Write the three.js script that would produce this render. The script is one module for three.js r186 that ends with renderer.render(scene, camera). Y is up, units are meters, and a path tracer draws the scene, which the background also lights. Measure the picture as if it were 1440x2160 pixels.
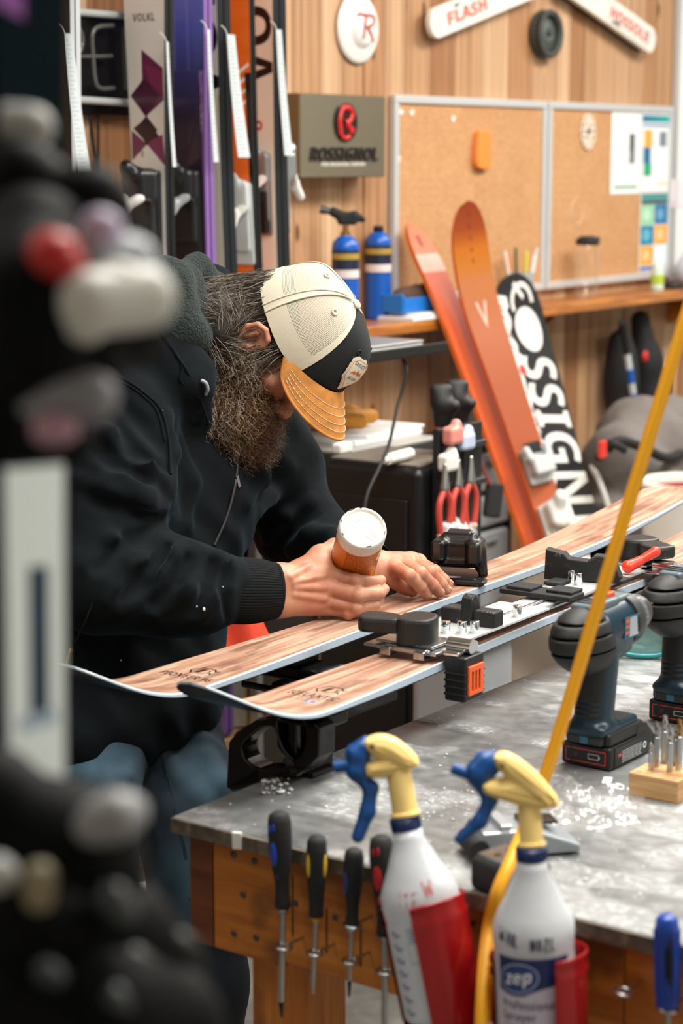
import * as THREE from 'three';
import { RoundedBoxGeometry } from 'three/addons/geometries/RoundedBoxGeometry.js';
import { mergeGeometries } from 'three/addons/utils/BufferGeometryUtils.js';
import { RectAreaLightUniformsLib } from 'three/addons/lights/RectAreaLightUniformsLib.js';
RectAreaLightUniformsLib.init();

// ---------------------------------------------------------------- camera, light, exposure
const scene = new THREE.Scene();
scene.background = new THREE.Color(0x000000);
const V = (x, y, z) => new THREE.Vector3(x, y, z);
const camera = new THREE.PerspectiveCamera(28.48, 1440 / 2160, 0.05, 60);
camera.filmGauge = 36;
const EYE = V(0, 1.7, 3.21);
camera.position.copy(EYE);
camera.lookAt(EYE.clone().add(V(0.7966, -0.1736, -0.579)));
camera.focus = 3.15;
camera.userData.fStop = 4.2;
camera.updateMatrixWorld(true);
const renderer = new THREE.WebGLRenderer({ antialias: true });
renderer.toneMapping = THREE.LinearToneMapping;
renderer.toneMappingExposure = 1.0;
renderer.shadowMap.enabled = true;
const PANEL_POWER = 24;
// ceiling panels: x, z, length along x, length along z, relative power
const PANELS = [[1.9, 2.3, 1.2, 0.6, 1.0], [3.4, 1.75, 1.2, 0.6, 1.15], [5.2, 1.6, 1.2, 0.6, 1.25], [7.0, 1.75, 1.2, 0.6, 1.0], [0.2, 1.0, 1.2, 0.6, 0.22], [3.0, 3.9, 1.2, 0.6, 1.25]];

// ---------------------------------------------------------------- helpers
function rngOf(seed) { let a = seed | 0; return () => { a = (a + 0x6d2b79f5) | 0; let t = Math.imul(a ^ (a >>> 15), 1 | a); t = (t + Math.imul(t ^ (t >>> 7), 61 | t)) ^ t; return ((t ^ (t >>> 14)) >>> 0) / 4294967296; }; }
const lerp = THREE.MathUtils.lerp, clamp = THREE.MathUtils.clamp, sstep = THREE.MathUtils.smoothstep, R_ = Math.PI / 180;
const mixc = (a, b, t) => [lerp(a[0], b[0], t), lerp(a[1], b[1], t), lerp(a[2], b[2], t)];
function hash3(x, y, z) { let h = Math.imul(x, 374761393) + Math.imul(y, 668265263) + Math.imul(z, 1274126177) | 0; h = Math.imul(h ^ (h >>> 13), 1274126177); return ((h ^ (h >>> 16)) >>> 0) / 4294967296; }
function noise3(x, y, z) {
  const X = Math.floor(x), Y = Math.floor(y), Z = Math.floor(z); let u = x - X, v = y - Y, w = z - Z; u = u * u * (3 - 2 * u); v = v * v * (3 - 2 * v); w = w * w * (3 - 2 * w);
  const a = lerp(lerp(hash3(X, Y, Z), hash3(X + 1, Y, Z), u), lerp(hash3(X, Y + 1, Z), hash3(X + 1, Y + 1, Z), u), v);
  const b = lerp(lerp(hash3(X, Y, Z + 1), hash3(X + 1, Y, Z + 1), u), lerp(hash3(X, Y + 1, Z + 1), hash3(X + 1, Y + 1, Z + 1), u), v);
  return lerp(a, b, w);
}
const fbm = (x, y, z, o = 4) => { let s = 0, a = 0.5; for (let i = 0; i < o; i++) { s += a * noise3(x, y, z); x *= 2.03; y *= 2.03; z *= 2.03; a *= 0.5; } return s; };

// surveying: where the photograph's point (px, py) lies on a known plane of the room, or at a known distance
const CR = V(0, 0, 0), CU = V(0, 0, 0), CF = V(0, 0, 0);
camera.matrixWorld.extractBasis(CR, CU, CF); CF.negate();
const FPX = 1080 / Math.tan(14.24 * R_);
const sight = (px, py) => CF.clone().addScaledVector(CR, (px - 720) / FPX).addScaledVector(CU, -(py - 1080) / FPX);
const onX = (px, py, x) => { const d = sight(px, py); return EYE.clone().addScaledVector(d, (x - EYE.x) / d.x); };
const onY = (px, py, y) => { const d = sight(px, py); return EYE.clone().addScaledVector(d, (y - EYE.y) / d.y); };
const onZ = (px, py, z) => { const d = sight(px, py); return EYE.clone().addScaledVector(d, (z - EYE.z) / d.z); };
const at = (px, py, depth) => EYE.clone().addScaledVector(sight(px, py), depth);

// names, labels, parts
const taken = {};
function numbered(n) { const k = (taken[n] = (taken[n] ?? -1) + 1); return k ? n + '_' + String(k).padStart(3, '0') : n; }
const GROUPS = { screwdriver: 'screwdrivers hanging on the bench end', screw_eye: 'screw eyes in the bench end', drill_bit: 'drill bits in the wooden block', paper_tag: 'paper tags on the stored skis', pen: 'pens in the clear cup', pliers: 'pliers on the dark tool panel', hanging_tool: 'small tools on the dark tool panel', spray_bottle: 'spray bottles on the bench end', bottle_holder: 'red cups on the bench end', cork_board: 'cork notice boards on the plank wall', cordless_drill: 'cordless drills on the bench', ski_vise: 'ski vises on the bench edge', pinned_scrap: 'paper scraps pinned on the cork', wax_flake: 'white flakes on the bench', ski_glove: 'gloves drying upright', boot_bag: 'black sacks on the wall', ski_sign: 'white lettered boards on the wall', notice_paper: 'white papers on the cork board' };
function tag(o, label, category, group) { o.userData.label = label; o.userData.category = category; group ??= GROUPS[o.name.replace(/_\d{3}$/, '')]; if (group) o.userData.group = group; return o; }
function thing(name, label, category, group) { const o = new THREE.Group(); o.name = numbered(name); scene.add(o); return tag(o, label, category, group); }
const shade = (m) => { m.castShadow = m.receiveShadow = true; return m; };
function part(parent, name, geom, material, label) {
  const g = Array.isArray(geom) ? join(geom) : geom;
  const m = shade(new THREE.Mesh(g.userData.mapped ? g : boxUV(g), material)); m.name = name; parent.add(m);
  if (label) m.userData.label = label;
  return m;
}
function single(name, label, category, geom, material, group) { const m = part(scene, numbered(name), geom, material); return tag(settle(m), label, category, group); }
function structure(name, geom, material) { let o; if (geom) o = part(scene, name, geom, material); else { o = new THREE.Group(); o.name = name; scene.add(o); } o.userData.kind = 'structure'; return o; }
// moves a thing's own origin to the middle of its base, leaving everything where it stands
function settle(o) {
  o.updateMatrixWorld(true);
  const b = new THREE.Box3().setFromObject(o, true), c = V((b.min.x + b.max.x) / 2, b.min.y, (b.min.z + b.max.z) / 2).sub(o.position);
  if (o.isMesh) { o.geometry.translate(-c.x, -c.y, -c.z); } else for (const k of o.children) k.position.sub(c);
  o.position.add(c); return o;
}
// geometry
function plain(g) {
  for (const k of Object.keys(g.attributes)) if (!['position', 'normal', 'uv', 'color'].includes(k)) g.deleteAttribute(k);
  if (!g.attributes.normal) g.computeVertexNormals();
  if (!g.attributes.uv) g.setAttribute('uv', new THREE.BufferAttribute(new Float32Array(g.attributes.position.count * 2), 2));
  return g;
}
function join(list) {
  if (list.length === 1) return list[0];
  const mapped = list.every((g) => g.userData.mapped);
  list = list.map((g) => plain(g.index ? g.toNonIndexed() : g));
  const g = mergeGeometries(list); if (mapped) g.userData.mapped = true; return g;
}
// uv in metres from the side each triangle faces; offset shifts the pattern
function boxUV(g, offset = 0) {
  g = plain(g.index ? g.toNonIndexed() : g);
  const p = g.attributes.position.array, n = g.attributes.normal.array, uv = g.attributes.uv.array;
  for (let t = 0; t < p.length / 9; t++) {
    let a = 0, b = 0, c = 0; for (let k = 0; k < 3; k++) { a += n[t * 9 + k * 3]; b += n[t * 9 + k * 3 + 1]; c += n[t * 9 + k * 3 + 2]; }
    a = Math.abs(a); b = Math.abs(b); c = Math.abs(c);
    for (let k = 0; k < 3; k++) {
      const i = t * 9 + k * 3, o = t * 6 + k * 2;
      if (a >= b && a >= c) { uv[o] = p[i + 2]; uv[o + 1] = p[i + 1]; } else if (c >= b) { uv[o] = p[i]; uv[o + 1] = p[i + 1]; } else { uv[o] = p[i + 2]; uv[o + 1] = p[i]; }
      uv[o] += offset; uv[o + 1] += offset * 1.7;
    }
  }
  g.userData.mapped = true; return g;
}
const keep = (g) => { g = plain(g); g.userData.mapped = true; return g; };
const xf = (g, m) => { const k = g.userData.mapped; g.applyMatrix4(m); if (k) g.userData.mapped = true; return g; };
const M4 = () => new THREE.Matrix4();
const basis = (x, y, z, o) => M4().makeBasis(x, y, z).setPosition(o);
const rot = (rx, ry, rz, o = V(0, 0, 0)) => M4().makeRotationFromEuler(new THREE.Euler(rx, ry, rz)).setPosition(o);
function box(w, h, d, x = 0, y = 0, z = 0, r = 0, e) {
  const g = r ? new RoundedBoxGeometry(w, h, d, 2, Math.min(r, w / 2.01, h / 2.01, d / 2.01)) : new THREE.BoxGeometry(w, h, d);
  if (e) g.applyMatrix4(rot(...e)); return g.translate(x, y, z);
}
// a cylinder or cone from a to b
function rod(a, b, ra, rb = ra, seg = 16, open = false) {
  const d = b.clone().sub(a), L = d.length(); const g = new THREE.CylinderGeometry(rb, ra, L, seg, 1, open);
  g.applyQuaternion(new THREE.Quaternion().setFromUnitVectors(V(0, 1, 0), d.normalize())); const m = a.clone().add(b).multiplyScalar(0.5); return g.translate(m.x, m.y, m.z);
}
function turned(prof, seg = 28, a, dir) { // lathe of [r, h] pairs along dir from a
  const g = new THREE.LatheGeometry(prof.map(([r, h]) => new THREE.Vector2(r, h)), seg);
  if (dir) g.applyQuaternion(new THREE.Quaternion().setFromUnitVectors(V(0, 1, 0), dir.clone().normalize())); if (a) g.translate(a.x, a.y, a.z); return g;
}
const tube = (pts, r, n = 40, rad = 8, closed = false) => new THREE.TubeGeometry(new THREE.CatmullRomCurve3(pts, closed, 'centripetal'), n, r, rad, closed);
const ball = (x, y, z, rx, ry = rx, rz = rx, s = 16) => new THREE.SphereGeometry(1, s, Math.ceil(s * 0.7)).scale(rx, ry, rz).translate(x, y, z);
const ring = (R, r, o, axis, arc = Math.PI * 2) => { const g = new THREE.TorusGeometry(R, r, 8, 28, arc); g.applyQuaternion(new THREE.Quaternion().setFromUnitVectors(V(0, 0, 1), axis.clone().normalize())); return g.translate(o.x, o.y, o.z); };
function shapeOf(pts, holes = []) { const s = new THREE.Shape(pts.map(([x, y]) => new THREE.Vector2(x, y))); for (const h of holes) s.holes.push(new THREE.Path(h.map(([x, y]) => new THREE.Vector2(x, y)))); return s; }
function smoothShape(pts, n = 60) { const c = new THREE.CatmullRomCurve3(pts.map(([x, y]) => V(x, y, 0)), true, 'centripetal'); return c.getPoints(n).slice(0, -1).map((p) => [p.x, p.y]); }
function extr(pts, depth, bevel = 0, holes = [], m) {
  const g = new THREE.ExtrudeGeometry(shapeOf(pts, holes), { depth: depth - 2 * bevel, bevelEnabled: bevel > 0, bevelThickness: bevel, bevelSize: bevel, bevelOffset: -bevel, bevelSegments: 2, curveSegments: 8 });
  g.translate(0, 0, bevel); if (m) g.applyMatrix4(m); return g;
}
// a flat printed sheet with its own thickness: uv 0..1 over w x h, lying in x-y, facing +z, base at z = 0
function sheet(w, h, t = 0.001) { const g = new THREE.BoxGeometry(w, h, t); const u = g.attributes.uv, n = g.attributes.normal; for (let i = 0; i < u.count; i++) if (Math.abs(n.getZ(i)) < 0.5) u.setXY(i, 0.005, 0.005); g.translate(0, 0, t / 2); return keep(g); }

// fields: signed distances of (x, y, z), meshed as one smooth surface
const sCap = (a, b, ra, rb = ra) => { const ax = a.x, ay = a.y, az = a.z, bx = b.x - ax, by = b.y - ay, bz = b.z - az, q = 1 / (bx * bx + by * by + bz * bz + 1e-12), dr = rb - ra; return (x, y, z) => { const px = x - ax, py = y - ay, pz = z - az; let h = (px * bx + py * by + pz * bz) * q; h = h < 0 ? 0 : h > 1 ? 1 : h; const u = px - bx * h, v = py - by * h, w = pz - bz * h; return Math.sqrt(u * u + v * v + w * w) - ra - dr * h; }; };
const sEll = (c, rx, ry, rz) => (x, y, z) => { const a = (x - c.x) / rx, b = (y - c.y) / ry, d = (z - c.z) / rz, k0 = Math.sqrt(a * a + b * b + d * d), a2 = a / rx, b2 = b / ry, d2 = d / rz, k1 = Math.sqrt(a2 * a2 + b2 * b2 + d2 * d2); return k1 < 1e-9 ? -Math.min(rx, ry, rz) : (k0 * (k0 - 1)) / k1; };
const sBox = (cx, cy, cz, hx, hy, hz, r = 0) => (x, y, z) => { const a = Math.abs(x - cx) - hx + r, b = Math.abs(y - cy) - hy + r, c = Math.abs(z - cz) - hz + r; const u = a > 0 ? a : 0, v = b > 0 ? b : 0, w = c > 0 ? c : 0; return Math.sqrt(u * u + v * v + w * w) + Math.min(Math.max(a, b, c), 0) - r; };
const sCyl = (a, b, r, e = 0.002) => { const d = b.clone().sub(a), L = d.length(); d.normalize(); const m = a.clone().add(b).multiplyScalar(0.5); return (x, y, z) => { const px = x - m.x, py = y - m.y, pz = z - m.z, t = px * d.x + py * d.y + pz * d.z, q = Math.sqrt(Math.max(px * px + py * py + pz * pz - t * t, 0)) - r + e, s = Math.abs(t) - L / 2 + e; return Math.sqrt(Math.max(q, 0) ** 2 + Math.max(s, 0) ** 2) + Math.min(Math.max(q, s), 0) - e; }; };
const smin = (a, b, k) => { const h = k - Math.abs(a - b); return h > 0 ? Math.min(a, b) - (h * h) / (4 * k) : Math.min(a, b); };
const sU = (k, ...f) => f.length === 1 ? f[0] : (x, y, z) => { let d = f[0](x, y, z); for (let i = 1; i < f.length; i++) d = k > 0 ? smin(d, f[i](x, y, z), k) : Math.min(d, f[i](x, y, z)); return d; };
const sSub = (f, g, k = 0.001) => (x, y, z) => -smin(-f(x, y, z), g(x, y, z), k);
const sAnd = (f, g, k = 0.001) => (x, y, z) => -smin(-f(x, y, z), -g(x, y, z), k);
const sAt = (f, m) => { const e = m.clone().invert().elements; return (x, y, z) => f(e[0] * x + e[4] * y + e[8] * z + e[12], e[1] * x + e[5] * y + e[9] * z + e[13], e[2] * x + e[6] * y + e[10] * z + e[14]); };
function skin(sdf, lo, hi, cell, slack = 1.6) {
  const nx = Math.ceil((hi.x - lo.x) / cell) + 1, ny = Math.ceil((hi.y - lo.y) / cell) + 1, nz = Math.ceil((hi.z - lo.z) / cell) + 1, B = 6, D = new Float32Array(nx * ny * nz), rad = cell * B * 0.87 * slack;
  for (let bz = 0; bz < nz; bz += B) for (let by = 0; by < ny; by += B) for (let bx = 0; bx < nx; bx += B) {
    const c = sdf(lo.x + (bx + B / 2) * cell, lo.y + (by + B / 2) * cell, lo.z + (bz + B / 2) * cell), far = Math.abs(c) > rad;
    for (let z = bz; z < Math.min(bz + B, nz); z++) for (let y = by; y < Math.min(by + B, ny); y++) for (let x = bx, i = (z * ny + y) * nx + bx; x < Math.min(bx + B, nx); x++, i++) D[i] = far ? c : sdf(lo.x + x * cell, lo.y + y * cell, lo.z + z * cell);
  }
  const id = new Int32Array(nx * ny * nz).fill(-1), P = [], I = [], off = [0, 1, nx, nx + 1, nx * ny, nx * ny + 1, nx * ny + nx, nx * ny + nx + 1], E = [[0, 1], [2, 3], [4, 5], [6, 7], [0, 2], [1, 3], [4, 6], [5, 7], [0, 4], [1, 5], [2, 6], [3, 7]];
  for (let z = 0; z < nz - 1; z++) for (let y = 0; y < ny - 1; y++) for (let x = 0; x < nx - 1; x++) {
    const i = (z * ny + y) * nx + x; let m = 0; for (let k = 0; k < 8; k++) if (D[i + off[k]] < 0) m |= 1 << k;
    if (m === 0 || m === 255) continue;
    let n = 0, sx = 0, sy = 0, sz = 0;
    for (const [a, b] of E) { if (((m >> a) & 1) === ((m >> b) & 1)) continue; const da = D[i + off[a]], t = da / (da - D[i + off[b]]); sx += lerp(a & 1, b & 1, t); sy += lerp((a >> 1) & 1, (b >> 1) & 1, t); sz += lerp(a >> 2, b >> 2, t); n++; }
    id[i] = P.length / 3; P.push(lo.x + (x + sx / n) * cell, lo.y + (y + sy / n) * cell, lo.z + (z + sz / n) * cell);
  }
  const quad = (a, b, c, d, flip) => { if (a < 0 || b < 0 || c < 0 || d < 0) return; if (flip) I.push(a, c, b, a, d, c); else I.push(a, b, c, a, c, d); };
  for (let z = 1; z < nz - 1; z++) for (let y = 1; y < ny - 1; y++) for (let x = 1; x < nx - 1; x++) {
    const i = (z * ny + y) * nx + x, s = D[i] < 0;
    if (s !== D[i + 1] < 0) quad(id[i - nx - nx * ny], id[i - nx * ny], id[i], id[i - nx], !s);
    if (s !== D[i + nx] < 0) quad(id[i - 1 - nx * ny], id[i - nx * ny], id[i], id[i - 1], s);
    if (s !== D[i + nx * ny] < 0) quad(id[i - 1 - nx], id[i - nx], id[i], id[i - 1], !s);
  }
  const N = new Float32Array(P.length), h = cell * 0.5;
  for (let i = 0; i < P.length; i += 3) { const x = P[i], y = P[i + 1], z = P[i + 2], a = sdf(x + h, y - h, z - h), b = sdf(x - h, y - h, z + h), c = sdf(x - h, y + h, z - h), d = sdf(x + h, y + h, z + h); const u = a - b - c + d, v = -a - b + c + d, w = -a + b - c + d, l = Math.hypot(u, v, w) || 1; N[i] = u / l; N[i + 1] = v / l; N[i + 2] = w / l; }
  const g = new THREE.BufferGeometry(); g.setAttribute('position', new THREE.Float32BufferAttribute(P, 3)); g.setAttribute('normal', new THREE.BufferAttribute(N, 3)); g.setIndex(I); return g;
}

// textures and materials
function canvasTex(w, h, draw, srgb = true) { const c = document.createElement('canvas'); c.width = w; c.height = h; const k = c.getContext('2d'); draw(k, w, h); const t = new THREE.CanvasTexture(c); if (srgb) t.colorSpace = THREE.SRGBColorSpace; t.wrapS = t.wrapT = THREE.RepeatWrapping; return t; }
// per-pixel texture covering size metres; f(u, v in metres) gives a grey 0..1 or [r, g, b] 0..1
function fieldTex(n, size, f, srgb = true, m = n) {
  const d = new Uint8Array(n * m * 4); for (let y = 0; y < m; y++) for (let x = 0; x < n; x++) { const c = f((x / n) * size, (y / m) * size * (m / n)), o = (y * n + x) * 4; if (typeof c === 'number') d[o] = d[o + 1] = d[o + 2] = clamp(c, 0, 1) * 255; else for (let k = 0; k < 3; k++) d[o + k] = clamp(c[k], 0, 1) * 255; d[o + 3] = 255; }
  const t = new THREE.DataTexture(d, n, m); t.wrapS = t.wrapT = THREE.MirroredRepeatWrapping; t.magFilter = THREE.LinearFilter; t.minFilter = THREE.LinearFilter; if (srgb) t.colorSpace = THREE.SRGBColorSpace; t.repeat.set(1 / size, n / m / size); t.needsUpdate = true; return t;
}
const mat = (color, roughness = 0.6, o = {}) => new THREE.MeshPhysicalMaterial({ color, roughness, ...o });
const grainBump = fieldTex(256, 0.05, (u, v) => fbm(u * 900, v * 900, 3, 3), false);
const clothBump = fieldTex(512, 0.04, (u, v) => 0.5 * fbm(u * 2600, v * 2600, 1, 2) + 0.25 * (Math.sin(u * 4500) * Math.sin(v * 4500) + 1) * 0.5, false);
const fleeceBump = fieldTex(512, 0.08, (u, v) => fbm(u * 420, v * 420, 5, 4), false);
const scuff = fieldTex(512, 0.3, (u, v) => 0.35 + 0.5 * fbm(u * 40, v * 40, 2, 5), false);
const K = {
  black: mat(0x141516, 0.45, { bumpMap: grainBump, bumpScale: 0.00015 }), softBlack: mat(0x191a1b, 0.75, { bumpMap: grainBump, bumpScale: 0.0003 }), gloss: mat(0x0c0d0e, 0.2),
  steel: mat(0xb9bcbd, 0.28, { metalness: 1 }), chrome: mat(0xd7d9da, 0.12, { metalness: 1 }), brushed: mat(0xa7abad, 0.4, { metalness: 1, roughnessMap: scuff }), darkSteel: mat(0x55585a, 0.42, { metalness: 0.9 }), brass: mat(0xb0905a, 0.3, { metalness: 1 }),
  white: mat(0xe8e8e4, 0.5), cream: mat(0xddd8c6, 0.55), orange: mat(0xe8641c, 0.45), red: mat(0xc2251d, 0.4), blue: mat(0x1550a0, 0.4), navy: mat(0x14284c, 0.45), yellow: mat(0xf2c84f, 0.42), grey: mat(0x8f9496, 0.55), lightGrey: mat(0xc3c8ca, 0.5), paper: mat(0xe9ebea, 0.85), teal: mat(0x1f7f86, 0.35), purple: mat(0x5d3a78, 0.45),
};

// ---------------------------------------------------------------- the room
const RX0 = -1.6, RX1 = 9.2, RZ1 = 5.6, RH = 3.1;
const concrete = fieldTex(512, 2.4, (u, v) => { const a = fbm(u * 3, v * 3, 1, 5), b = fbm(u * 40, v * 40, 4, 3); const k = 0.42 + 0.35 * (a - 0.45) + 0.12 * (b - 0.45); return [k * 1.02, k, k * 0.96]; });
structure('floor', box(RX1 - RX0 + 0.4, 0.12, RZ1 + 0.4, (RX0 + RX1) / 2, -0.06, RZ1 / 2), mat(0xffffff, 0.7, { map: concrete }));
const paint = mat(0xd8d4cb, 0.85);
structure('wall_left', box(0.12, RH, RZ1, RX0 - 0.06, RH / 2, RZ1 / 2), paint);
structure('wall_right', box(0.12, RH, RZ1, RX1 + 0.06, RH / 2, RZ1 / 2), paint);
structure('wall_front', box(RX1 - RX0, RH, 0.12, (RX0 + RX1) / 2, RH / 2, RZ1 + 0.06), paint);
structure('ceiling', box(RX1 - RX0 + 0.4, 0.12, RZ1 + 0.4, (RX0 + RX1) / 2, RH + 0.06, RZ1 / 2), mat(0xe6e4de, 0.9));
// pine boards of many tones, each board its own piece
function pine(seed, lo, hi) {
  const r = rngOf(seed), kn = []; for (let i = 0; i < 2; i++) kn.push([r() * 0.16, r() * 2.2, 0.005 + r() * 0.009]);
  return fieldTex(96, 0.16, (u, v) => {
    let bend = 0, dark = 0; for (const [ku, kv, kr] of kn) { const dx = u - ku, dy = (v - kv) * 0.38, d = Math.hypot(dx, dy); bend += 0.014 * Math.exp(-(d * d) / (kr * kr * 6)) * Math.sign(dx || 1); dark = Math.max(dark, sstep(kr * 1.15 - d, 0, kr * 0.6)); }
    const q = u + bend + 0.006 * fbm(v * 1.4, u * 6, seed, 2), g = fbm(q * 150, v * 1.6, seed, 3), f = fbm(q * 800, v * 12, seed + 9, 2);
    let c = mixc(lo, hi, clamp(0.2 + 1.25 * (g - 0.2) + 0.25 * (f - 0.4), 0, 1)); return mixc(c, [0.3, 0.17, 0.09], dark * 0.7);
  }, true, 1344);
}
const pines = [[[0.62, 0.45, 0.31], [0.85, 0.69, 0.52]], [[0.72, 0.56, 0.41], [0.91, 0.78, 0.63]], [[0.5, 0.33, 0.21], [0.76, 0.57, 0.40]], [[0.67, 0.5, 0.36], [0.88, 0.74, 0.58]], [[0.57, 0.39, 0.26], [0.82, 0.64, 0.46]]].map(([a, b], i) => mat(0xf1f0f4, 0.5, { map: pine(i + 11, a, b), specularIntensity: 0.6 }));
const wallBack = structure('wall_back');
{
  part(wallBack, 'backing', box(RX1 - RX0, RH, 0.12, (RX0 + RX1) / 2, RH / 2, -0.085), mat(0x4a3220, 0.9));
  const r = rngOf(5); let x = 2.3, k = 0, last = -1;
  while (x < 8.2) {
    const w = 0.075 + r() * 0.075; let v = Math.floor(r() * 5); if (v === last) v = (v + 1) % 5; last = v;
    part(wallBack, numbered('plank'), boxUV(box(w - 0.0035, RH, 0.022, x + w / 2, RH / 2, -0.011 - r() * 0.003, 0.003), k * 0.37), pines[v]); x += w; k++;
  }
}
const PANEL_LABELS = ['white ceiling light panel above the end of the workbench', 'white ceiling light panel above the person and the skis', 'white ceiling light panel above the cork boards', 'white ceiling light panel above the whiteboard end of the room', 'white ceiling light panel at the near left of the room', 'white ceiling light panel out over the front side of the workbench'];
// ceiling panels: a shallow tray with a glowing diffuser, and the light it gives
for (const [x, z, w, d, p] of PANELS) {
  const t = thing('ceiling_light', PANEL_LABELS[PANELS.findIndex((q) => q[0] === x)], 'ceiling light', 'ceiling light panels over the workshop');
  part(t, 'tray', [box(w + 0.06, 0.06, 0.03, x, RH - 0.03, z - d / 2 - 0.015), box(w + 0.06, 0.06, 0.03, x, RH - 0.03, z + d / 2 + 0.015), box(0.03, 0.06, d, x - w / 2 - 0.015, RH - 0.03, z), box(0.03, 0.06, d, x + w / 2 + 0.015, RH - 0.03, z)], K.white);
  part(t, 'diffuser', box(w, 0.012, d, x, RH - 0.03, z), mat(0xffffff, 0.6, { emissive: 0xfff6e6, emissiveIntensity: 1.2 }));
  settle(t);
  const l = new THREE.RectAreaLight(0xfffaf2, PANEL_POWER * p, w, d); l.position.set(x, RH - 0.045, z); l.lookAt(x, 0, z); l.castShadow = true; scene.add(l);
}

// ---------------------------------------------------------------- the workbench
const BX = 1.804, BZ = 1.64, BY = 0.9, AX = 1.822;
{
  const metal = fieldTex(1024, 0.9, (u, v) => {
    const a = fbm(u * 5, v * 5, 3, 5), b = fbm(u * 60, v * 60, 8, 4), c = fbm(u * 14, v * 22, 5, 4), s = fbm(u * 8, v * 260, 4, 2);
    let k = 0.56 + 0.3 * (a - 0.45) + 0.1 * (b - 0.45) + 0.08 * (s - 0.4); const dust = sstep(c, 0.42, 0.7) * sstep(fbm(u * 170, v * 170, 6, 3), 0.42, 0.62); k = lerp(k, 0.86, dust * 0.5); return [k * 0.985, k, k * 1.005];
  });
  const metalRough = fieldTex(512, 0.9, (u, v) => { const c = fbm(u * 14, v * 22, 5, 4), b = fbm(u * 60, v * 60, 8, 4); return 0.36 + 0.35 * sstep(c, 0.4, 0.65) + 0.2 * (b - 0.4); }, false);
  const dents = fieldTex(512, 0.5, (u, v) => 0.6 * fbm(u * 26, v * 26, 2, 4) + 0.4 * fbm(u * 300, v * 300, 6, 2), false);
  const galv = mat(0xffffff, 1, { map: metal, roughnessMap: metalRough, metalness: 0.55, bumpMap: dents, bumpScale: 0.0006 });
  const edgeTex = fieldTex(512, 0.3, (u, v) => { const a = fbm(u * 30, v * 30, 3, 5), b = fbm(u * 160, v * 160, 8, 3); const k = 0.34 + 0.3 * (a - 0.45) + 0.25 * (b - 0.45); return [k * 1.12, k, k * 0.86]; });
  const stain = (seed, lo, hi) => fieldTex(256, 0.5, (u, v) => { const g = fbm(u * 8, v * 110, seed, 3), f = fbm(u * 30, v * 500, seed, 2), d = fbm(u * 9, v * 9, seed + 3, 4); let c = mixc(lo, hi, clamp(0.15 + 1.1 * (g - 0.2) + 0.3 * (f - 0.4), 0, 1)); c = mixc(c, [0.16, 0.09, 0.05], sstep(d, 0.56, 0.72) * 0.5); return c; });
  const oak = mat(0xffffff, 0.36, { map: stain(3, [0.60, 0.33, 0.10], [0.90, 0.58, 0.23]) }), oak2 = mat(0xffffff, 0.45, { map: stain(7, [0.62, 0.35, 0.11], [0.92, 0.6, 0.25]) }), walnut = mat(0xffffff, 0.5, { map: stain(5, [0.32, 0.16, 0.07], [0.56, 0.31, 0.15]) });
  const turnUV = (g) => { const u = g.attributes.uv; for (let i = 0; i < u.count; i++) u.setXY(i, u.getY(i), u.getX(i)); return g; };
  const b = thing('workbench', 'wooden workbench with a scuffed grey metal top and orange stained end boards', 'workbench');
  const L = 2.3, W = 0.78;
  part(b, 'bench_top', box(L, 0.019, W, BX + L / 2, BY - 0.0095, BZ + W / 2, 0.004), galv);
  part(b, 'top_edge', [box(0.004, 0.0185, W, BX - 0.0005, BY - 0.0112, BZ + W / 2, 0.001), box(L, 0.0185, 0.004, BX + L / 2, BY - 0.0112, BZ + W - 0.0005, 0.001)], mat(0xffffff, 0.6, { map: edgeTex, metalness: 0.3 }), 'worn metal edge strip');
  // end apron: the end of the long board, then two boards with a butt joint
  const ap = (z0, z1, y0, m, x = AX, t = 0.038) => part(b, 'apron_board', box(t, BY - 0.019 - y0, z1 - z0 - 0.0015, x + t / 2, (BY - 0.019 + y0) / 2, (z0 + z1) / 2, 0.002), m);
  ap(1.652, 1.69, 0.735, walnut); ap(1.69, 1.8, 0.735, oak); ap(1.8, 2.258, 0.742, oak2); ap(2.258, BZ + W - 0.02, 0.742, oak);
  part(b, 'long_apron', [box(L - 0.15, 0.13, 0.036, BX + L / 2 + 0.05, 0.815, 1.672, 0.002), box(L - 0.15, 0.13, 0.036, BX + L / 2 + 0.05, 0.815, BZ + W - 0.045, 0.002)], walnut);
  const leg = (x, z) => part(b, 'leg', turnUV(boxUV(box(0.08, 0.87, 0.088, x, 0.435, z, 0.003))), oak2);
  leg(AX + 0.079, 1.763); leg(AX + 0.079, 2.33); leg(3.85, 1.763); leg(3.85, 2.33);
  part(b, 'lower_shelf', box(L - 0.3, 0.022, W - 0.2, BX + L / 2 + 0.05, 0.28, BZ + W / 2, 0.002), walnut);
  // screw heads in the end boards
  const sc = []; for (const [px, py] of [[492, 1803], [536, 1817], [512, 1887], [493, 1969], [540, 1978], [622, 1905], [706, 1935], [1120, 2140]]) { const q = onX(px, py, AX - 0.001); sc.push(turned([[0, 0.0022], [0.0028, 0.002], [0.0042, 0.0005], [0.0042, 0]], 12, q, V(-1, 0, 0))); }
  for (const g of sc) part(b, 'screw_head', g, K.darkSteel);
  for (const [px, y0, y1] of [[617, 1845, 1975], [689, 1915, 2010], [761, 1950, 2040], [1118, 1960, 2080]]) { const a = onX(px, y0, AX), c = onX(px, y1, AX); part(b, 'crack', box(0.0012, a.y - c.y, 0.0016, AX - 0.0004, (a.y + c.y) / 2, a.z), mat(0x2a160a, 0.9)); }
  settle(b);
}

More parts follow.
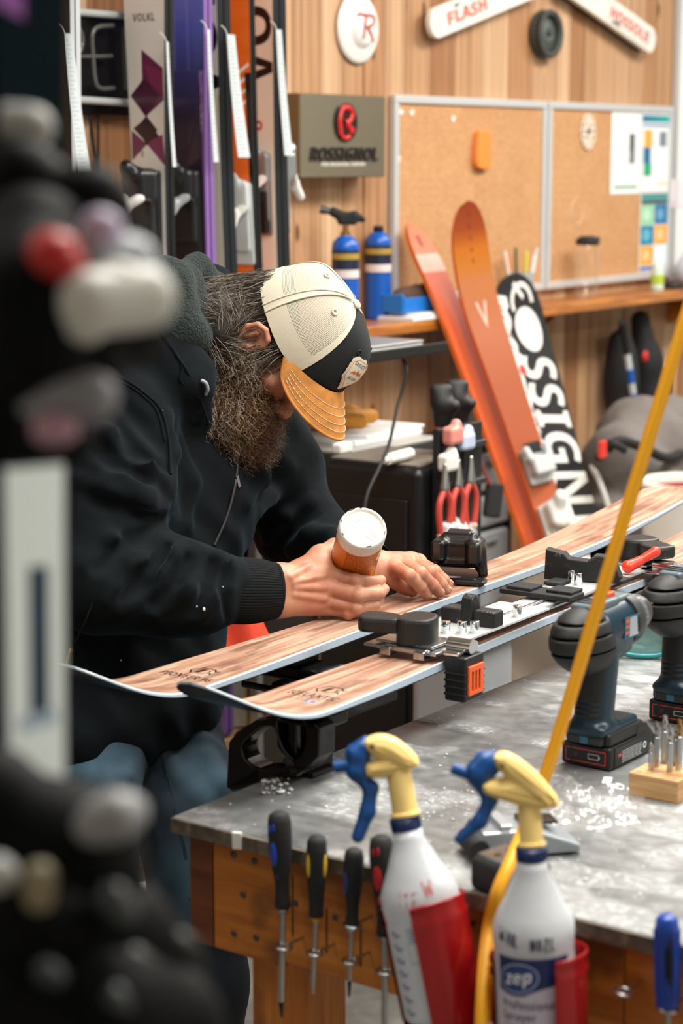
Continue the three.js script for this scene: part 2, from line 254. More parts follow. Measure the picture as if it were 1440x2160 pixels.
// ---------------------------------------------------------------- the pair of skis being worked on
const SY = 1.0;
function skiPrint(seed, lines) { // wood topsheet, u along the width, v along the length of the ski
  return canvasTex(256, 2048, (k, w, h) => {
    const im = k.createImageData(w, h), r = rngOf(seed), st = [0, 0.36, 0.7, 1].map((s) => s + (r() - 0.5) * 0.06);
    for (let y = 0; y < h; y++) for (let x = 0; x < w; x++) {
      const u = x / w, v = y / h, seg = (u > st[1]) + (u > st[2]); const q = u * 14 + seg * 5.3 + 0.8 * fbm(v * 9, u * 3, seed + seg, 2);
      const g = fbm(q, v * 12, seed + seg, 3), f = fbm(u * 120, v * 55, seed, 3), d = fbm(u * 5 + seg * 9, v * 22, seed + 40, 4);
      let c = mixc([0.60, 0.43, 0.35], [0.86, 0.73, 0.64], clamp(1.9 * (g - 0.22), 0, 1)); c = mixc(c, [0.36, 0.23, 0.18], sstep(d, 0.53, 0.7) * 0.45 + 0.28 * sstep(f, 0.5, 0.7)); c = mixc(c, [0.90, 0.80, 0.72], 0.35 * sstep(fbm(u * 9, v * 40, seed + 7, 3), 0.5, 0.75));
      const o = (y * w + x) * 4; im.data[o] = c[0] * 255; im.data[o + 1] = c[1] * 255; im.data[o + 2] = c[2] * 255; im.data[o + 3] = 255;
    }
    k.putImageData(im, 0, 0);
    for (const f of lines) f(k, w, h);
  });
}
// the maker's mark: an animal-head outline in an angular frame, then the name and small print; (cx, cy) canvas pixels, width across the ski
const inkMark = (cy, word, small, flag) => (k, w) => {
  k.save(); k.translate(w * 0.53, cy); k.scale(1.0, 0.7); k.strokeStyle = k.fillStyle = '#17120f'; k.lineJoin = 'round';
  k.lineWidth = 5; k.beginPath(); k.moveTo(-18, 4); k.lineTo(-36, -14); k.lineTo(-20, -44); k.lineTo(30, -44); k.lineTo(44, -30); k.lineTo(56, -34); k.stroke();
  k.lineWidth = 4; k.beginPath(); k.moveTo(20, -30); k.quadraticCurveTo(34, -26, 28, -12); k.quadraticCurveTo(44, -16, 50, -2); k.moveTo(28, -12); k.quadraticCurveTo(14, 0, 4, 4); k.stroke();
  k.beginPath(); k.moveTo(-14, -4); k.lineTo(-8, -34); k.lineTo(10, -38); k.lineTo(2, -4); k.fill();
  k.scale(1, 1.15); k.font = 'bold 34px sans-serif'; k.textAlign = 'center'; k.textBaseline = 'top'; k.fillText(word, 0, 10, 196);
  k.font = '11px sans-serif'; k.fillText(small[0], 0, 45, 130); k.fillText(small[1], 0, 60, 90);
  if (flag) { k.fillStyle = '#b5403c'; k.fillRect(-62, 62, 26, 8); k.fillStyle = '#4a6ec0'; k.fillRect(8, 62, 40, 9); k.fillStyle = '#e4d8c8'; k.fillRect(24, 62, 5, 9); }
  k.restore();
};
const skiWhite = mat(0xaebfd0, 0.3), skiLine = mat(0xdfe6ea, 0.3), skiBase = mat(0x101113, 0.25);
// stations along the ski: x, centre z, width, height of the top surface
function makeSki(name, label, xs, cz, width, lift, print, nosew) {
  const t = thing(name, label, 'ski', 'pair of wood-topped skis in the vise');
  const N = 120, X0 = xs[0], X1 = xs[1]; const top = [], side = [], line = [], base = [], tu = [];
  const row = (i) => {
    const u = i / N, e = 0.5 - 0.5 * Math.cos(u * Math.PI), s = lerp(u, e, 0.65), x = lerp(X0, X1, s), dl = x - X0, dr = X1 - x;
    let w = width(x); const nl = nosew[0], nr = nosew[1]; if (dl < nl) w *= Math.sqrt(Math.max(0, 1 - (1 - dl / nl) ** 2.6)); if (dr < nr) w *= Math.sqrt(Math.max(0, 1 - (1 - dr / nr) ** 2.6));
    w = Math.max(w, 0.0012); const th = 0.005 + 0.0085 * sstep(Math.min(dl, dr), 0.02, 0.5); return { x, s, z: cz(x), h: w / 2, y: lift(x), th };
  };
  const rows = []; for (let i = 0; i <= N; i++) rows.push(row(i));
  const P = { top: [], line: [], side: [], base: [] }, UV = { top: [] };
  const q4 = (k, a, b, c, d) => P[k].push(...a, ...b, ...c, ...a, ...c, ...d);
  for (let i = 0; i < N; i++) {
    const a = rows[i], b = rows[i + 1], in_ = 0.0022;
    const pt = (r, sgn, inset, dy) => [r.x, r.y - dy, r.z + sgn * Math.max(r.h - inset, 0)];
    q4('top', pt(a, -1, in_, 0), pt(a, 1, in_, 0), pt(b, 1, in_, 0), pt(b, -1, in_, 0));
    UV.top.push(0, a.s, 1, a.s, 1, b.s, 0, a.s, 1, b.s, 0, b.s);
    for (const sg of [-1, 1]) {
      const f = (k, p, q, r2, s2) => (sg > 0 ? q4(k, p, q, r2, s2) : q4(k, q, p, s2, r2));
      f('line', pt(a, sg, in_, 0), pt(a, sg, 0.0004, 0.0012), pt(b, sg, 0.0004, 0.0012), pt(b, sg, in_, 0));
      f('side', pt(a, sg, 0.0004, 0.0012), pt(a, sg, 0, a.th - 0.0015), pt(b, sg, 0, b.th - 0.0015), pt(b, sg, 0.0004, 0.0012));
      f('base', pt(a, sg, 0, a.th - 0.0015), pt(a, sg, 0, a.th), pt(b, sg, 0, b.th), pt(b, sg, 0, b.th - 0.0015));
    }
    q4('base', pt(a, 1, 0, a.th), pt(a, -1, 0, a.th), pt(b, -1, 0, b.th), pt(b, 1, 0, b.th));
  }
  const geo = (k) => { const g = new THREE.BufferGeometry(); g.setAttribute('position', new THREE.Float32BufferAttribute(P[k], 3)); g.setAttribute('uv', new THREE.Float32BufferAttribute(UV[k] ?? new Float32Array(P[k].length / 3 * 2), 2)); g.computeVertexNormals(); return keep(g); };
  part(t, 'topsheet', geo('top'), mat(0xffffff, 0.38, { map: print, clearcoat: 0.25, clearcoatRoughness: 0.35 }));
  part(t, 'top_edge', geo('line'), skiLine); part(t, 'sidewall', geo('side'), skiWhite, 'pale blue sidewall'); part(t, 'base', geo('base'), skiBase, 'black base and steel edge');
  return settle(t);
}
const bump = (x, c, w) => Math.exp(-(((x - c) / w) ** 2));
// shovel wide near the near end, waist in the middle, wide again at the far end; the near end curls up
const wide = (o) => (x) => 0.09 + 0.034 * bump(x, 1.95 + o, 0.36) + 0.03 * bump(x, 3.46 + o, 0.42);
const curl = (o) => (x) => SY + 0.062 * Math.max(0, (2.0 + o - x) / 0.19) ** 1.9 * (x > 1.7 ? 1 : 0) + 0.05 * Math.max(0, (x - 2.9 - o) / 0.72) ** 2;
makeSki('ski', 'wood-grain ski nearest the person, his hand flat on it, black binding on top', [1.8, 3.62], (x) => 1.462 - 0.055 * sstep(x, 1.85, 3.6), wide(0), curl(0), skiPrint(3, [inkMark(1752, 'PIONEER 96', ['ICELANTIC SKIS', 'GOLDEN, CO'], false), (k, w) => { k.save(); k.translate(w * 0.62, 1105); k.scale(1, 0.5); k.fillStyle = '#241a14'; k.font = 'bold 64px sans-serif'; k.textAlign = 'center'; k.fillText('96', 0, 0); k.font = '13px sans-serif'; k.fillText('LITTLETON COLORADO', -10, 26, 120); k.restore(); }]), [0.1, 0.09]);
makeSki('ski', 'wood-grain ski over the bench edge carrying the metal drilling jig', [1.815, 3.66], (x) => 1.664 - 0.045 * sstep(x, 1.85, 3.2), wide(0.02), curl(0.02), skiPrint(8, [inkMark(1748, 'ICELANTIC', ['RETURN TO NATURE', 'SINCE 2001'], true)]), [0.1, 0.09]);

// ---------------------------------------------------------------- ski vises on the bench edge
{
  const cast = mat(0x0f1010, 0.28, { bumpMap: scuff, bumpScale: 0.0004, roughnessMap: scuff });
  const yz = (x) => M4().makeBasis(V(0, 0, 1), V(0, 1, 0), V(-1, 0, 0)).setPosition(x, 0, 0); // shape x -> world z, shape y -> world y, depth towards -x
  const px2 = (pts, x) => pts.map(([a, b]) => { const q = onX(a, b, x); return [q.z, q.y]; });
  const xV = 2.02;
  const outer = px2([[577, 1506], [560, 1510], [512, 1540], [498, 1560], [493, 1655], [506, 1664], [600, 1648], [628, 1656], [668, 1614], [690, 1590], [692, 1530], [680, 1520]], xV);
  const hole = px2([[572, 1530], [598, 1534], [601, 1572], [632, 1606], [640, 1622], [600, 1618], [553, 1610], [532, 1590], [528, 1568], [540, 1552]], xV).reverse();
  const hole2 = px2([[604, 1514], [654, 1516], [660, 1560], [646, 1592], [634, 1592], [612, 1566]], xV).reverse();
  const EDGE = 1.622, stepped = []; outer.forEach(([z, y], i) => { const [z2, y2] = outer[(i + 1) % outer.length]; stepped.push([z, z > EDGE ? Math.max(y, BY + 0.003) : y]); if ((z - EDGE) * (z2 - EDGE) < 0) { const ym = lerp(y, y2, (EDGE - z) / (z2 - z)); if (ym < BY + 0.003) stepped.push(...(z < EDGE ? [[EDGE, ym], [EDGE, BY + 0.003]] : [[EDGE, BY + 0.003], [EDGE, ym]])); } });
  const t = thing('ski_vise', 'scuffed black cast ski vise clamped to the bench edge under the skis', 'vise');
  part(t, 'bracket', extr(stepped, 0.034, 0.003, [smoothShape(hole, 40), smoothShape(hole2, 30)], yz(xV + 0.017)), cast);
  part(t, 'column', [box(0.05, 0.07, 0.042, xV + 0.036, 0.937, 1.664, 0.004), box(0.012, 0.07, 0.014, xV - 0.002, 0.94, 1.668, 0.002)], cast);
  part(t, 'jaw', [box(0.055, 0.02, 0.09, xV + 0.04, 0.975, 1.66, 0.004), box(0.06, 0.022, 0.24, xV + 0.26, 0.962, 1.51, 0.004), box(0.03, 0.03, 0.04, xV + 0.2, 0.945, 1.5, 0.006), box(0.24, 0.018, 0.03, xV + 0.15, 0.95, 1.63, 0.003), rod(V(xV + 0.2, 0.944, 1.42), V(xV + 0.2, 0.944, 1.5), 0.005)], cast);
  part(t, 'pad', box(0.05, 0.0015, 0.08, xV + 0.04, 0.9857, 1.66, 0.0005), K.softBlack); part(t, 'pad', box(0.055, 0.011, 0.08, xV + 0.26, 0.979, 1.452, 0.002), K.softBlack);
  part(t, 'clamp_screw', rod(V(xV - 0.012, 0.922, 1.668), V(xV + 0.01, 0.922, 1.668), 0.009), K.darkSteel); part(t, 'set_screw', rod(V(xV - 0.014, 0.912, 1.68), V(xV + 0.01, 0.912, 1.68), 0.005), K.steel);
  part(t, 'bolt', [rod(V(xV + 0.004, 0.935, 1.652), V(xV + 0.014, 0.935, 1.652), 0.008, 0.008, 6), rod(V(xV + 0.002, 0.918, 1.65), V(xV + 0.014, 0.918, 1.65), 0.005, 0.005, 12)], K.darkSteel); part(t, 'foot', [box(0.05, 0.007, 0.05, xV + 0.03, 0.9045, 1.668, 0.002)], cast);
  settle(t);
  const t2 = t.clone(); t2.name = numbered('ski_vise'); t2.position.x += 1.05; scene.add(t2); tag(t2, 'second black ski vise farther along the bench, behind the cordless drills', 'vise');
}

// ---------------------------------------------------------------- drilling jig clamped on the near ski
{
  const t = thing('drilling_jig', 'metal binding drilling jig with black levers and orange edge clamps on the near ski', 'jig');
  const y0 = SY + 0.009, zc = 1.643;
  const scale = canvasTex(1024, 160, (k, w, h) => { k.fillStyle = '#cfd4d5'; k.fillRect(0, 0, w, h); k.fillStyle = '#7f888c'; const r = rngOf(4); for (let i = 0; i < 260; i++) { k.fillRect(20 + i * 3.8, 10, 1.3, i % 10 === 0 ? 22 : i % 5 === 0 ? 15 : 9); } k.font = '12px sans-serif'; for (let i = 0; i < 26; i++) k.fillText(String(240 + i * 5), 16 + i * 38, 46); for (let i = 0; i < 90; i++) { k.fillStyle = 'rgba(250,252,252,' + (0.2 + r() * 0.6) + ')'; k.beginPath(); k.ellipse(r() * w, r() * h, 1 + r() * 5, 1 + r() * 3, r() * 3, 0, 7); k.fill(); } });
  const scaleM = mat(0xffffff, 0.35, { map: scale, metalness: 0.35 });
  const plate = (x0, x1, z0, z1, y, name, m, parent = t) => part(parent, name, xf(sheet(x1 - x0, z1 - z0, 0.003), rot(-Math.PI / 2, 0, 0, V((x0 + x1) / 2, y, (z0 + z1) / 2))), m);
  plate(2.375, 2.63, 1.603, 1.69, y0 + 0.006, 'base_plate', scaleM);
  plate(2.6, 2.78, 1.618, 1.672, y0 + 0.003, 'slide_plate', scaleM);
  plate(2.75, 3.04, 1.6, 1.682, y0 + 0.004, 'base_plate', scaleM);
  part(t, 'guide_rail', [box(0.62, 0.004, 0.007, 2.72, y0 + 0.002, zc + 0.032, 0.001), box(0.62, 0.004, 0.007, 2.72, y0 + 0.002, zc - 0.03, 0.001), box(0.22, 0.003, 0.006, 2.66, y0 + 0.009, zc + 0.012, 0.001)], K.steel);
  const levelled = (x, spin, name) => { // clamp lever: thick hub and a bent arm
    const g = smoothShape([[-0.026, -0.02], [0.02, -0.024], [0.036, -0.004], [0.03, 0.022], [0.004, 0.03], [-0.024, 0.022]], 40), arm = [[-0.02, -0.02], [0.014, -0.024], [0.026, -0.05], [0.022, -0.078], [0.004, -0.084], [-0.022, -0.078], [-0.024, -0.05]];
    const m = M4().makeBasis(V(1, 0, 0), V(0, 0, 1), V(0, -1, 0)).setPosition(0, 0, 0);
    const hub = extr(g, 0.04, 0.005).applyMatrix4(m).translate(0, 0.04, 0), a2 = extr(smoothShape(arm, 40), 0.022, 0.005).applyMatrix4(m).translate(0, 0.038, 0);
    return part(t, name, [hub, a2].map((q) => q.rotateY(spin).translate(x, y0 + 0.008, zc - 0.004)), K.black, 'black clamp lever');
  };
  // near end clamp
  part(t, 'clamp_plate', [box(0.075, 0.005, 0.12, 2.33, y0 + 0.004, zc - 0.012, 0.0015), box(0.062, 0.004, 0.095, 2.335, y0 + 0.01, zc - 0.012, 0.001)], K.steel);
  part(t, 'clamp_hook', [box(0.02, 0.012, 0.018, 2.292, y0 + 0.002, zc - 0.03, 0.002), box(0.02, 0.012, 0.018, 2.292, y0 + 0.002, zc + 0.026, 0.002), box(0.008, 0.008, 0.07, 2.292, y0 + 0.006, zc, 0.002)], K.brushed);
  levelled(2.325, 0.3, 'clamp_lever');
  // far end clamp
  part(t, 'clamp_plate', [box(0.085, 0.005, 0.12, 3.03, y0 + 0.004, zc - 0.012, 0.0015), box(0.07, 0.004, 0.095, 3.03, y0 + 0.01, zc - 0.012, 0.001)], K.steel);
  levelled(3.05, 2.55, 'clamp_lever');
  // side clamps with orange gripping inserts, hanging over the ski edge
  for (const [x, s] of [[2.335, 1], [3.005, 1]]) {
    const z = zc + 0.07;
    const b = part(t, 'edge_clamp', [box(0.052, 0.064, 0.034, x, SY - 0.022, z, 0.003), ...[0, 1, 2, 3].map((i) => box(0.054, 0.003, 0.036, x, SY - 0.044 + i * 0.01, z, 0.001))], K.black);
    part(b, 'orange_insert', extr([[-0.02, -0.021], [0.02, -0.021], [0.02, 0.021], [-0.02, 0.021]], 0.004, 0.0008, [0, 1, 2].map((i) => [[-0.013 + i * 0.0095, -0.015], [-0.013 + i * 0.0095, 0.013], [-0.008 + i * 0.0095, 0.013], [-0.008 + i * 0.0095, -0.015]]), M4().makeTranslation(x, SY - 0.024, z + 0.0165)), mat(0xf0622a, 0.45));
    part(t, 'clamp_spindle', [rod(V(x, y0 + 0.012, z - 0.025), V(x + 0.002, y0 + 0.012, z + 0.012), 0.011), rod(V(x + 0.02, y0 + 0.009, z - 0.03), V(x + 0.02, y0 + 0.009, z + 0.006), 0.008), box(0.05, 0.006, 0.05, x, y0 + 0.004, z - 0.02, 0.002)], K.chrome);
  }
  // upright black stop with a middle fin, dusted with shavings
  const stop = (x) => [box(0.03, 0.024, 0.036, x, y0 + 0.02, zc - 0.028, 0.004), box(0.03, 0.025, 0.036, x, y0 + 0.0205, zc + 0.028, 0.004), extr([[-0.016, 0], [0.016, 0], [0.014, 0.02], [0.006, 0.044], [-0.004, 0.046], [-0.012, 0.04]], 0.02, 0.003, [], rot(0, 0, 0, V(x, y0 + 0.008, zc - 0.012)))];
  const dusty = mat(0xffffff, 0.65, { map: fieldTex(256, 0.1, (u, v) => { const d = sstep(fbm(u * 70, v * 70, 3, 4), 0.5, 0.68) * sstep(fbm(u * 700, v * 700, 8, 2), 0.35, 0.6); const k = lerp(0.075, 0.7, d * 0.7); return [k, k, k]; }) });
  part(t, 'centre_stop', stop(2.475), dusty);
  part(t, 'cross_bar', [box(0.05, 0.008, 0.125, 2.70, y0 + 0.014, zc - 0.005, 0.002), box(0.04, 0.006, 0.045, 2.70, y0 + 0.02, zc - 0.036, 0.002), box(0.04, 0.006, 0.045, 2.71, y0 + 0.02, zc + 0.03, 0.002)], K.softBlack);
  part(t, 'width_block', extr([[-0.062, 0], [-0.06, 0.05], [-0.03, 0.044], [-0.022, 0.036], [0.01, 0.034], [0.02, 0.044], [0.05, 0.044], [0.064, 0.01], [0.06, 0]], 0.026, 0.002, [], basis(V(0.25, 0, 0.968), V(0, 1, 0), V(-0.968, 0, 0.25), V(2.86, y0 + 0.008, zc - 0.012))), dusty);
  part(t, 'small_pad', [box(0.04, 0.005, 0.03, 2.8, y0 + 0.011, zc - 0.03, 0.001), box(0.04, 0.005, 0.03, 2.87, y0 + 0.011, zc + 0.045, 0.001)], K.softBlack);
  part(t, 'release_lever', skin(sU(0.006, sCap(V(2.935, y0 + 0.02, zc + 0.03), V(2.95, y0 + 0.026, zc + 0.04), 0.011, 0.008), sCap(V(2.95, y0 + 0.026, zc + 0.04), V(2.975, y0 + 0.042, zc + 0.06), 0.007, 0.009)), V(2.9, y0, zc - 0.01), V(3.0, y0 + 0.07, zc + 0.09), 0.002), mat(0xe5391f, 0.35), 'red release lever');
  const pins = []; for (const [x, dz] of [[2.4, 0.0], [2.412, 0.02], [2.425, 0.034], [2.55, 0.035], [2.815, 0.0], [2.83, -0.02], [2.855, 0.028]]) pins.push(turned([[0, 0.02], [0.006, 0.02], [0.007, 0.019], [0.007, 0], [0, 0]], 16, V(x, y0 + 0.007, zc + dz)));
  for (const g of pins) part(t, 'drill_bush', g, K.chrome);
  settle(t); t.rotation.y = 0.035;
}

// ---------------------------------------------------------------- ski binding toe piece standing on the far ski
{
  const t = thing('ski_binding', 'black ski binding toe piece standing on the far ski beside the hand', 'ski binding');
  const o = onY(968, 1222, SY), g = mat(0x131415, 0.3, { bumpMap: grainBump, bumpScale: 0.0002 });
  const Lm = basis(V(0.32, 0, 0.947).normalize(), V(0, 1, 0), V(-0.947, 0, 0.32).normalize(), o); // local x: across in the picture, z towards the viewer
  part(t, 'base_plate', [box(0.086, 0.01, 0.085, -0.004, 0.006, 0, 0.003), box(0.05, 0.008, 0.03, 0.03, 0.006, 0.04, 0.003), box(0.03, 0.012, 0.03, -0.035, 0.009, 0.035, 0.004)].map((q) => q.applyMatrix4(Lm)), g);
  part(t, 'metal_strip', [box(0.05, 0.003, 0.012, -0.012, 0.013, 0.04, 0.001)].map((q) => q.applyMatrix4(Lm)), K.steel);
  const body = sU(0.008, sBox(0, 0.045, -0.008, 0.04, 0.026, 0.028, 0.012), sBox(-0.03, 0.052, 0.012, 0.013, 0.018, 0.02, 0.008), sBox(0.03, 0.05, 0.012, 0.012, 0.02, 0.02, 0.008), sCap(V(-0.022, 0.073, 0.004), V(0.024, 0.074, 0.004), 0.008), sCap(V(0.036, 0.05, 0), V(0.044, 0.014, 0.012), 0.01, 0.008));
  part(t, 'wings', xf(skin(sSub(sSub(body, sBox(0, 0.05, 0.034, 0.017, 0.012, 0.016, 0.004), 0.004), sBox(0, 0.022, 0.026, 0.03, 0.006, 0.03, 0.003), 0.003), V(-0.07, 0, -0.06), V(0.07, 0.1, 0.06), 0.002), Lm), g);
  part(t, 'cover', [box(0.04, 0.005, 0.02, 0.0, 0.081, 0.0, 0.002, [0.2, 0, 0]), box(0.014, 0.03, 0.004, -0.031, 0.052, 0.033, 0.002), box(0.014, 0.03, 0.004, 0.031, 0.05, 0.033, 0.002)].map((q) => q.applyMatrix4(Lm)), mat(0x202224, 0.22));
  settle(t);
}

// ---------------------------------------------------------------- shelf and boards on the back wall
const textTo = (k, str, x, y, font, fill, w, align = 'center') => { k.font = font; k.fillStyle = fill; k.textAlign = align; k.textBaseline = 'middle'; k.fillText(str, x, y, w); };
{
  const amber = mat(0xffffff, 0.35, { clearcoat: 0.4, map: fieldTex(256, 0.5, (u, v) => { const g = fbm(u * 6, v * 90, 2, 3), f = fbm(u * 40, v * 400, 3, 2); return mixc([0.58, 0.33, 0.11], [0.9, 0.6, 0.26], clamp(1.5 * (g - 0.22) + 0.3 * (f - 0.4), 0, 1)); }) });
  const s = thing('wall_shelf', 'long varnished wooden shelf along the plank wall under the cork boards', 'shelf');
  part(s, 'board', box(4.1, 0.032, 0.17, 6.1, 1.246, 0.086, 0.005), amber);
  for (const x of [4.35, 5.35, 6.35, 7.35]) part(s, 'bracket', extr([[0, 0], [0.13, 0], [0.13, -0.012], [0.02, -0.1], [0, -0.1]], 0.02, 0.001, [], basis(V(0, 0, 1), V(0, 1, 0), V(-1, 0, 0), V(x, 1.23, 0.001))), amber);
  settle(s);
}
const frameAl = mat(0xcfd3d6, 0.4, { metalness: 0.35 });
{
  const cork = fieldTex(512, 0.4, (u, v) => { const a = fbm(u * 180, v * 180, 3, 3), b = fbm(u * 14, v * 14, 7, 3), c = noise3(u * 420, v * 420, 3); let q = mixc([0.74, 0.55, 0.37], [0.85, 0.67, 0.48], clamp(0.5 + 1.4 * (a - 0.45) + 0.5 * (b - 0.45), 0, 1)); return c > 0.86 ? mixc(q, [0.55, 0.38, 0.25], 0.4) : q; });
  const corkM = mat(0xf2f0f0, 0.9, { map: cork, bumpMap: scuff, bumpScale: 0.0006 });
  for (const [x0, x1, lab] of [[4.637, 5.462, 'cork notice board with an orange tag pinned in the middle'], [5.472, 6.307, 'cork notice board holding white papers and a colourful poster']]) {
    const b = thing('cork_board', lab, 'notice board'); const y0 = 1.292, y1 = 1.866;
    part(b, 'cork', box(x1 - x0 - 0.02, y1 - y0 - 0.02, 0.01, (x0 + x1) / 2, (y0 + y1) / 2, 0.008), corkM);
    for (const y of [y0 + 0.011, y1 - 0.011]) part(b, 'frame_rail', box(x1 - x0, 0.022, 0.02, (x0 + x1) / 2, y, 0.0115, 0.003), frameAl);
    for (const x of [x0 + 0.011, x1 - 0.011]) part(b, 'frame_rail', box(0.022, y1 - y0 - 0.044, 0.02, x, (y0 + y1) / 2, 0.0115, 0.003), frameAl);
    settle(b);
  }
  // pins and bits of paper left on the first board
  for (const [px, py, i] of [[845, 236, 0], [868, 237, 1], [955, 250, 2], [840, 335, 3]]) { const q = onZ(px, py, 0.0135); single('pinned_scrap', 'torn white paper scrap pinned on the cork, ' + ['topmost at the left corner', 'second from the left corner along the top', 'above the orange tag', 'beside the left frame low down'][i], 'paper scrap', box(0.016, 0.012, 0.002, q.x, q.y, q.z + 0.001, 0, [0, 0, i * 0.4]), K.paper); }
  const c = onZ(1010, 314, 0.0135);
  single('orange_tag', 'orange plastic tag pinned to the cork board', 'tag', extr(smoothShape([[-0.036, -0.05], [0.036, -0.05], [0.034, 0], [0.036, 0.032], [0.022, 0.05], [-0.026, 0.05], [-0.036, 0.03]], 40), 0.022, 0.004, [], M4().makeTranslation(c.x, c.y, c.z)), mat(0xf08a3c, 0.5));
  const d = onZ(1239, 278, 0.0155);
  const lace = thing('paper_snowflake', 'round white lace paper snowflake pinned on the cork board', 'decoration'); const pet = [];
  for (let i = 0; i < 12; i++) { const a = (i / 12) * 6.283; pet.push(ring(0.012, 0.003, V(d.x + Math.cos(a) * 0.032, d.y + Math.sin(a) * 0.042, d.z + 0.002), V(0, 0, 1))); }
  part(lace, 'petals', [...pet, ring(0.018, 0.004, V(d.x, d.y, d.z + 0.002), V(0, 0, 1))], mat(0xe6dccd, 0.8)); part(lace, 'pin', ball(d.x, d.y, d.z + 0.004, 0.006), K.darkSteel); settle(lace);
  const e = onZ(1216, 445, 0.0135); single('round_sticker', 'faint clear round sticker on the cork above the bottle', 'sticker', ring(0.04, 0.0012, V(e.x, e.y, e.z + 0.0005), V(0, 0, 1)), mat(0xdcc6ae, 0.6));
}
// printed papers: canvas print on thin sheets
function pinned(name, label, cat, px0, py0, px1, py1, z, draw, cw = 256, ch = 384) {
  const a = onZ(px0, py0, z), b = onZ(px1, py1, z), w = b.x - a.x, h = a.y - b.y;
  const m = single(name, label, cat, xf(sheet(w, h, 0.0012), M4().makeTranslation((a.x + b.x) / 2, (a.y + b.y) / 2, z)), mat(0xffffff, 0.75, { map: canvasTex(cw, ch, draw) })); return m;
}
pinned('notice_paper', 'white notice with a dark upright bar and a green line at its foot', 'paper', 1290, 236, 1350, 408, 0.0135, (k, w, h) => { k.fillStyle = '#e6eaea'; k.fillRect(0, 0, w, h); k.fillStyle = '#5d5f5e'; k.fillRect(150, 100, 46, 140); k.fillStyle = '#8d9aa8'; k.fillRect(158, 180, 16, 50); k.fillStyle = '#4c9a70'; k.fillRect(30, 346, 190, 12); k.fillStyle = '#b9c0c2'; for (let i = 0; i < 6; i++) k.fillRect(34, 60 + i * 30, 80, 5); });
pinned('notice_paper', 'white sheet with orange, blue and green blocks and a teal heading', 'paper', 1352, 236, 1411, 404, 0.0135, (k, w, h) => { k.fillStyle = '#e3e8ea'; k.fillRect(0, 0, w, h); const g = k.createLinearGradient(0, 0, w, 0); g.addColorStop(0, '#2f6d8f'); g.addColorStop(1, '#2aa79a'); k.fillStyle = g; k.fillRect(12, 14, 230, 34); k.fillStyle = '#7f93ad'; k.fillRect(16, 56, 220, 14); k.fillStyle = '#efa545'; k.fillRect(30, 84, 66, 84); k.fillStyle = '#0f6b95'; k.fillRect(24, 168, 60, 76); k.fillStyle = '#2a9f72'; k.fillRect(30, 244, 62, 62); k.fillStyle = '#76828c'; k.fillRect(158, 92, 60, 72); k.fillStyle = '#e5c690'; k.fillRect(140, 340, 100, 10); });
pinned('poster', 'teal, orange and green patchwork poster pinned below the white papers', 'poster', 1350, 408, 1406, 568, 0.0135, (k, w, h) => { k.fillStyle = '#cfd8da'; k.fillRect(0, 0, w, h); k.fillStyle = '#2f8b8e'; k.fillRect(8, 4, 236, 26); k.fillStyle = '#38574f'; k.fillRect(8, 32, 236, 24); const c = ['#8fc9a0', '#13699f', '#1180a6', '#eda24c', '#efa040', '#d9ecef']; for (let i = 0; i < 6; i++) { k.fillStyle = c[i]; k.fillRect(8 + (i % 2) * 120, 58 + Math.floor(i / 2) * 100, 116, 96); k.fillStyle = 'rgba(255,255,255,0.35)'; k.beginPath(); k.ellipse(60 + (i % 2) * 120, 105 + Math.floor(i / 2) * 100, 34, 30, 0, 0, 7); k.fill(); } k.fillStyle = '#4960b0'; k.fillRect(8, 360, 130, 18); });
{ // whiteboard at the right
  const b = thing('whiteboard', 'large whiteboard on the wall beside the cork boards', 'whiteboard'), x0 = 6.335, x1 = 7.75, y0 = 1.285, y1 = 2.35;
  part(b, 'panel', box(x1 - x0, y1 - y0, 0.016, (x0 + x1) / 2, (y0 + y1) / 2, 0.01), mat(0xe8eeee, 0.25));
  for (const y of [y0, y1]) part(b, 'frame_rail', box(x1 - x0 + 0.03, 0.018, 0.022, (x0 + x1) / 2, y, 0.012, 0.002), frameAl);
  for (const x of [x0, x1]) part(b, 'frame_rail', box(0.018, y1 - y0, 0.022, x, (y0 + y1) / 2, 0.012, 0.002), frameAl);
  settle(b);
  pinned('note_paper', 'pale pink note stuck on the whiteboard', 'paper', 1414, 378, 1440, 436, 0.02, (k, w, h) => { k.fillStyle = '#e4dbe4'; k.fillRect(0, 0, w, h); k.fillStyle = '#d0b8cc'; k.fillRect(20, 300, 60, 60); });
}
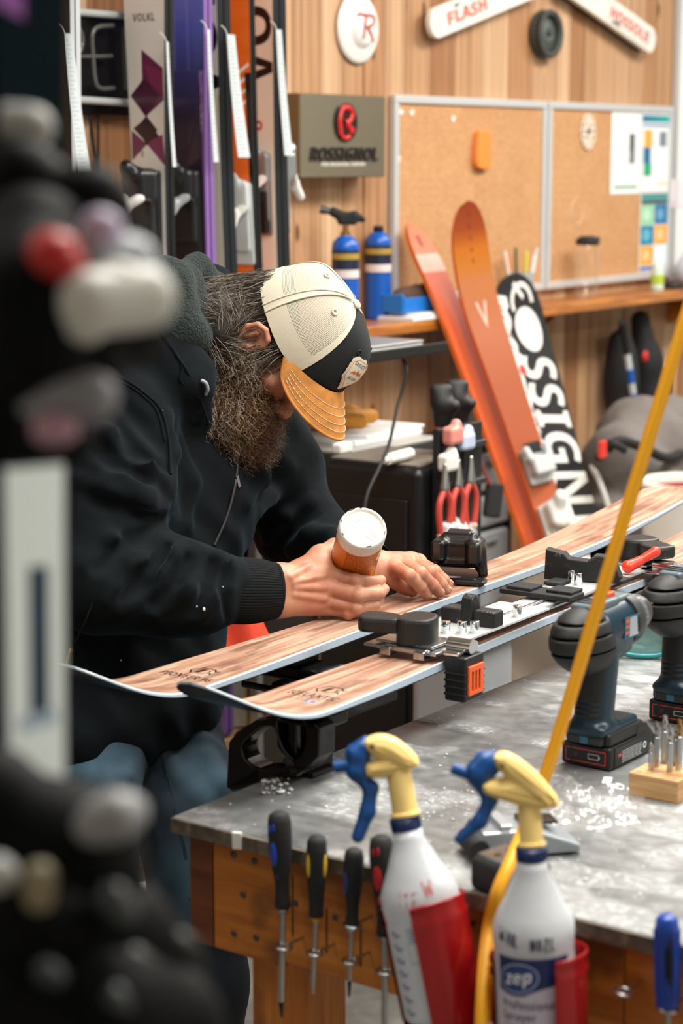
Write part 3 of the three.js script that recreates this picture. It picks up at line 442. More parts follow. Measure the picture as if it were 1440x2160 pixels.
{ // taupe sign box with an oval emblem and lettering
  const zf = 0.085, a = onZ(632, 196, zf), b = onZ(812, 373, zf), w = b.x - a.x, h = a.y - b.y, cx = (a.x + b.x) / 2, cy = (a.y + b.y) / 2;
  const t = thing('brand_sign', 'taupe metal sign box with a red oval emblem and black lettering', 'sign');
  part(t, 'case', box(w, h, zf - 0.004, cx, cy, zf / 2, 0.003), mat(0x6e5636, 0.5));
  part(t, 'face', xf(sheet(w - 0.004, h - 0.004, 0.003), M4().makeTranslation(cx, cy, zf - 0.003)), mat(0xffffff, 0.42, { metalness: 0.25, map: canvasTex(1024, 600, (k, W, H) => {
    const g = k.createLinearGradient(0, 0, W, H); g.addColorStop(0, '#77705f'); g.addColorStop(1, '#6b6454'); k.fillStyle = g; k.fillRect(0, 0, W, H);
    k.fillStyle = '#f2ece0'; k.font = 'bold 40px sans-serif'; k.textAlign = 'center'; k.fillText('PURE MOUNTAIN COMPANY', W * 0.5, 520, 780);
  }) }));
  part(t, 'oval_emblem', extr(smoothShape([[0, 0.05], [0.036, 0.036], [0.05, 0], [0.036, -0.036], [0, -0.05], [-0.036, -0.036], [-0.05, 0], [-0.036, 0.036]], 48), 0.006, 0.002, [], M4().makeTranslation(cx + 0.004, cy + 0.036, zf)), mat(0x1c0d0c, 0.3));
  const redm = mat(0xc81f22, 0.3), ex = cx + 0.004, ey = cy + 0.036;
  part(t, 'emblem_letter', [tube([V(ex - 0.0255, ey - 0.0333, zf + 0.004), V(ex - 0.0289, ey + 0.0074, zf + 0.004), V(ex - 0.0153, ey + 0.0340, zf + 0.004), V(ex + 0.0102, ey + 0.0355, zf + 0.004), V(ex + 0.0255, ey + 0.0222, zf + 0.004), V(ex + 0.0136, ey + 0.0030, zf + 0.004), V(ex - 0.0068, ey - 0.0015, zf + 0.004)], 0.008, 40, 8), tube([V(ex - 0.0051, ey - 0.0015, zf + 0.004), V(ex + 0.0119, ey - 0.0118, zf + 0.004), V(ex + 0.0221, ey - 0.0252, zf + 0.004), V(ex + 0.0255, ey - 0.0133, zf + 0.004)], 0.008, 24, 8), tube([V(ex - 0.0255, ey - 0.0340, zf + 0.004), V(ex - 0.0068, ey - 0.0414, zf + 0.004), V(ex + 0.0136, ey - 0.0370, zf + 0.004)], 0.007, 16, 8)], redm, 'red letter R inside the oval');
  const { FontLoader } = await import('three/addons/loaders/FontLoader.js'); const { TextGeometry } = await import('three/addons/geometries/TextGeometry.js');
  const font = await new FontLoader().loadAsync('fonts/droid/droid_sans_bold.typeface.json');
  const tg = new TextGeometry('ROSSIGNOL', { font, size: 0.034, depth: 0.006, curveSegments: 5 }); tg.computeBoundingBox(); const tw = tg.boundingBox.max.x; tg.scale((w * 0.8) / tw, 1, 1); tg.applyMatrix4(M4().set(1, 0.2, 0, 0, 0, 1, 0, 0, 0, 0, 1, 0, 0, 0, 0, 1)); tg.translate(cx - w * 0.41, cy - 0.062, zf);
  part(t, 'lettering', tg, mat(0x221f1b, 0.35), 'raised black lettering ROSSIGNOL');
  settle(t);
}
{ // round dome, wheel, crossed boards
  const c = onZ(752, 60, 0.002), t = thing('dome_plaque', 'round white domed plaque with a red letter R on the plank wall', 'plaque');
  part(t, 'dome', turned([[0, 0.036], [0.03, 0.035], [0.044, 0.031], [0.048, 0.022], [0.06, 0.017], [0.085, 0.012], [0.093, 0.004], [0.091, 0], [0, 0]], 48, c, V(0, 0, 1)), mat(0xe9e9e6, 0.35));
  const z = c.z + 0.036, rr = mat(0xb5332c, 0.4), X = (u, v) => V(c.x + u, c.y + v, z - Math.max(0, Math.hypot(u, v) - 0.03) * 0.3);
  part(t, 'letter', [tube([X(-0.034, 0.034), X(0.0, 0.032), X(0.03, 0.03), X(0.032, 0.02), X(0.016, 0.006), X(-0.006, 0.001)], 0.0042, 30, 6), tube([X(-0.006, 0.034), X(-0.012, 0.01), X(-0.018, -0.028)], 0.004, 16, 6), tube([X(-0.004, 0.002), X(0.012, -0.012), X(0.03, -0.034)], 0.004, 16, 6)], rr, 'red script letter R');
  settle(t);
  const q = onZ(1152, 72, 0.02), p = thing('pulley_wheel', 'dark round rubber wheel hung on the plank wall', 'wheel');
  part(p, 'rim', turned([[0.052, 0.0], [0.07, 0], [0.073, 0.006], [0.066, 0.014], [0.066, 0.024], [0.073, 0.032], [0.07, 0.038], [0.058, 0.038], [0.052, 0.03], [0.052, 0]], 44, V(q.x, q.y, 0.002), V(0, 0, 1)), mat(0x373b37, 0.6));
  part(p, 'web', turned([[0, 0.022], [0.012, 0.022], [0.014, 0.028], [0.026, 0.028], [0.028, 0.022], [0.053, 0.02], [0.053, 0.004], [0, 0.004]], 40, V(q.x, q.y, 0.002), V(0, 0, 1)), mat(0x4d544e, 0.55));
  part(p, 'hub_cap', turned([[0, 0.034], [0.006, 0.033], [0.008, 0.028], [0.008, 0.02], [0, 0.02]], 24, V(q.x, q.y, 0.002), V(0, 0, 1)), mat(0x1f2a2a, 0.4));
  settle(p);
  const plank = (name, label, pa, pb, half, word, flip) => {
    const a = onZ(...pa, 0.03), b = onZ(...pb, 0.03), d = b.clone().sub(a), L = d.length(), ang = Math.atan2(d.y, d.x), pts = []; const r = half;
    for (let i = 0; i <= 12; i++) { const s = -Math.PI / 2 - (i / 12) * Math.PI; pts.push([r * 0.9 + Math.cos(s) * r * 0.9, Math.sin(s) * r]); }
    pts.push([L, r], [L, -r]);
    const m = rot(0, 0, ang, a.clone()); const o = thing(name, label, 'sign');
    part(o, 'board', extr(pts.reverse(), 0.018, 0.002, [], m), mat(0xe3e0d8, 0.5)); 
    if (flip) part(o, 'back_board', extr(pts.map(([x, y]) => [x, y - 0.006]), 0.01, 0.001, [], rot(0, 0, ang, V(a.x, a.y, 0.004))), K.black);
    const w2 = 0.3; part(o, 'lettering', xf(sheet(w2, half * 1.5, 0.0008), rot(0, 0, ang + (flip ? Math.PI : 0), V(a.x + Math.cos(ang) * (0.19) , a.y + Math.sin(ang) * (0.19), 0.049))), mat(0xffffff, 0.5, { map: canvasTex(768, 256, (k, W, H) => {
      k.fillStyle = '#e3e0d8'; k.fillRect(0, 0, W, H); k.textAlign = 'center'; k.textBaseline = 'middle'; k.font = 'bold 190px sans-serif'; k.lineWidth = 10; k.strokeStyle = '#b6463c'; k.fillStyle = '#cf7468'; k.fillText(word, W / 2, H / 2 + 6, W - 60); k.strokeText(word, W / 2, H / 2 + 6, W - 60); k.fillStyle = '#23262a'; k.beginPath(); k.moveTo(flip ? 60 : 210, flip ? 250 : 0); k.lineTo(flip ? 250 : 330, flip ? 250 : 0); k.lineTo(flip ? 160 : 240, flip ? 200 : 40); k.fill();
    }) }), 'red outlined lettering'); settle(o);
  };
  plank('ski_sign', 'white rounded board with red lettering FLASH, left of the dark wheel', [897, 55], [1130, -40], 0.042, 'FLASH', false);
  plank('ski_sign', 'white rounded board with red lettering sloping down, right of the dark wheel', [1372, 92], [1180, -45], 0.042, 'HOSSOLE', true);
}
// things standing on the shelf
const SH = 1.2625;
function torchCanister(name, label, px, py, torch) {
  const t = thing(name, label, 'gas torch'), o = onY(px, py, SH); o.y = SH;
  part(t, 'cylinder', turned([[0, 0], [0.032, 0], [0.0355, 0.004], [0.0355, 0.205], [0.033, 0.218], [0.022, 0.231], [0.013, 0.236], [0, 0.237]], 36, o), mat(0x0f56b4, 0.3));
  part(t, 'label_band', [turned([[0.0358, 0.125], [0.0361, 0.127], [0.0361, 0.198], [0.0358, 0.2]], 36, o)], mat(0x14213a, 0.4));
  part(t, 'gold_print', [turned([[0.0362, 0.176], [0.0364, 0.177], [0.0364, 0.19], [0.0362, 0.191]], 36, o)], mat(0xa98d3a, 0.4)); part(t, 'white_print', [turned([[0.0362, 0.128], [0.0364, 0.129], [0.0364, 0.148], [0.0362, 0.149]], 36, o)], mat(0xdcd3d3, 0.4));
  if (!torch) part(t, 'valve_cap', turned([[0, 0.252], [0.012, 0.252], [0.014, 0.249], [0.014, 0.235], [0, 0.235]], 20, o), K.softBlack);
  else {
    part(t, 'brass_stem', [rod(V(o.x, o.y + 0.234, o.z), V(o.x, o.y + 0.262, o.z), 0.008), rod(V(o.x, o.y + 0.236, o.z), V(o.x, o.y + 0.246, o.z), 0.013)], K.brass);
    const m = M4().makeBasis(V(0.588, 0, 0.809), V(0, 1, 0), V(-0.809, 0, 0.588)).setPosition(o.x, o.y, o.z);
    part(t, 'torch_head', xf(skin(sU(0.008, sBox(0.005, 0.28, 0, 0.026, 0.017, 0.014, 0.01), sCap(V(0.025, 0.287, 0), V(0.045, 0.277, 0), 0.012, 0.008), sCap(V(-0.015, 0.288, 0), V(-0.03, 0.296, 0), 0.013)), V(-0.06, 0.25, -0.03), V(0.07, 0.32, 0.03), 0.0025), m), K.softBlack);
    part(t, 'burner_tube', [rod(V(-0.03, 0.296, 0), V(-0.064, 0.303, 0), 0.0085), rod(V(-0.05, 0.3, 0), V(-0.066, 0.3035, 0), 0.0105)].map((g) => g.applyMatrix4(m)), K.darkSteel);
  }
  return settle(t);
}
torchCanister('gas_torch', 'blue gas canister with a black torch head on the shelf', 728, 690, true);
torchCanister('gas_canister', 'blue gas canister without a torch head, nearest the cork board', 797, 672, false);
{
  const o = onZ(872, 640, 0.1); o.y = SH;
  const t = thing('plastic_tray', 'bright blue plastic tray holding brown and black rags on the shelf', 'tray');
  part(t, 'tray', [box(0.2, 0.01, 0.07, o.x, SH + 0.024, o.z, 0.004), box(0.2, 0.045, 0.008, o.x, SH + 0.042, o.z - 0.034, 0.003), box(0.2, 0.04, 0.008, o.x, SH + 0.04, o.z + 0.034, 0.003), box(0.01, 0.05, 0.07, o.x + 0.1, SH + 0.045, o.z, 0.004), box(0.01, 0.05, 0.07, o.x - 0.1, SH + 0.045, o.z, 0.004)], mat(0x1373c9, 0.35)); settle(t);
  single('brown_rag', 'crumpled brown rag lying in the blue tray', 'rag', skin(sU(0.02, sEll(V(o.x - 0.04, SH + 0.058, o.z), 0.055, 0.03, 0.028), sEll(V(o.x + 0.02, SH + 0.06, o.z), 0.04, 0.032, 0.028)), V(o.x - 0.12, SH + 0.02, o.z - 0.05), V(o.x + 0.12, SH + 0.12, o.z + 0.05), 0.004), mat(0x4a332a, 0.8));
  single('rubber_bung', 'black rubber bung resting on the blue tray edge', 'bung', skin(sU(0.01, sEll(V(o.x + 0.068, SH + 0.078, o.z), 0.022, 0.02, 0.02), sCap(V(o.x + 0.06, SH + 0.05, o.z), V(o.x + 0.068, SH + 0.075, o.z), 0.012)), V(o.x + 0.02, SH + 0.02, o.z - 0.04), V(o.x + 0.11, SH + 0.12, o.z + 0.04), 0.003), K.softBlack);
  single('paper_stack', 'flat stack of white paper under the blue tray', 'paper', [box(0.22, 0.01, 0.13, o.x + 0.0, SH + 0.005, o.z + 0.008, 0.001), box(0.2, 0.008, 0.12, o.x + 0.02, SH + 0.014, o.z + 0.004, 0.001, [0, 0.06, 0])], K.paper);
  const r = onZ(942, 640, 0.1); const tr = thing('tape_roll', 'pale roll of tape standing behind the leaning orange ski', 'tape');
  part(tr, 'tape', turned([[0.014, 0], [0.03, 0], [0.032, 0.003], [0.032, 0.04], [0.03, 0.043], [0.014, 0.043]], 32, V(r.x, SH, r.z)), mat(0xb9b4a8, 0.6)); part(tr, 'core', turned([[0.011, 0], [0.014, 0], [0.014, 0.044], [0.011, 0.044], [0.011, 0]], 28, V(r.x, SH, r.z)), mat(0x6a5a46, 0.8)); settle(tr);
  const c = onZ(1098, 600, 0.07); const cup = thing('pen_cup', 'clear cup full of coloured pens behind the snowboard tip', 'cup');
  part(cup, 'cup', turned([[0, 0], [0.034, 0], [0.04, 0.095], [0.037, 0.095], [0.031, 0.004], [0, 0.004]], 28, V(c.x, SH, c.z)), mat(0xcdd6da, 0.2, { transmission: 0.5, thickness: 0 })); settle(cup);
  [[-0.022, 0xd8702c, 'orange'], [-0.008, 0xd7d94a, 'yellow'], [0.006, 0x4f5d3a, 'green'], [0.02, 0xe6e6e2, 'white'], [-0.03, 0xdfe2e4, 'pale grey'], [0.028, 0xc9ced2, 'silver']].forEach(([dx, col, n], i) => { const a = V(c.x + dx * 0.6, SH + 0.006, c.z + ((i % 2) - 0.5) * 0.03), b = V(c.x + dx * 1.6, SH + 0.135 + (i % 3) * 0.01, c.z + ((i % 2) - 0.5) * 0.05); const p = thing('pen', n + ' pen standing in the clear cup on the shelf', 'pen'); part(p, 'barrel', rod(a, b, 0.005), mat(col, 0.4)); const d = b.clone().sub(a).normalize(); part(p, 'cap', rod(b, b.clone().addScaledVector(d, 0.014), 0.0055, 0.004), mat(col, 0.3)); settle(p); });
  const w = onZ(1237, 600, 0.09); const bt = thing('squeeze_bottle', 'clear plastic bottle with a black cap in front of the cork board', 'bottle');
  part(bt, 'body', turned([[0, 0], [0.032, 0], [0.036, 0.006], [0.035, 0.09], [0.037, 0.1], [0.037, 0.15], [0.03, 0.168], [0.03, 0.166], [0.035, 0.15], [0.035, 0.1], [0.033, 0.09], [0.034, 0.007], [0, 0.003]], 36, V(w.x, SH, w.z)), mat(0xffffff, 0.1, { transmission: 1, thickness: 0 }));
  part(bt, 'cap', [turned([[0, 0.192], [0.02, 0.192], [0.034, 0.184], [0.038, 0.176], [0.036, 0.165], [0, 0.165]], 36, V(w.x, SH, w.z)), box(0.03, 0.014, 0.02, w.x + 0.034, SH + 0.182, w.z + 0.01, 0.006)], K.softBlack); settle(bt);
  const g = onZ(1386, 575, 0.1); const gb = thing('glue_tube', 'small bottle with a lime green band near the whiteboard', 'bottle');
  part(gb, 'body', turned([[0, 0], [0.02, 0], [0.022, 0.003], [0.022, 0.07], [0.012, 0.082], [0.012, 0.09], [0, 0.09]], 24, V(g.x, SH, g.z)), mat(0xc9dccf, 0.35)); part(gb, 'band', turned([[0.0222, 0.02], [0.0226, 0.021], [0.0226, 0.05], [0.0222, 0.051]], 24, V(g.x, SH, g.z)), mat(0xa9c63f, 0.4)); settle(gb);
  const h = onZ(1420, 585, 0.1); single('rubber_stopper', 'dark rubber puck lying on the shelf end', 'puck', turned([[0, 0.028], [0.03, 0.026], [0.036, 0.018], [0.036, 0.004], [0.034, 0], [0, 0]], 28, V(h.x, SH, h.z)), mat(0x2a2423, 0.6));
  const h2 = onZ(1452, 585, 0.09); single('grey_pouch', 'grey lavender pouch standing at the right end of the shelf', 'pouch', skin(sU(0.03, sEll(V(h2.x, SH + 0.05, h2.z), 0.06, 0.055, 0.045), sEll(V(h2.x + 0.03, SH + 0.09, h2.z), 0.04, 0.04, 0.03)), V(h2.x - 0.09, SH, h2.z - 0.07), V(h2.x + 0.1, SH + 0.15, h2.z + 0.07), 0.005), mat(0xb4b6c4, 0.7));
}

// ---------------------------------------------------------------- skis, board and bags against the wall
// a ski standing or hanging: from foot p0 to tip p1, top surface facing n; half(s) is the half width at s metres from the foot
function standingSki(t, p0, p1, n, half, o) {
  const Y = p1.clone().sub(p0), L = Y.length(); Y.normalize(); const Z = n.clone().addScaledVector(Y, -n.dot(Y)).normalize(), X = Y.clone().cross(Z), m = basis(X, Y, Z, p0), N = 70, P = { top: [], side: [], base: [] }, uv = [];
  const rows = []; for (let i = 0; i <= N; i++) { const u = i / N, s = L * lerp(u, 0.5 - 0.5 * Math.cos(u * Math.PI), 0.7); let h = half(s); const dt = L - s; if (dt < o.tip) h *= Math.sqrt(Math.max(0, 1 - (1 - dt / o.tip) ** 2.5)); if (s < o.tail) h *= Math.sqrt(Math.max(0, 1 - (1 - s / o.tail) ** 4)) || 0; rows.push({ s, h: Math.max(h, 0.001), w: (o.rise ?? 0.05) * Math.max(0, (s - L + (o.riseLen ?? 0.25)) / (o.riseLen ?? 0.25)) ** 2, t: o.thick ?? 0.013 }); }
  const q = (k, a, b, c, d) => P[k].push(...a, ...b, ...c, ...a, ...c, ...d), pt = (r, sg, dz) => [sg * r.h, r.s, r.w - dz];
  for (let i = 0; i < N; i++) { const a = rows[i], b = rows[i + 1]; q('top', pt(a, -1, 0), pt(a, 1, 0), pt(b, 1, 0), pt(b, -1, 0)); uv.push(0.5 - a.h / o.full, a.s / L, 0.5 + a.h / o.full, a.s / L, 0.5 + b.h / o.full, b.s / L, 0.5 - a.h / o.full, a.s / L, 0.5 + b.h / o.full, b.s / L, 0.5 - b.h / o.full, b.s / L); for (const sg of [-1, 1]) { const f = sg > 0 ? [pt(a, 1, 0), pt(a, 1, a.t), pt(b, 1, b.t), pt(b, 1, 0)] : [pt(a, -1, a.t), pt(a, -1, 0), pt(b, -1, 0), pt(b, -1, b.t)]; q('side', ...f); } q('base', pt(a, 1, a.t), pt(a, -1, a.t), pt(b, -1, b.t), pt(b, 1, b.t)); }
  const mk = (k, u) => { const g = new THREE.BufferGeometry(); g.setAttribute('position', new THREE.Float32BufferAttribute(P[k], 3)); g.setAttribute('uv', new THREE.Float32BufferAttribute(u ?? new Float32Array(P[k].length / 3 * 2), 2)); g.computeVertexNormals(); g.applyMatrix4(m); return keep(g); };
  part(t, 'topsheet', mk('top', uv), o.top); part(t, 'sidewall', mk('side'), o.side ?? K.black); part(t, 'base', mk('base'), o.base ?? skiBase);
  return { m, L, X, Y, Z };
}
// generic alpine binding pieces on a ski: local x across, y along the ski, z out of the topsheet
function heelPiece(t, m, s, main, leverM, accent, o3 = 1) {
  const M = m.clone().multiply(M4().makeTranslation(0, s, 0)).multiply(M4().makeScale(1.18, 1.3, o3));
  const b = part(t, 'heel_binding', xf(skin(sU(0.008, sBox(0, -0.02, 0.008, 0.034, 0.075, 0.009, 0.004), sBox(0, 0.03, 0.035, 0.03, 0.03, 0.028, 0.014), sCap(V(0, 0.045, 0.05), V(0, 0.06, 0.074), 0.02, 0.015), sBox(0, -0.03, 0.022, 0.026, 0.04, 0.01, 0.005)), V(-0.05, -0.11, -0.004), V(0.05, 0.1, 0.1), 0.0035), M), main);
  part(b, 'heel_lever', xf(skin(sU(0.008, sCap(V(-0.02, 0.01, 0.055), V(0.0, -0.005, 0.085), 0.009, 0.01), sCap(V(0.02, 0.01, 0.055), V(0.0, -0.005, 0.085), 0.009, 0.01), sCap(V(0, -0.005, 0.085), V(0, -0.03, 0.112), 0.012, 0.009)), V(-0.05, -0.06, 0.03), V(0.05, 0.04, 0.13), 0.003), M), leverM);
  if (accent) part(b, 'accent_plate', xf(box(0.03, 0.02, 0.006, 0, 0.045, 0.066, 0.002, [0.5, 0, 0]), M), accent);
  return b;
}
function toePiece(t, m, s, main, accent) {
  const M = m.clone().multiply(M4().makeTranslation(0, s, 0));
  const b = part(t, 'toe_binding', xf(skin(sSub(sU(0.01, sBox(0, 0, 0.008, 0.036, 0.05, 0.009, 0.004), sBox(0, -0.005, 0.034, 0.034, 0.026, 0.02, 0.01), sCap(V(-0.03, 0.02, 0.04), V(-0.034, 0.045, 0.036), 0.011), sCap(V(0.03, 0.02, 0.04), V(0.034, 0.045, 0.036), 0.011)), sBox(0, 0.05, 0.04, 0.02, 0.03, 0.016, 0.005)), V(-0.055, -0.06, -0.003), V(0.055, 0.065, 0.065), 0.0035), M), main);
  if (accent) part(b, 'toe_pad', xf(box(0.05, 0.03, 0.008, 0, 0.05, 0.02, 0.002), M), accent); return b;
}
const leanZ = (y) => 0.26 + (1.26 - y) * 0.444, leanPt = (px, py) => { const d = sight(px, py), n = V(0, 0.444, 1), k = (0.26 + 1.26 * 0.444 - EYE.y * 0.444 - EYE.z) / (d.y * 0.444 + d.z); return EYE.clone().addScaledVector(d, k); };
const leanN = V(0, 0.406, 0.914), turnedN = V(-0.42, 0.37, 0.83);
{
  const tip = leanPt(937, 450), mid = leanPt(1105, 940); let dir = tip.clone().sub(mid).normalize(); const foot = mid.clone().addScaledVector(dir, -(mid.y - 0.006) / dir.y); tip.z += 0.02;
  const orangeTop = canvasTex(128, 1024, (k, w, h) => { const g = k.createLinearGradient(0, 0, 0, h); g.addColorStop(0, '#a8461c'); g.addColorStop(0.04, '#b5531f'); g.addColorStop(0.07, '#e2831f'); g.addColorStop(0.1, '#dd8a34'); g.addColorStop(0.12, '#d98a55'); g.addColorStop(0.2, '#cf7a50'); g.addColorStop(0.3, '#c66a44'); g.addColorStop(1, '#cc6233'); k.fillStyle = g; k.fillRect(0, 0, w, h); k.strokeStyle = '#f3e6d8'; k.lineWidth = 7; k.beginPath(); k.moveTo(46, 158); k.lineTo(62, 196); k.lineTo(78, 158); k.stroke(); k.fillStyle = 'rgba(90,45,20,0.5)'; for (let i = 0; i < 5; i++) { k.beginPath(); k.arc(64, 20 + i * 18, 4, 0, 7); k.fill(); } });
  const t = thing('ski', 'orange ski with a white V, leaning on the shelf in front of a coral ski', 'ski');
  const half = (L) => (s) => 0.046 + 0.012 * bump(s, L - 0.2, 0.3) + 0.012 * bump(s, 0.1, 0.3);
  const f = standingSki(t, foot, tip, turnedN, half(1.7), { tip: 0.13, tail: 0.03, rise: 0.1, riseLen: 0.34, full: 0.118, top: mat(0xd2ccc6, 0.4, { map: orangeTop }), side: mat(0xdf6a1c, 0.4), base: mat(0xd8602a, 0.35) });
  const sAtPx = (px, py) => leanPt(px, py).sub(foot).dot(f.Y);
  toePiece(t, f.m, sAtPx(1128, 985), K.lightGrey, K.black); heelPiece(t, f.m, sAtPx(1165, 1120), K.white, K.cream, K.darkSteel); settle(t);
  const t2 = thing('ski', 'coral orange ski behind the leaning orange one, its tip bending away to the left', 'ski');
  const tip2 = leanPt(922, 462), foot2 = foot.clone(); tip2.z -= 0.06; foot2.z -= 0.062; foot2.x -= 0.0;
  const coral = canvasTex(64, 1024, (k, w, h) => { k.fillStyle = '#ee6f3f'; k.fillRect(0, 0, w, h); k.fillStyle = '#f08a64'; k.fillRect(0, 0, w, 80); k.fillStyle = '#f5dccf'; k.fillRect(0, 60, w, 34); k.fillStyle = '#a84a2c'; k.fillRect(24, 24, 12, 22); });
  standingSki(t2, foot2, tip2, leanN, half(1.7), { tip: 0.15, tail: 0.03, rise: -0.03, riseLen: 0.34, full: 0.124, top: mat(0xdad2cc, 0.4, { map: coral }), side: mat(0xe06a22, 0.4), base: mat(0xe06a22, 0.4) }); settle(t2);
  // snowboard
  const bt = leanPt(1100, 588), bm = leanPt(1208, 960); dir = bt.clone().sub(bm).normalize(); const bf = bm.clone().addScaledVector(dir, -(bm.y - 0.008) / dir.y); bt.z -= 0.05; bf.z -= 0.05; const bl = bt.distanceTo(bf);
  const art = canvasTex(384, 2048, (k, w, h) => {
    k.fillStyle = '#191b20'; k.fillRect(0, 0, w, h); const r = rngOf(12); k.fillStyle = '#e2e1dc'; k.beginPath(); k.moveTo(0, 90); for (let y = 90; y < 1500; y += 26) k.lineTo(96 + r() * 46, y + r() * 20); k.lineTo(0, 1500); k.fill(); k.strokeStyle = '#2a2c30'; k.lineWidth = 6; for (let i = 0; i < 90; i++) { const y = 120 + i * 15, x = r() * 60; k.beginPath(); k.moveTo(x, y); k.lineTo(x + 30 + r() * 50, y + 10 + r() * 26); k.stroke(); }
    k.fillStyle = '#e2e1dc'; k.save(); k.translate(250, 0); k.beginPath(); k.arc(-10, 216, 92, 0, 7); k.fill(); k.lineWidth = 22; k.strokeStyle = '#e2e1dc'; k.beginPath(); k.arc(-30, 110, 70, 2.6, 6.2); k.stroke(); k.beginPath(); k.moveTo(-90, 40); k.lineTo(-20, 90); k.stroke();
    k.rotate(Math.PI / 2); k.font = 'bold 250px sans-serif'; k.textAlign = 'left'; k.textBaseline = 'middle'; k.scale(1, 1.3); k.fillText('SSIGN', 320, 12, 640); k.restore(); k.fillStyle = '#e6e5e0'; k.fillRect(140, 990, 230, 130); k.fillStyle = '#c23a2c'; k.beginPath(); k.arc(118, 390, 22, 0, 7); k.fill();
    k.fillStyle = '#d6d6d0'; k.fillRect(60, 1150, 300, 900); k.fillStyle = '#b9a888'; k.fillRect(120, 1260, 170, 120); k.fillStyle = '#24344c'; k.fillRect(60, 1120, 320, 26); k.fillStyle = '#d38a58'; k.fillRect(200, 1400, 130, 60);
  });
  const sb = thing('snowboard', 'black and white snowboard with big white lettering leaning beside the orange ski', 'snowboard');
  standingSki(sb, bf, bt, leanN, (s) => 0.117 + 0.02 * bump(s, bl - 0.2, 0.3) + 0.02 * bump(s, 0.2, 0.3), { tip: 0.17, tail: 0.1, rise: 0.04, riseLen: 0.2, full: 0.28, thick: 0.01, top: mat(0xffffff, 0.35, { map: art }) }); settle(sb);
}
{ // ski pole bags on the wall, pole with blue bands
  const sackM = mat(0x15161a, 0.6, { bumpMap: fleeceBump, bumpScale: 0.003 });
  const P = (px, py, z = 0.07) => onZ(px, py, z);
  const a = P(1308, 718), b = P(1312, 870), c = P(1350, 675), d = P(1372, 880);
  const t = thing('boot_bag', 'slim black padded sack hanging on the wall, left one of two', 'bag'); part(t, 'sack', skin(sU(0.05, sCap(a, b, 0.035, 0.045), sEll(P(1310, 800), 0.05, 0.12, 0.05)), V(a.x - 0.15, b.y - 0.08, 0.0), V(a.x + 0.15, a.y + 0.08, 0.16), 0.006), sackM); part(t, 'loop', ring(0.02, 0.004, P(1312, 700, 0.04), V(1, 0, 0.3)), K.softBlack); settle(t);
  const t2 = thing('boot_bag', 'taller black sack with a red patch hanging on the wall, right one of two', 'bag'); part(t2, 'sack', skin(sU(0.05, sCap(c, P(1362, 760), 0.032, 0.045), sCap(P(1362, 760), d, 0.05, 0.06), sEll(P(1385, 830), 0.06, 0.1, 0.05)), V(c.x - 0.15, d.y - 0.1, 0.0), V(d.x + 0.2, c.y + 0.08, 0.18), 0.006), sackM); part(t2, 'red_patch', ball(...P(1360, 752, 0.122).toArray(), 0.016, 0.02, 0.01), K.red); settle(t2);
  const p = thing('ski_pole', 'blue and white banded ski pole in front of the black sacks', 'ski pole'), q0 = P(1345, 905, 0.13), q1 = P(1322, 745, 0.14), L = (k) => q0.clone().lerp(q1, k), ft = q0.clone().addScaledVector(q1.clone().sub(q0), -5.2); ft.y = Math.max(ft.y, 0);
  const dd = q0.clone().sub(q1).normalize(), fl = q0.clone().addScaledVector(dd, q0.y / -dd.y - 0.004);
  part(p, 'shaft', rod(fl, q1, 0.009, 0.011), mat(0xd7dde2, 0.35)); for (const [i, j] of [[0.28, 0.48], [0.62, 0.8]]) part(p, 'blue_band', rod(L(i), L(j), 0.0115), mat(0x1f62c4, 0.35)); part(p, 'grip', rod(q1, q1.clone().addScaledVector(dd, -0.11), 0.012, 0.016), K.softBlack); part(p, 'basket', turned([[0.008, 0], [0.035, 0.004], [0.036, 0.008], [0.008, 0.01]], 20, fl.clone().addScaledVector(dd, -0.05), dd), K.softBlack); settle(p);
}
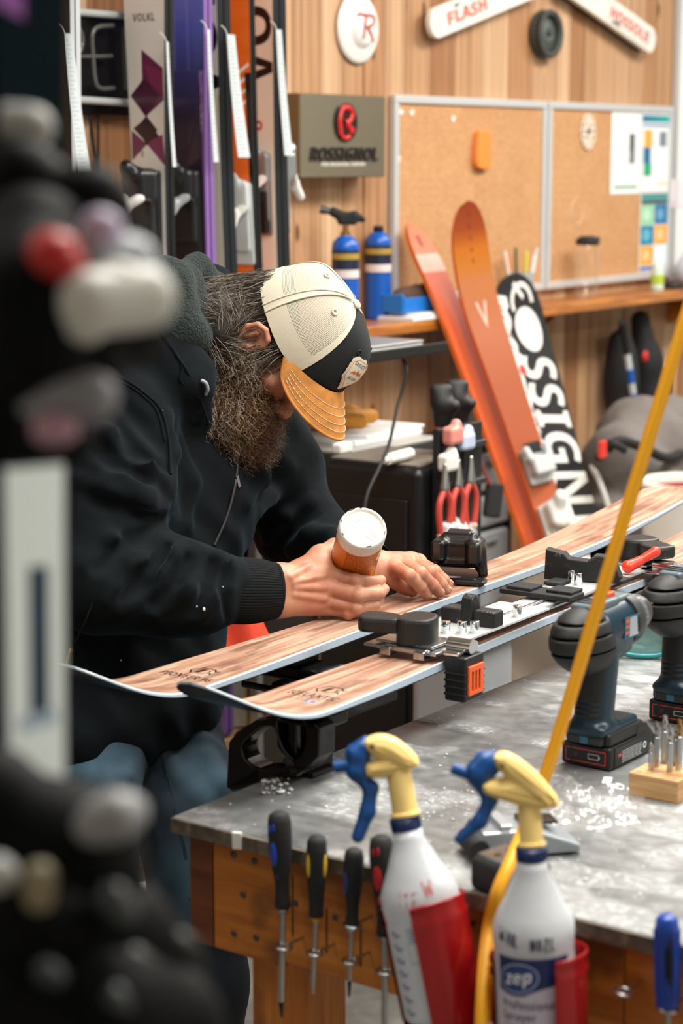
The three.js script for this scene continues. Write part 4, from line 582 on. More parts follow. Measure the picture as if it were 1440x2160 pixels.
{ // big grey duffel bag
  const z = 0.36, A = (px, py, zz = z) => onZ(px, py, zz), c = A(1345, 1010), gm = mat(0x77716d, 0.85, { bumpMap: fleeceBump, bumpScale: 0.002 });
  const t = thing('gear_bag', 'big slouched grey gear bag with black straps below the black sacks', 'bag');
  const base = sU(0.07, sEll(V(c.x + 0.08, 0.42, z - 0.02), 0.26, 0.46, 0.19), sEll(V(c.x + 0.02, 0.75, z), 0.22, 0.2, 0.17), sEll(V(c.x + 0.1, 0.16, z), 0.26, 0.2, 0.2), sCap(A(1330, 925), A(1400, 900), 0.07, 0.09));
  part(t, 'body', skin((x, y, w) => Math.max(base(x, y, w) + 0.02 * Math.sin((x * 0.9 + y * 0.35 + 0.06 * Math.sin(y * 9)) * 34) + 0.03 * (fbm(x * 9, y * 9, w * 9, 3) - 0.44) * sstep(y, 0.1, 0.4), -y), V(c.x - 0.4, -0.01, z - 0.25), V(c.x + 0.42, 1.06, z + 0.26), 0.011), gm);
  part(t, 'strap', [tube([A(1280, 950, z + 0.14), A(1300, 930, z + 0.16), A(1345, 940, z + 0.19), A(1400, 965, z + 0.18), A(1450, 950, z + 0.12)], 0.014, 40, 8), tube([A(1262, 965, z + 0.05), A(1290, 935, z + 0.16), A(1320, 950, z + 0.19)], 0.012, 30, 8)], K.softBlack);
  part(t, 'red_tag', box(0.035, 0.05, 0.012, ...A(1270, 948, z + 0.17).toArray(), 0.004), mat(0xd8352a, 0.5));
  part(t, 'white_trim', tube([A(1246, 985, z + 0.05), A(1262, 1010, z + 0.12), A(1300, 1120, z + 0.2)], 0.008, 24, 6), mat(0xb9b7b3, 0.7)); settle(t);
  const o = A(1440, 1022, 0.72), b = thing('waste_bin', 'tall white bin with a red lining at the picture edge', 'bin');
  part(b, 'bin', turned([[0, 0], [0.11, 0], [0.135, o.y - 0.02], [0.145, o.y - 0.012], [0.147, o.y], [0.138, o.y + 0.008], [0.128, o.y], [0.126, o.y - 0.03], [0.105, 0.02], [0, 0.015]], 40, V(o.x + 0.05, 0, o.z)), mat(0xdcd8d0, 0.5)); part(b, 'lining', turned([[0.1255, o.y - 0.02], [0.12, o.y - 0.2], [0, o.y - 0.22]], 36, V(o.x + 0.05, 0, o.z)), mat(0xb23a36, 0.6)); settle(b);
}

// ---------------------------------------------------------------- bench, cabinets and clutter along the wall
{
  const D = thing('black_cabinet', 'black cabinet with rounded corners in front of the grey worktop', 'cabinet'), zf = 0.86, zb = 0.6, xl = onZ(885, 992, zf).x, xr = onZ(1012, 1000, zf).x, yc = onZ(885, 990, zf).y;
  part(D, 'body', box(xr - xl, yc, zf - zb, (xr + xl) / 2, yc / 2, (zf + zb) / 2, 0.02), mat(0x101112, 0.4)); part(D, 'top_panel', box(xr - xl - 0.03, 0.006, zf - zb - 0.03, (xr + xl) / 2, yc + 0.002, (zf + zb) / 2, 0.002), mat(0x6e675e, 0.5)); part(D, 'side_panel', box(0.008, yc - 0.12, zf - zb - 0.06, xl - 0.003, yc / 2 - 0.01, (zf + zb) / 2, 0.003), mat(0x0d0e0f, 0.5)); settle(D);
  const zw = 0.585, wt = thing('worktop', 'grey laminate worktop with a dark edge behind the black cabinet', 'worktop'), xw = onZ(749, 975, zw).x, y2 = onZ(749, 965, zw).y, xe = onZ(926, 950, zw).x;
  part(wt, 'top', box(xe - xw, 0.034, zw - 0.24, (xe + xw) / 2, y2 - 0.006, (zw + 0.24) / 2, 0.004), mat(0xa9a8a4, 0.35)); part(wt, 'dark_edge', [box(xe - xw, 0.026, 0.01, (xe + xw) / 2, y2 - 0.008, zw + 0.004, 0.003), box(0.01, 0.026, zw - 0.24, xw - 0.004, y2 - 0.008, (zw + 0.24) / 2, 0.003)], mat(0x2b2a29, 0.5)); for (const z of [0.27, 0.55]) for (const x of [xw + 0.03, xe - 0.03]) part(wt, 'leg', box(0.025, y2 - 0.02, 0.025, x, (y2 - 0.02) / 2, z, 0.003), K.steel); part(wt, 'back_panel', box(xe - xw - 0.08, y2 - 0.1, 0.012, (xe + xw) / 2, y2 / 2, 0.25, 0.002), mat(0x2a211b, 0.7)); settle(wt);
  const ytop = y2 + 0.011;
  single('cream_tube', 'white tube lying on top of the black cabinet', 'tube', ((q) => [rod(V(q.x - 0.05, yc + 0.019, q.z), V(q.x + 0.05, yc + 0.019, q.z - 0.01), 0.012, 0.013), rod(V(q.x - 0.07, yc + 0.019, q.z + 0.002), V(q.x - 0.05, yc + 0.019, q.z), 0.007)])(onY(845, 962, yc + 0.02)), K.white);
  single('wax_block', 'small white wax block on the worktop below the cap brim', 'wax', box(0.05, 0.026, 0.03, ...((q) => [q.x, ytop + 0.013, q.z])(onY(722, 957, ytop)), 0.008), K.white);
  const op = onY(790, 925, ytop); single('open_binder', 'white open catalogue lying on the worktop', 'catalogue', [box(0.28, 0.012, 0.26, op.x, ytop + 0.006, 0.4, 0.002), box(0.26, 0.008, 0.25, op.x + 0.03, ytop + 0.016, 0.4, 0.002, [0, 0.05, 0])], K.paper);
  const gl = onY(765, 915, ytop + 0.02); single('work_glove', 'mustard yellow work glove lying on the catalogue', 'glove', skin(sU(0.02, sEll(V(gl.x, ytop + 0.055, 0.25), 0.09, 0.032, 0.06), sCap(V(gl.x + 0.06, ytop + 0.05, 0.25), V(gl.x + 0.13, ytop + 0.045, 0.24), 0.02), sCap(V(gl.x + 0.05, ytop + 0.05, 0.29), V(gl.x + 0.12, ytop + 0.045, 0.3), 0.018), sCap(V(gl.x - 0.02, ytop + 0.05, 0.31), V(gl.x + 0.02, ytop + 0.045, 0.34), 0.018)), V(gl.x - 0.12, ytop, 0.14), V(gl.x + 0.18, ytop + 0.11, 0.38), 0.005), mat(0xcf8a24, 0.6)).position.z += 0.14;
  // black boots standing upside down on the drying pegs
  for (let i = 0; i < 2; i++) {
    const zg = 0.8, q = onZ(936 + i * 34, 905 + i * 4, zg), h = onZ(930 + i * 33, 850 - i * 10, zg), t = thing('ski_glove', ['black glove with a red cuff drying upright, left of two', 'black glove with a red cuff drying upright, right of two'][i], 'glove');
    part(t, 'hand', skin(sU(0.02, sCap(q, h, 0.021, 0.019), ...[-1, 0, 1].map((k) => sCap(h, h.clone().add(V(k * 0.01, 0.03, 0.012 * k)), 0.013, 0.01)), sCap(q.clone().lerp(h, 0.4), q.clone().lerp(h, 0.6).add(V(0.0, 0.02, 0.034)), 0.012)), V(q.x - 0.12, q.y - 0.06, zg - 0.1), V(q.x + 0.12, h.y + 0.09, zg + 0.1), 0.005), mat(0x161415, 0.55)); part(t, 'red_cuff', turned([[0.02, -0.02], [0.0245, -0.018], [0.0245, 0.006], [0.02, 0.008]], 20, q), K.red);
    part(t, 'drying_peg', rod(V(q.x, yc, q.z), q, 0.012), K.darkSteel); settle(t);
  }
  { const q = onZ(1018, 920, 0.2), t = thing('plastic_sack', 'pale lavender plastic sack on top of the drawer tower', 'sack'); q.y = onZ(1060, 945, 0.3).y + 0.128; part(t, 'sack', skin(sU(0.03, sEll(q, 0.06, 0.07, 0.06), sEll(q.clone().add(V(0.03, -0.05, 0)), 0.07, 0.06, 0.06), sEll(q.clone().add(V(-0.01, 0.05, 0)), 0.035, 0.04, 0.035)), V(q.x - 0.13, q.y - 0.13, q.z - 0.1), V(q.x + 0.15, q.y + 0.12, q.z + 0.1), 0.006), mat(0xcfcada, 0.5)); settle(t); }
  // grey drawer tower
  const dw = thing('drawer_tower', 'tower of three grey drawers with dark gaps beside the tool panel', 'drawer unit'), zd = 0.3, xa = onZ(985, 1000, zd).x, xb = onZ(1080, 1000, zd).x, tops = [945, 1035, 1110].map((py) => onZ(1060, py, zd).y);
  part(dw, 'carcass', [box(xb - xa, 0.02, 0.26, (xa + xb) / 2, tops[0] + 0.012, zd - 0.13, 0.004), box(0.014, tops[0], 0.26, xa + 0.007, tops[0] / 2, zd - 0.13), box(0.014, tops[0], 0.26, xb - 0.007, tops[0] / 2, zd - 0.13), box(xb - xa, tops[0], 0.012, (xa + xb) / 2, tops[0] / 2, zd - 0.255)], mat(0x202325, 0.5));
  for (let i = 0; i < 5; i++) { const y1 = i < 3 ? tops[i] : tops[2] - (i - 2) * 0.115, hgt = i < 2 ? tops[i] - tops[i + 1] - 0.014 : 0.1; const dr = part(dw, 'drawer', box(xb - xa - 0.032, hgt, 0.24, (xa + xb) / 2, y1 - hgt / 2 - 0.004, zd - 0.115, 0.012), mat(0xa9aeb1, 0.45)); part(dr, 'pull', box(0.06, 0.01, 0.012, (xa + xb) / 2, y1 - 0.03, zd + 0.009, 0.004), K.grey); } settle(dw);
  { const q = onZ(1040, 1055, 0.5), s = thing('key_pouch', 'black pouch hanging from a red cord in front of the grey drawers', 'pouch'); part(s, 'pouch', box(0.07, 0.09, 0.02, q.x, q.y, 0.5, 0.008, [0, 0, -0.2]), K.softBlack); part(s, 'cord', tube([onZ(1036, 1030, 0.5), onZ(1022, 1000, 0.52), onZ(1006, 960, 0.66), onZ(976, 908, 0.785)], 0.004, 24, 6), K.red); settle(s); }
  // tool panel with red-handled pliers
  const zp = 0.872, pa = onZ(918, 905, zp), pb = onZ(1008, 1160, zp); { const t = thing('tool_panel', 'dark tool panel hung with pliers on the end of the black cabinet', 'tool panel'); part(t, 'panel', box(pb.x - pa.x, pa.y, 0.016, (pa.x + pb.x) / 2, pa.y / 2, zp, 0.003), mat(0x1b1d1f, 0.5)); part(t, 'hook_rail', [box(pb.x - pa.x - 0.02, 0.014, 0.02, (pa.x + pb.x) / 2, onZ(960, 1020, zp).y, zp + 0.016, 0.003), box(pb.x - pa.x - 0.02, 0.014, 0.02, (pa.x + pb.x) / 2, onZ(960, 940, zp).y, zp + 0.016, 0.003)], K.darkSteel); settle(t); }
  [[938, 1030, 0xc4473c], [966, 1022, 0xc4473c], [992, 1014, 0xc4473c]].forEach(([px, py, c], i) => {
    const q = onZ(px, py, zp + 0.036), t = thing('pliers', 'red-handled pliers on the dark tool panel, ' + ['nearest the black cabinet', 'middle of three', 'nearest the grey drawers'][i], 'pliers');
    part(t, 'jaws', skin(sU(0.004, sCap(q.clone().add(V(-0.004, 0, 0)), q.clone().add(V(0, 0.05, 0)), 0.009, 0.004), sCap(q.clone().add(V(0.004, 0, 0)), q.clone().add(V(0.001, 0.05, 0)), 0.009, 0.004)), V(q.x - 0.03, q.y - 0.02, q.z - 0.02), V(q.x + 0.03, q.y + 0.07, q.z + 0.02), 0.0025), K.steel);
    for (const s of [-1, 1]) { part(t, 'handle', tube([q.clone().add(V(s * 0.004, -0.006, 0)), q.clone().add(V(s * 0.02, -0.03, 0)), q.clone().add(V(s * 0.022, -0.06, 0)), q.clone().add(V(s * 0.014, -0.1, 0))], 0.0075, 20, 8), mat(c, 0.4)); part(t, 'grip_end', ball(q.x + s * 0.014, q.y - 0.1, q.z, 0.009), mat(0xe8b8a8, 0.4)); } settle(t);
  });
  [[945, 975, 'with a white roll', 0xe0e0dc], [980, 930, 'with a pale blue cap', 0xb9c6e0], [955, 918, 'with a pink cap', 0xd88a80], [946, 1120, 'with a silver head', 0xc8ccce], [985, 1135, 'with a grey head', 0x8d9294], [965, 1125, 'with a chrome socket', 0xdadcdd]].forEach(([px, py, w, c]) => { const q = onZ(px, py, zp + 0.03), t = thing('hanging_tool', 'small hanging tool ' + w + ' on the dark panel', 'tool'); part(t, 'head', skin(sU(0.006, sBox(q.x, q.y, q.z, 0.024, 0.02, 0.016, 0.01), sCap(q, q.clone().add(V(0.012, 0.022, 0)), 0.012)), V(q.x - 0.04, q.y - 0.04, q.z - 0.03), V(q.x + 0.045, q.y + 0.05, q.z + 0.03), 0.003), mat(c, 0.35)); part(t, 'shank', rod(q, q.clone().add(V(0, -0.06, -0.004)), 0.006), K.black); settle(t); });
}
{ // laptop tray on an arm, cable hanging from it
  const z0 = 0.62, a = onZ(925, 735, z0), tr = thing('laptop_tray', 'black wall tray sticking out below the shelf', 'tray'); const xl = a.x - 0.62, y = a.y - 0.004;
  part(tr, 'tray', box(0.64, 0.014, 0.34, a.x - 0.3, y, z0 - 0.16, 0.004), K.black); part(tr, 'lip', box(0.64, 0.022, 0.008, a.x - 0.3, y + 0.008, z0 + 0.008, 0.002), K.black); part(tr, 'arm', [rod(V(a.x - 0.01, y - 0.012, z0 - 0.2), V(a.x + 0.02, y - 0.06, 0.03), 0.012), box(0.06, 0.14, 0.03, a.x + 0.03, y - 0.06, 0.016, 0.004)], K.darkSteel); settle(tr);
  const lp = thing('laptop', 'closed silver laptop on the black wall tray', 'laptop'); part(lp, 'base', box(0.4, 0.012, 0.27, a.x - 0.24, y + 0.0135, z0 - 0.15, 0.005), mat(0x9fa3a5, 0.35, { metalness: 0.6 })); part(lp, 'lid', box(0.4, 0.007, 0.27, a.x - 0.24, y + 0.0235, z0 - 0.15, 0.0034), mat(0xaeb2b4, 0.3, { metalness: 0.6 })); settle(lp);
  single('hanging_cable', 'thin black cable drooping from the wall tray', 'cable', tube([V(a.x - 0.12, y - 0.012, z0 - 0.02), onZ(858, 780, z0), onZ(840, 850, z0), onZ(822, 930, z0 + 0.1), onZ(800, 985, z0 + 0.28), onZ(770, 1060, z0 + 0.31), onZ(766, 1180, z0 + 0.31)], 0.004, 60, 6), K.softBlack);
}

// ---------------------------------------------------------------- skis stored on edge along the wall, and the unlit sign behind them
{
  const z0 = 0.1, P = (px, py, z = z0) => onZ(px, py, z), t = thing('neon_sign', 'unlit OPEN sign of clear glass tubes on a black panel behind the skis', 'sign');
  const a = P(60, 16, 0.035), b = P(330, 246, 0.035), zz = 0.06;
  part(t, 'panel', box(b.x - a.x, a.y - b.y, 0.03, (a.x + b.x) / 2, (a.y + b.y) / 2, 0.02, 0.004), mat(0x0b0b0c, 0.35));
  const gl = mat(0x9a9c98, 0.08, { transmission: 0.75, thickness: 0 }), tb = (pts, r = 0.0055) => tube(pts.map(([x, y]) => P(x, y, zz)), r, 60, 8);
  const bar = (y0, y1, x0, x1) => rod(P(x0, y0, zz), P(x1, y1, zz), 0.0085, 0.0085, 12);
  part(t, 'border_tube', bar(18, 36, 60, 300), mat(0xaeb3b2, 0.35), 'pale top border tube'); part(t, 'border_tube', bar(204, 220, 60, 320), mat(0xaeb3b2, 0.35), 'pale bottom border tube');
  part(t, 'letter_tube', tb([[132, 190], [130, 60], [142, 47], [160, 52], [173, 78], [170, 105], [158, 118], [138, 118]]), gl); part(t, 'letter_tube', [tb([[238, 54], [205, 58], [195, 70], [196, 120], [203, 178], [212, 186], [240, 186]]), tb([[160, 119], [200, 119], [236, 118]], 0.0045)], gl);
  part(t, 'letter_tube', tb([[264, 190], [262, 62], [268, 56], [300, 180], [306, 60]]), gl); part(t, 'letter_tube', tb([[70, 60], [95, 56], [104, 110], [98, 180], [76, 186], [66, 120]]), gl);
  part(t, 'wire', [tube([P(188, 236, 0.03), P(196, 300, 0.02), P(206, 370, 0.01), P(220, 480, 0.01)], 0.004, 20, 6), tube([P(207, 240, 0.02), P(207, 320, 0.015), P(208, 420, 0.012)], 0.003, 20, 6)], K.softBlack);
  settle(t);

  const RY0 = 0.31, rack = thing('ski_rack', 'low wooden ledge along the wall holding the stored skis', 'rack'); part(rack, 'ledge', box(1.1, 0.03, 0.2, 3.5, RY0 - 0.016, 0.115, 0.004), pines[3]); for (const x of [2.98, 3.5, 4.02]) part(rack, 'post', box(0.04, RY0 - 0.032, 0.18, x, (RY0 - 0.032) / 2, 0.115, 0.003), pines[3]); settle(rack);
  const zc = 0.15, H = 2048;
  // draws in photograph rows: k is scaled so that y = photo row along the ski; width 0..128 across
  const art = (p0, p1, f) => canvasTex(128, H, (k, w) => { const v = (py) => (1 - (onZ(400, py, zc).y - p0.y) / (p1.y - p0.y)) * H; f(k, w, v); });
  const lineOf = (pt, pb) => { const a = onZ(pt, 0, zc), b = onZ(pb, 550, zc), d = a.clone().sub(b); const g = (y) => b.clone().addScaledVector(d, (y - b.y) / d.y); return [g(RY0), g(2.34)]; };
  function pair(pt, pb, drawF, o) {
    const [p0, p1] = lineOf(pt, pb).map((p) => p.add(V(0, 0, o.dz ?? 0))), full = 0.12, top = mat(0xffffff, 0.3, { map: art(p0, p1, drawF), clearcoat: 0.3 }), half = (s) => (o.half ?? 0.047) + 0.012 * bump(s, 0.15, 0.35) + 0.014 * bump(s, 1.85, 0.35);
    const build = (lab, sgn, dx) => { const t = thing('ski', lab, 'ski', 'skis stored on edge in the rack'), q0 = p0.clone(), q1 = p1.clone(); q0.x += dx; q1.x += dx; const f = standingSki(t, q0, q1, V(-sgn, 0, 0), half, { tip: 0.12, tail: 0.02, rise: 0.003, riseLen: 0.25, full, top: sgn > 0 ? top : (o.backTop ?? top), side: o.side, base: o.base ?? skiBase, thick: o.thick ?? 0.014 }); const s = (py) => onZ(400, py, zc).y - RY0; (o.bind ?? [])(t, f, s, sgn); return settle(t); };
    build(o.label, 1, 0); build(o.backLabel, -1, 2 * (o.thick ?? 0.014) + (o.gap ?? 0.004));
  }
  const tagPaper = canvasTex(64, 256, (k, w, h) => { k.fillStyle = '#dfe4e6'; k.fillRect(0, 0, w, h); k.fillStyle = '#b9bfc3'; for (let i = 0; i < 30; i++) k.fillRect(8, 12 + i * 8, 20 + ((i * 37) % 26), 2); });
  function ticket(label, x0, y0, x1, y1, bow, z = 0.2) { const a = onZ(x0, y0, z), b = onZ(x1, y1, z), w = b.x - a.x, h = a.y - b.y, g = new THREE.BoxGeometry(1, h, 0.0012, 4, 10, 1), p = g.attributes.position; for (let i = 0; i < p.count; i++) { const k = 0.5 - p.getY(i) / h; p.setZ(i, p.getZ(i) + bow * k * k); p.setX(i, a.x + w * (0.36 * k + (p.getX(i) + 0.5) * lerp(0.42, 0.64, k))); } g.computeVertexNormals(); g.translate(0, (a.y + b.y) / 2, z); const t = thing('paper_tag', label, 'tag'); part(t, 'ticket', keep(g), mat(0xd8dcde, 0.8, { map: tagPaper })); part(t, 'tie', tube([V(a.x + 0.004, a.y - 0.004, z), V(a.x - 0.002, a.y + 0.012, z - 0.004), V(a.x - 0.006, a.y + 0.02, z - 0.012)], 0.0012, 10, 5), K.white); settle(t); }
  const black = mat(0x121416, 0.35), blackBlue = mat(0x161c22, 0.3), silver = mat(0xb9bfc2, 0.3), lilac = mat(0x7c5a9c, 0.4);
  // dark pair at the far left
  pair(112, 132, (k, w) => { k.fillStyle = '#1b2126'; k.fillRect(0, 0, w, H); }, { label: 'black ski with a silver edge standing nearest the picture edge by the sign', backLabel: 'black ski behind the silver-edged one at the far left of the rack', side: silver, bind: () => {}, half: 0.035 });
  pair(303, 318, (k, w, v) => {
    k.fillStyle = '#e9e7e3'; k.fillRect(0, 0, w, H); const Y = (y) => v(y), poly = (c, ...p) => { k.fillStyle = c; k.beginPath(); p.forEach(([x, y], i) => (i ? k.lineTo(x, Y(y)) : k.moveTo(x, Y(y)))); k.fill(); };
    poly('#6b2a4e', [52, 110], [118, 150], [118, 215], [66, 245], [14, 205], [52, 175]); poly('#4a1a38', [14, 205], [58, 168], [104, 205], [62, 250]); poly('#83305a', [58, 140], [118, 155], [118, 205], [80, 180]);
    poly('#2c1526', [62, 250], [104, 292], [64, 305], [20, 272]); poly('#6f3058', [14, 276], [62, 305], [14, 338]); poly('#7b3360', [62, 302], [112, 285], [118, 350], [66, 308]); poly('#2c1526', [30, 272], [62, 246], [96, 276], [62, 308]);
    k.fillStyle = '#3a3a3c'; k.font = 'bold 24px sans-serif'; k.textAlign = 'center'; k.fillText('VOLKL', 62, Y(52), 70); k.font = '20px sans-serif'; k.fillText('8', 46, Y(331)); k.fillStyle = '#a88'; k.fillRect(30, Y(500), 5, 60); k.fillRect(58, Y(500), 4, 60);
  }, { label: 'white ski with purple diamond shapes in the rack', backLabel: 'partner ski turned away behind the white one with purple diamonds', side: black, bind: (t, f, s, g) => { if (g > 0) { heelPiece(t, f.m, s(425), mat(0x17181b, 0.3), K.white, K.red); toePiece(t, f.m, s(640), black, K.grey); } } });
  ticket('white paper tag hanging between the diamond ski and the purple ski', 350, 88, 366, 352, 0.008, 0.226);
  pair(384, 402, (k, w, v) => { const g = k.createLinearGradient(0, v(-60), 0, v(560)); g.addColorStop(0, '#5a63b6'); g.addColorStop(0.2, '#4b51a4'); g.addColorStop(0.33, '#3c3a72'); g.addColorStop(0.48, '#2c2137'); g.addColorStop(0.7, '#2b1c31'); g.addColorStop(1, '#352040'); k.fillStyle = g; k.fillRect(0, 0, w, H); k.fillStyle = 'rgba(170,170,230,0.22)'; k.fillRect(30, v(-60), 9, v(150) - v(-60)); k.fillRect(74, v(-60), 6, v(150) - v(-60)); k.fillStyle = '#73508f'; k.fillRect(112, v(150), 16, H); k.fillStyle = 'rgba(180,150,190,0.35)'; const r = rngOf(5); for (let i = 0; i < 40; i++) k.fillRect(108 + r() * 6, v(150 + r() * 120), 4, 10); }, { label: 'blue ski fading to dark purple in the rack', backLabel: 'partner ski with a lilac edge behind the blue and purple one', side: lilac, half: 0.05, bind: (t, f, s, g) => { if (g < 0) return; heelPiece(t, f.m, s(425), black, mat(0x8d9396, 0.3), K.darkSteel, 0.65); part(t, 'white_pad', xf(box(0.04, 0.02, 0.01, 0, s(500), 0.012, 0.003), f.m), K.white); part(t, 'white_print', xf(box(0.026, 0.05, 0.002, 0, s(535), 0.002, 0.0008), f.m), mat(0xd8cfd6, 0.5)); } });
  ticket('white paper tag hanging right beside the blue and purple ski', 436, 62, 455, 342, 0.008, 0.226);
  pair(414, 440, (k, w, v) => { k.fillStyle = '#ddd8c6'; k.fillRect(0, 0, w, H); k.save(); k.translate(64, v(215)); k.rotate(-Math.PI / 2); k.fillStyle = '#121314'; k.font = 'bold 150px sans-serif'; k.textBaseline = 'middle'; k.fillText('VOLKL', 0, 6); k.restore(); k.fillStyle = '#b33a34'; k.fillRect(50, v(345), 20, 18); k.fillStyle = '#c9a94a'; k.fillRect(118, v(200), 10, H); }, { label: 'cream ski with black letters half hidden behind the purple ski', backLabel: 'partner ski showing a black edge between purple and orange skis', side: blackBlue, thick: 0.022, bind: (t, f, s, g) => { if (g < 0) heelPiece(t, f.m, s(440), black, K.cream, null, 0.22); } });
  ticket('white paper tag covering the orange ski in the rack', 478, 72, 520, 332, 0.01, 0.226);
  pair(484, 511, (k, w, v) => { k.fillStyle = '#ee6d1e'; k.fillRect(0, 0, w, H); k.fillStyle = '#f4f0ea'; for (let i = 0; i < 4; i++) { k.save(); k.translate(90, v(140 + i * 24)); k.rotate(-0.5); k.fillRect(-14, 0, 40, 7); k.restore(); } k.fillStyle = '#1a1a1b'; k.fillRect(100, v(150), 28, H); }, { label: 'bright orange ski mostly hidden by a paper tag in the rack', backLabel: 'partner ski of the orange one, its dark edge towards the black letters', side: black, half: 0.044, thick: 0.009, bind: (t, f, s, g) => { if (g > 0) heelPiece(t, f.m, s(450), K.lightGrey, K.white, null, 0.3); } });
  pair(532, 552, (k, w, v) => { k.fillStyle = '#e6e2d2'; k.fillRect(0, 0, w, H); k.save(); k.translate(62, v(150)); k.rotate(-Math.PI / 2); k.fillStyle = '#141516'; k.textAlign = 'left'; k.textBaseline = 'middle'; k.font = 'bold 150px sans-serif'; k.fillText('V\u00d6LKL', -28, 6, 440); k.restore(); k.fillStyle = '#cbb04e'; k.fillRect(0, v(150), 6, H); k.fillRect(122, v(150), 6, H); k.fillStyle = '#b8433c'; k.beginPath(); k.arc(70, v(262), 12, 0, 7); k.fill(); k.fillStyle = '#e8e5da'; k.beginPath(); k.arc(70, v(262), 5, 0, 7); k.fill(); }, { label: 'cream ski with a big black maker name reading upward in the rack', backLabel: 'partner ski with a white heel lever at the right end of the rack', side: blackBlue, thick: 0.024, gap: 0.004, bind: (t, f, s, g) => { heelPiece(t, f.m, s(388), mat(0x94999b, 0.25, { metalness: 0.5 }), K.white, K.steel, g > 0 ? 0.25 : 1); part(t, 'heel_track', xf(box(0.06, 0.1, 0.014, 0, s(450), 0.008, 0.004), f.m), black); } });
  ticket('white paper tag at the right end of the ski rack', 582, 62, 610, 328, 0.01, 0.226);
  ticket('white paper tag hanging beside the unlit sign', 134, 70, 183, 366, 0.012, 0.226);
}

// ---------------------------------------------------------------- the person bending over the skis
const X1 = V(1, 0, 0);
// first point along the photograph's line of sight that lies on a field's surface
const onSurf = (f, px, py, d0 = 2.7, d1 = 3.9, lift = 0) => { const s = sight(px, py); let d = d0, best = d0, bd = 9; for (let i = 0; i < 90 && d < d1; i++) { const v = f(EYE.x + s.x * d, EYE.y + s.y * d, EYE.z + s.z * d); if (v < bd) { bd = v; best = d; } if (v < 0.0006) break; d += Math.max(v * 0.7, 0.0008); } return EYE.clone().addScaledVector(s, (bd < 0.0006 ? d : best) - lift); };
// head axes: his right, his crown, the way he faces
const headUp0 = CR.clone().multiplyScalar(0.92).addScaledVector(CU, 0.39), headF = CR.clone().multiplyScalar(0.39).addScaledVector(CU, -0.92), roll = 20 * R_;
const headU = headUp0.clone().multiplyScalar(Math.cos(roll)).addScaledVector(CF, -Math.sin(roll)), headR = CF.clone().multiplyScalar(-Math.cos(roll)).addScaledVector(headUp0, -Math.sin(roll));
const HEAD = at(573, 712, 3.22), headM = basis(headR, headU, headF, HEAD).multiply(M4().makeScale(0.92, 0.92, 0.92)), inHead = (r, u, f) => V(r, u, f).applyMatrix4(headM);
const J = {
  pelvis: at(245, 1470, 3.2), waist: at(252, 1280, 3.2), belly: at(283, 1110, 3.22), chest: at(333, 965, 3.25), girdle: at(385, 845, 3.28), neck: at(432, 748, 3.27),
  sR: at(264, 868, 3.1), eR: at(208, 1228, 2.98), wR: at(588, 1245, 3.045), sL: at(518, 860, 3.42), eL: at(628, 1112, 3.48), wL: at(792, 1202, 3.25),
  hR: at(178, 1500, 3.1), kR: at(192, 1980, 3.0), aR: at(240, 2470, 3.02), hL: at(330, 1500, 3.3), kL: at(420, 1890, 3.16), aL: at(440, 2440, 3.25),
};
const person = thing('person', 'bearded person in a black hoodie and cap bending over the skis with a glue bottle', 'person');
const fingerOf = (pts, r, k) => sU(k ?? 0.004, ...pts.slice(1).map((p, i) => sCap(pts[i], p, r[i], r[i + 1])));
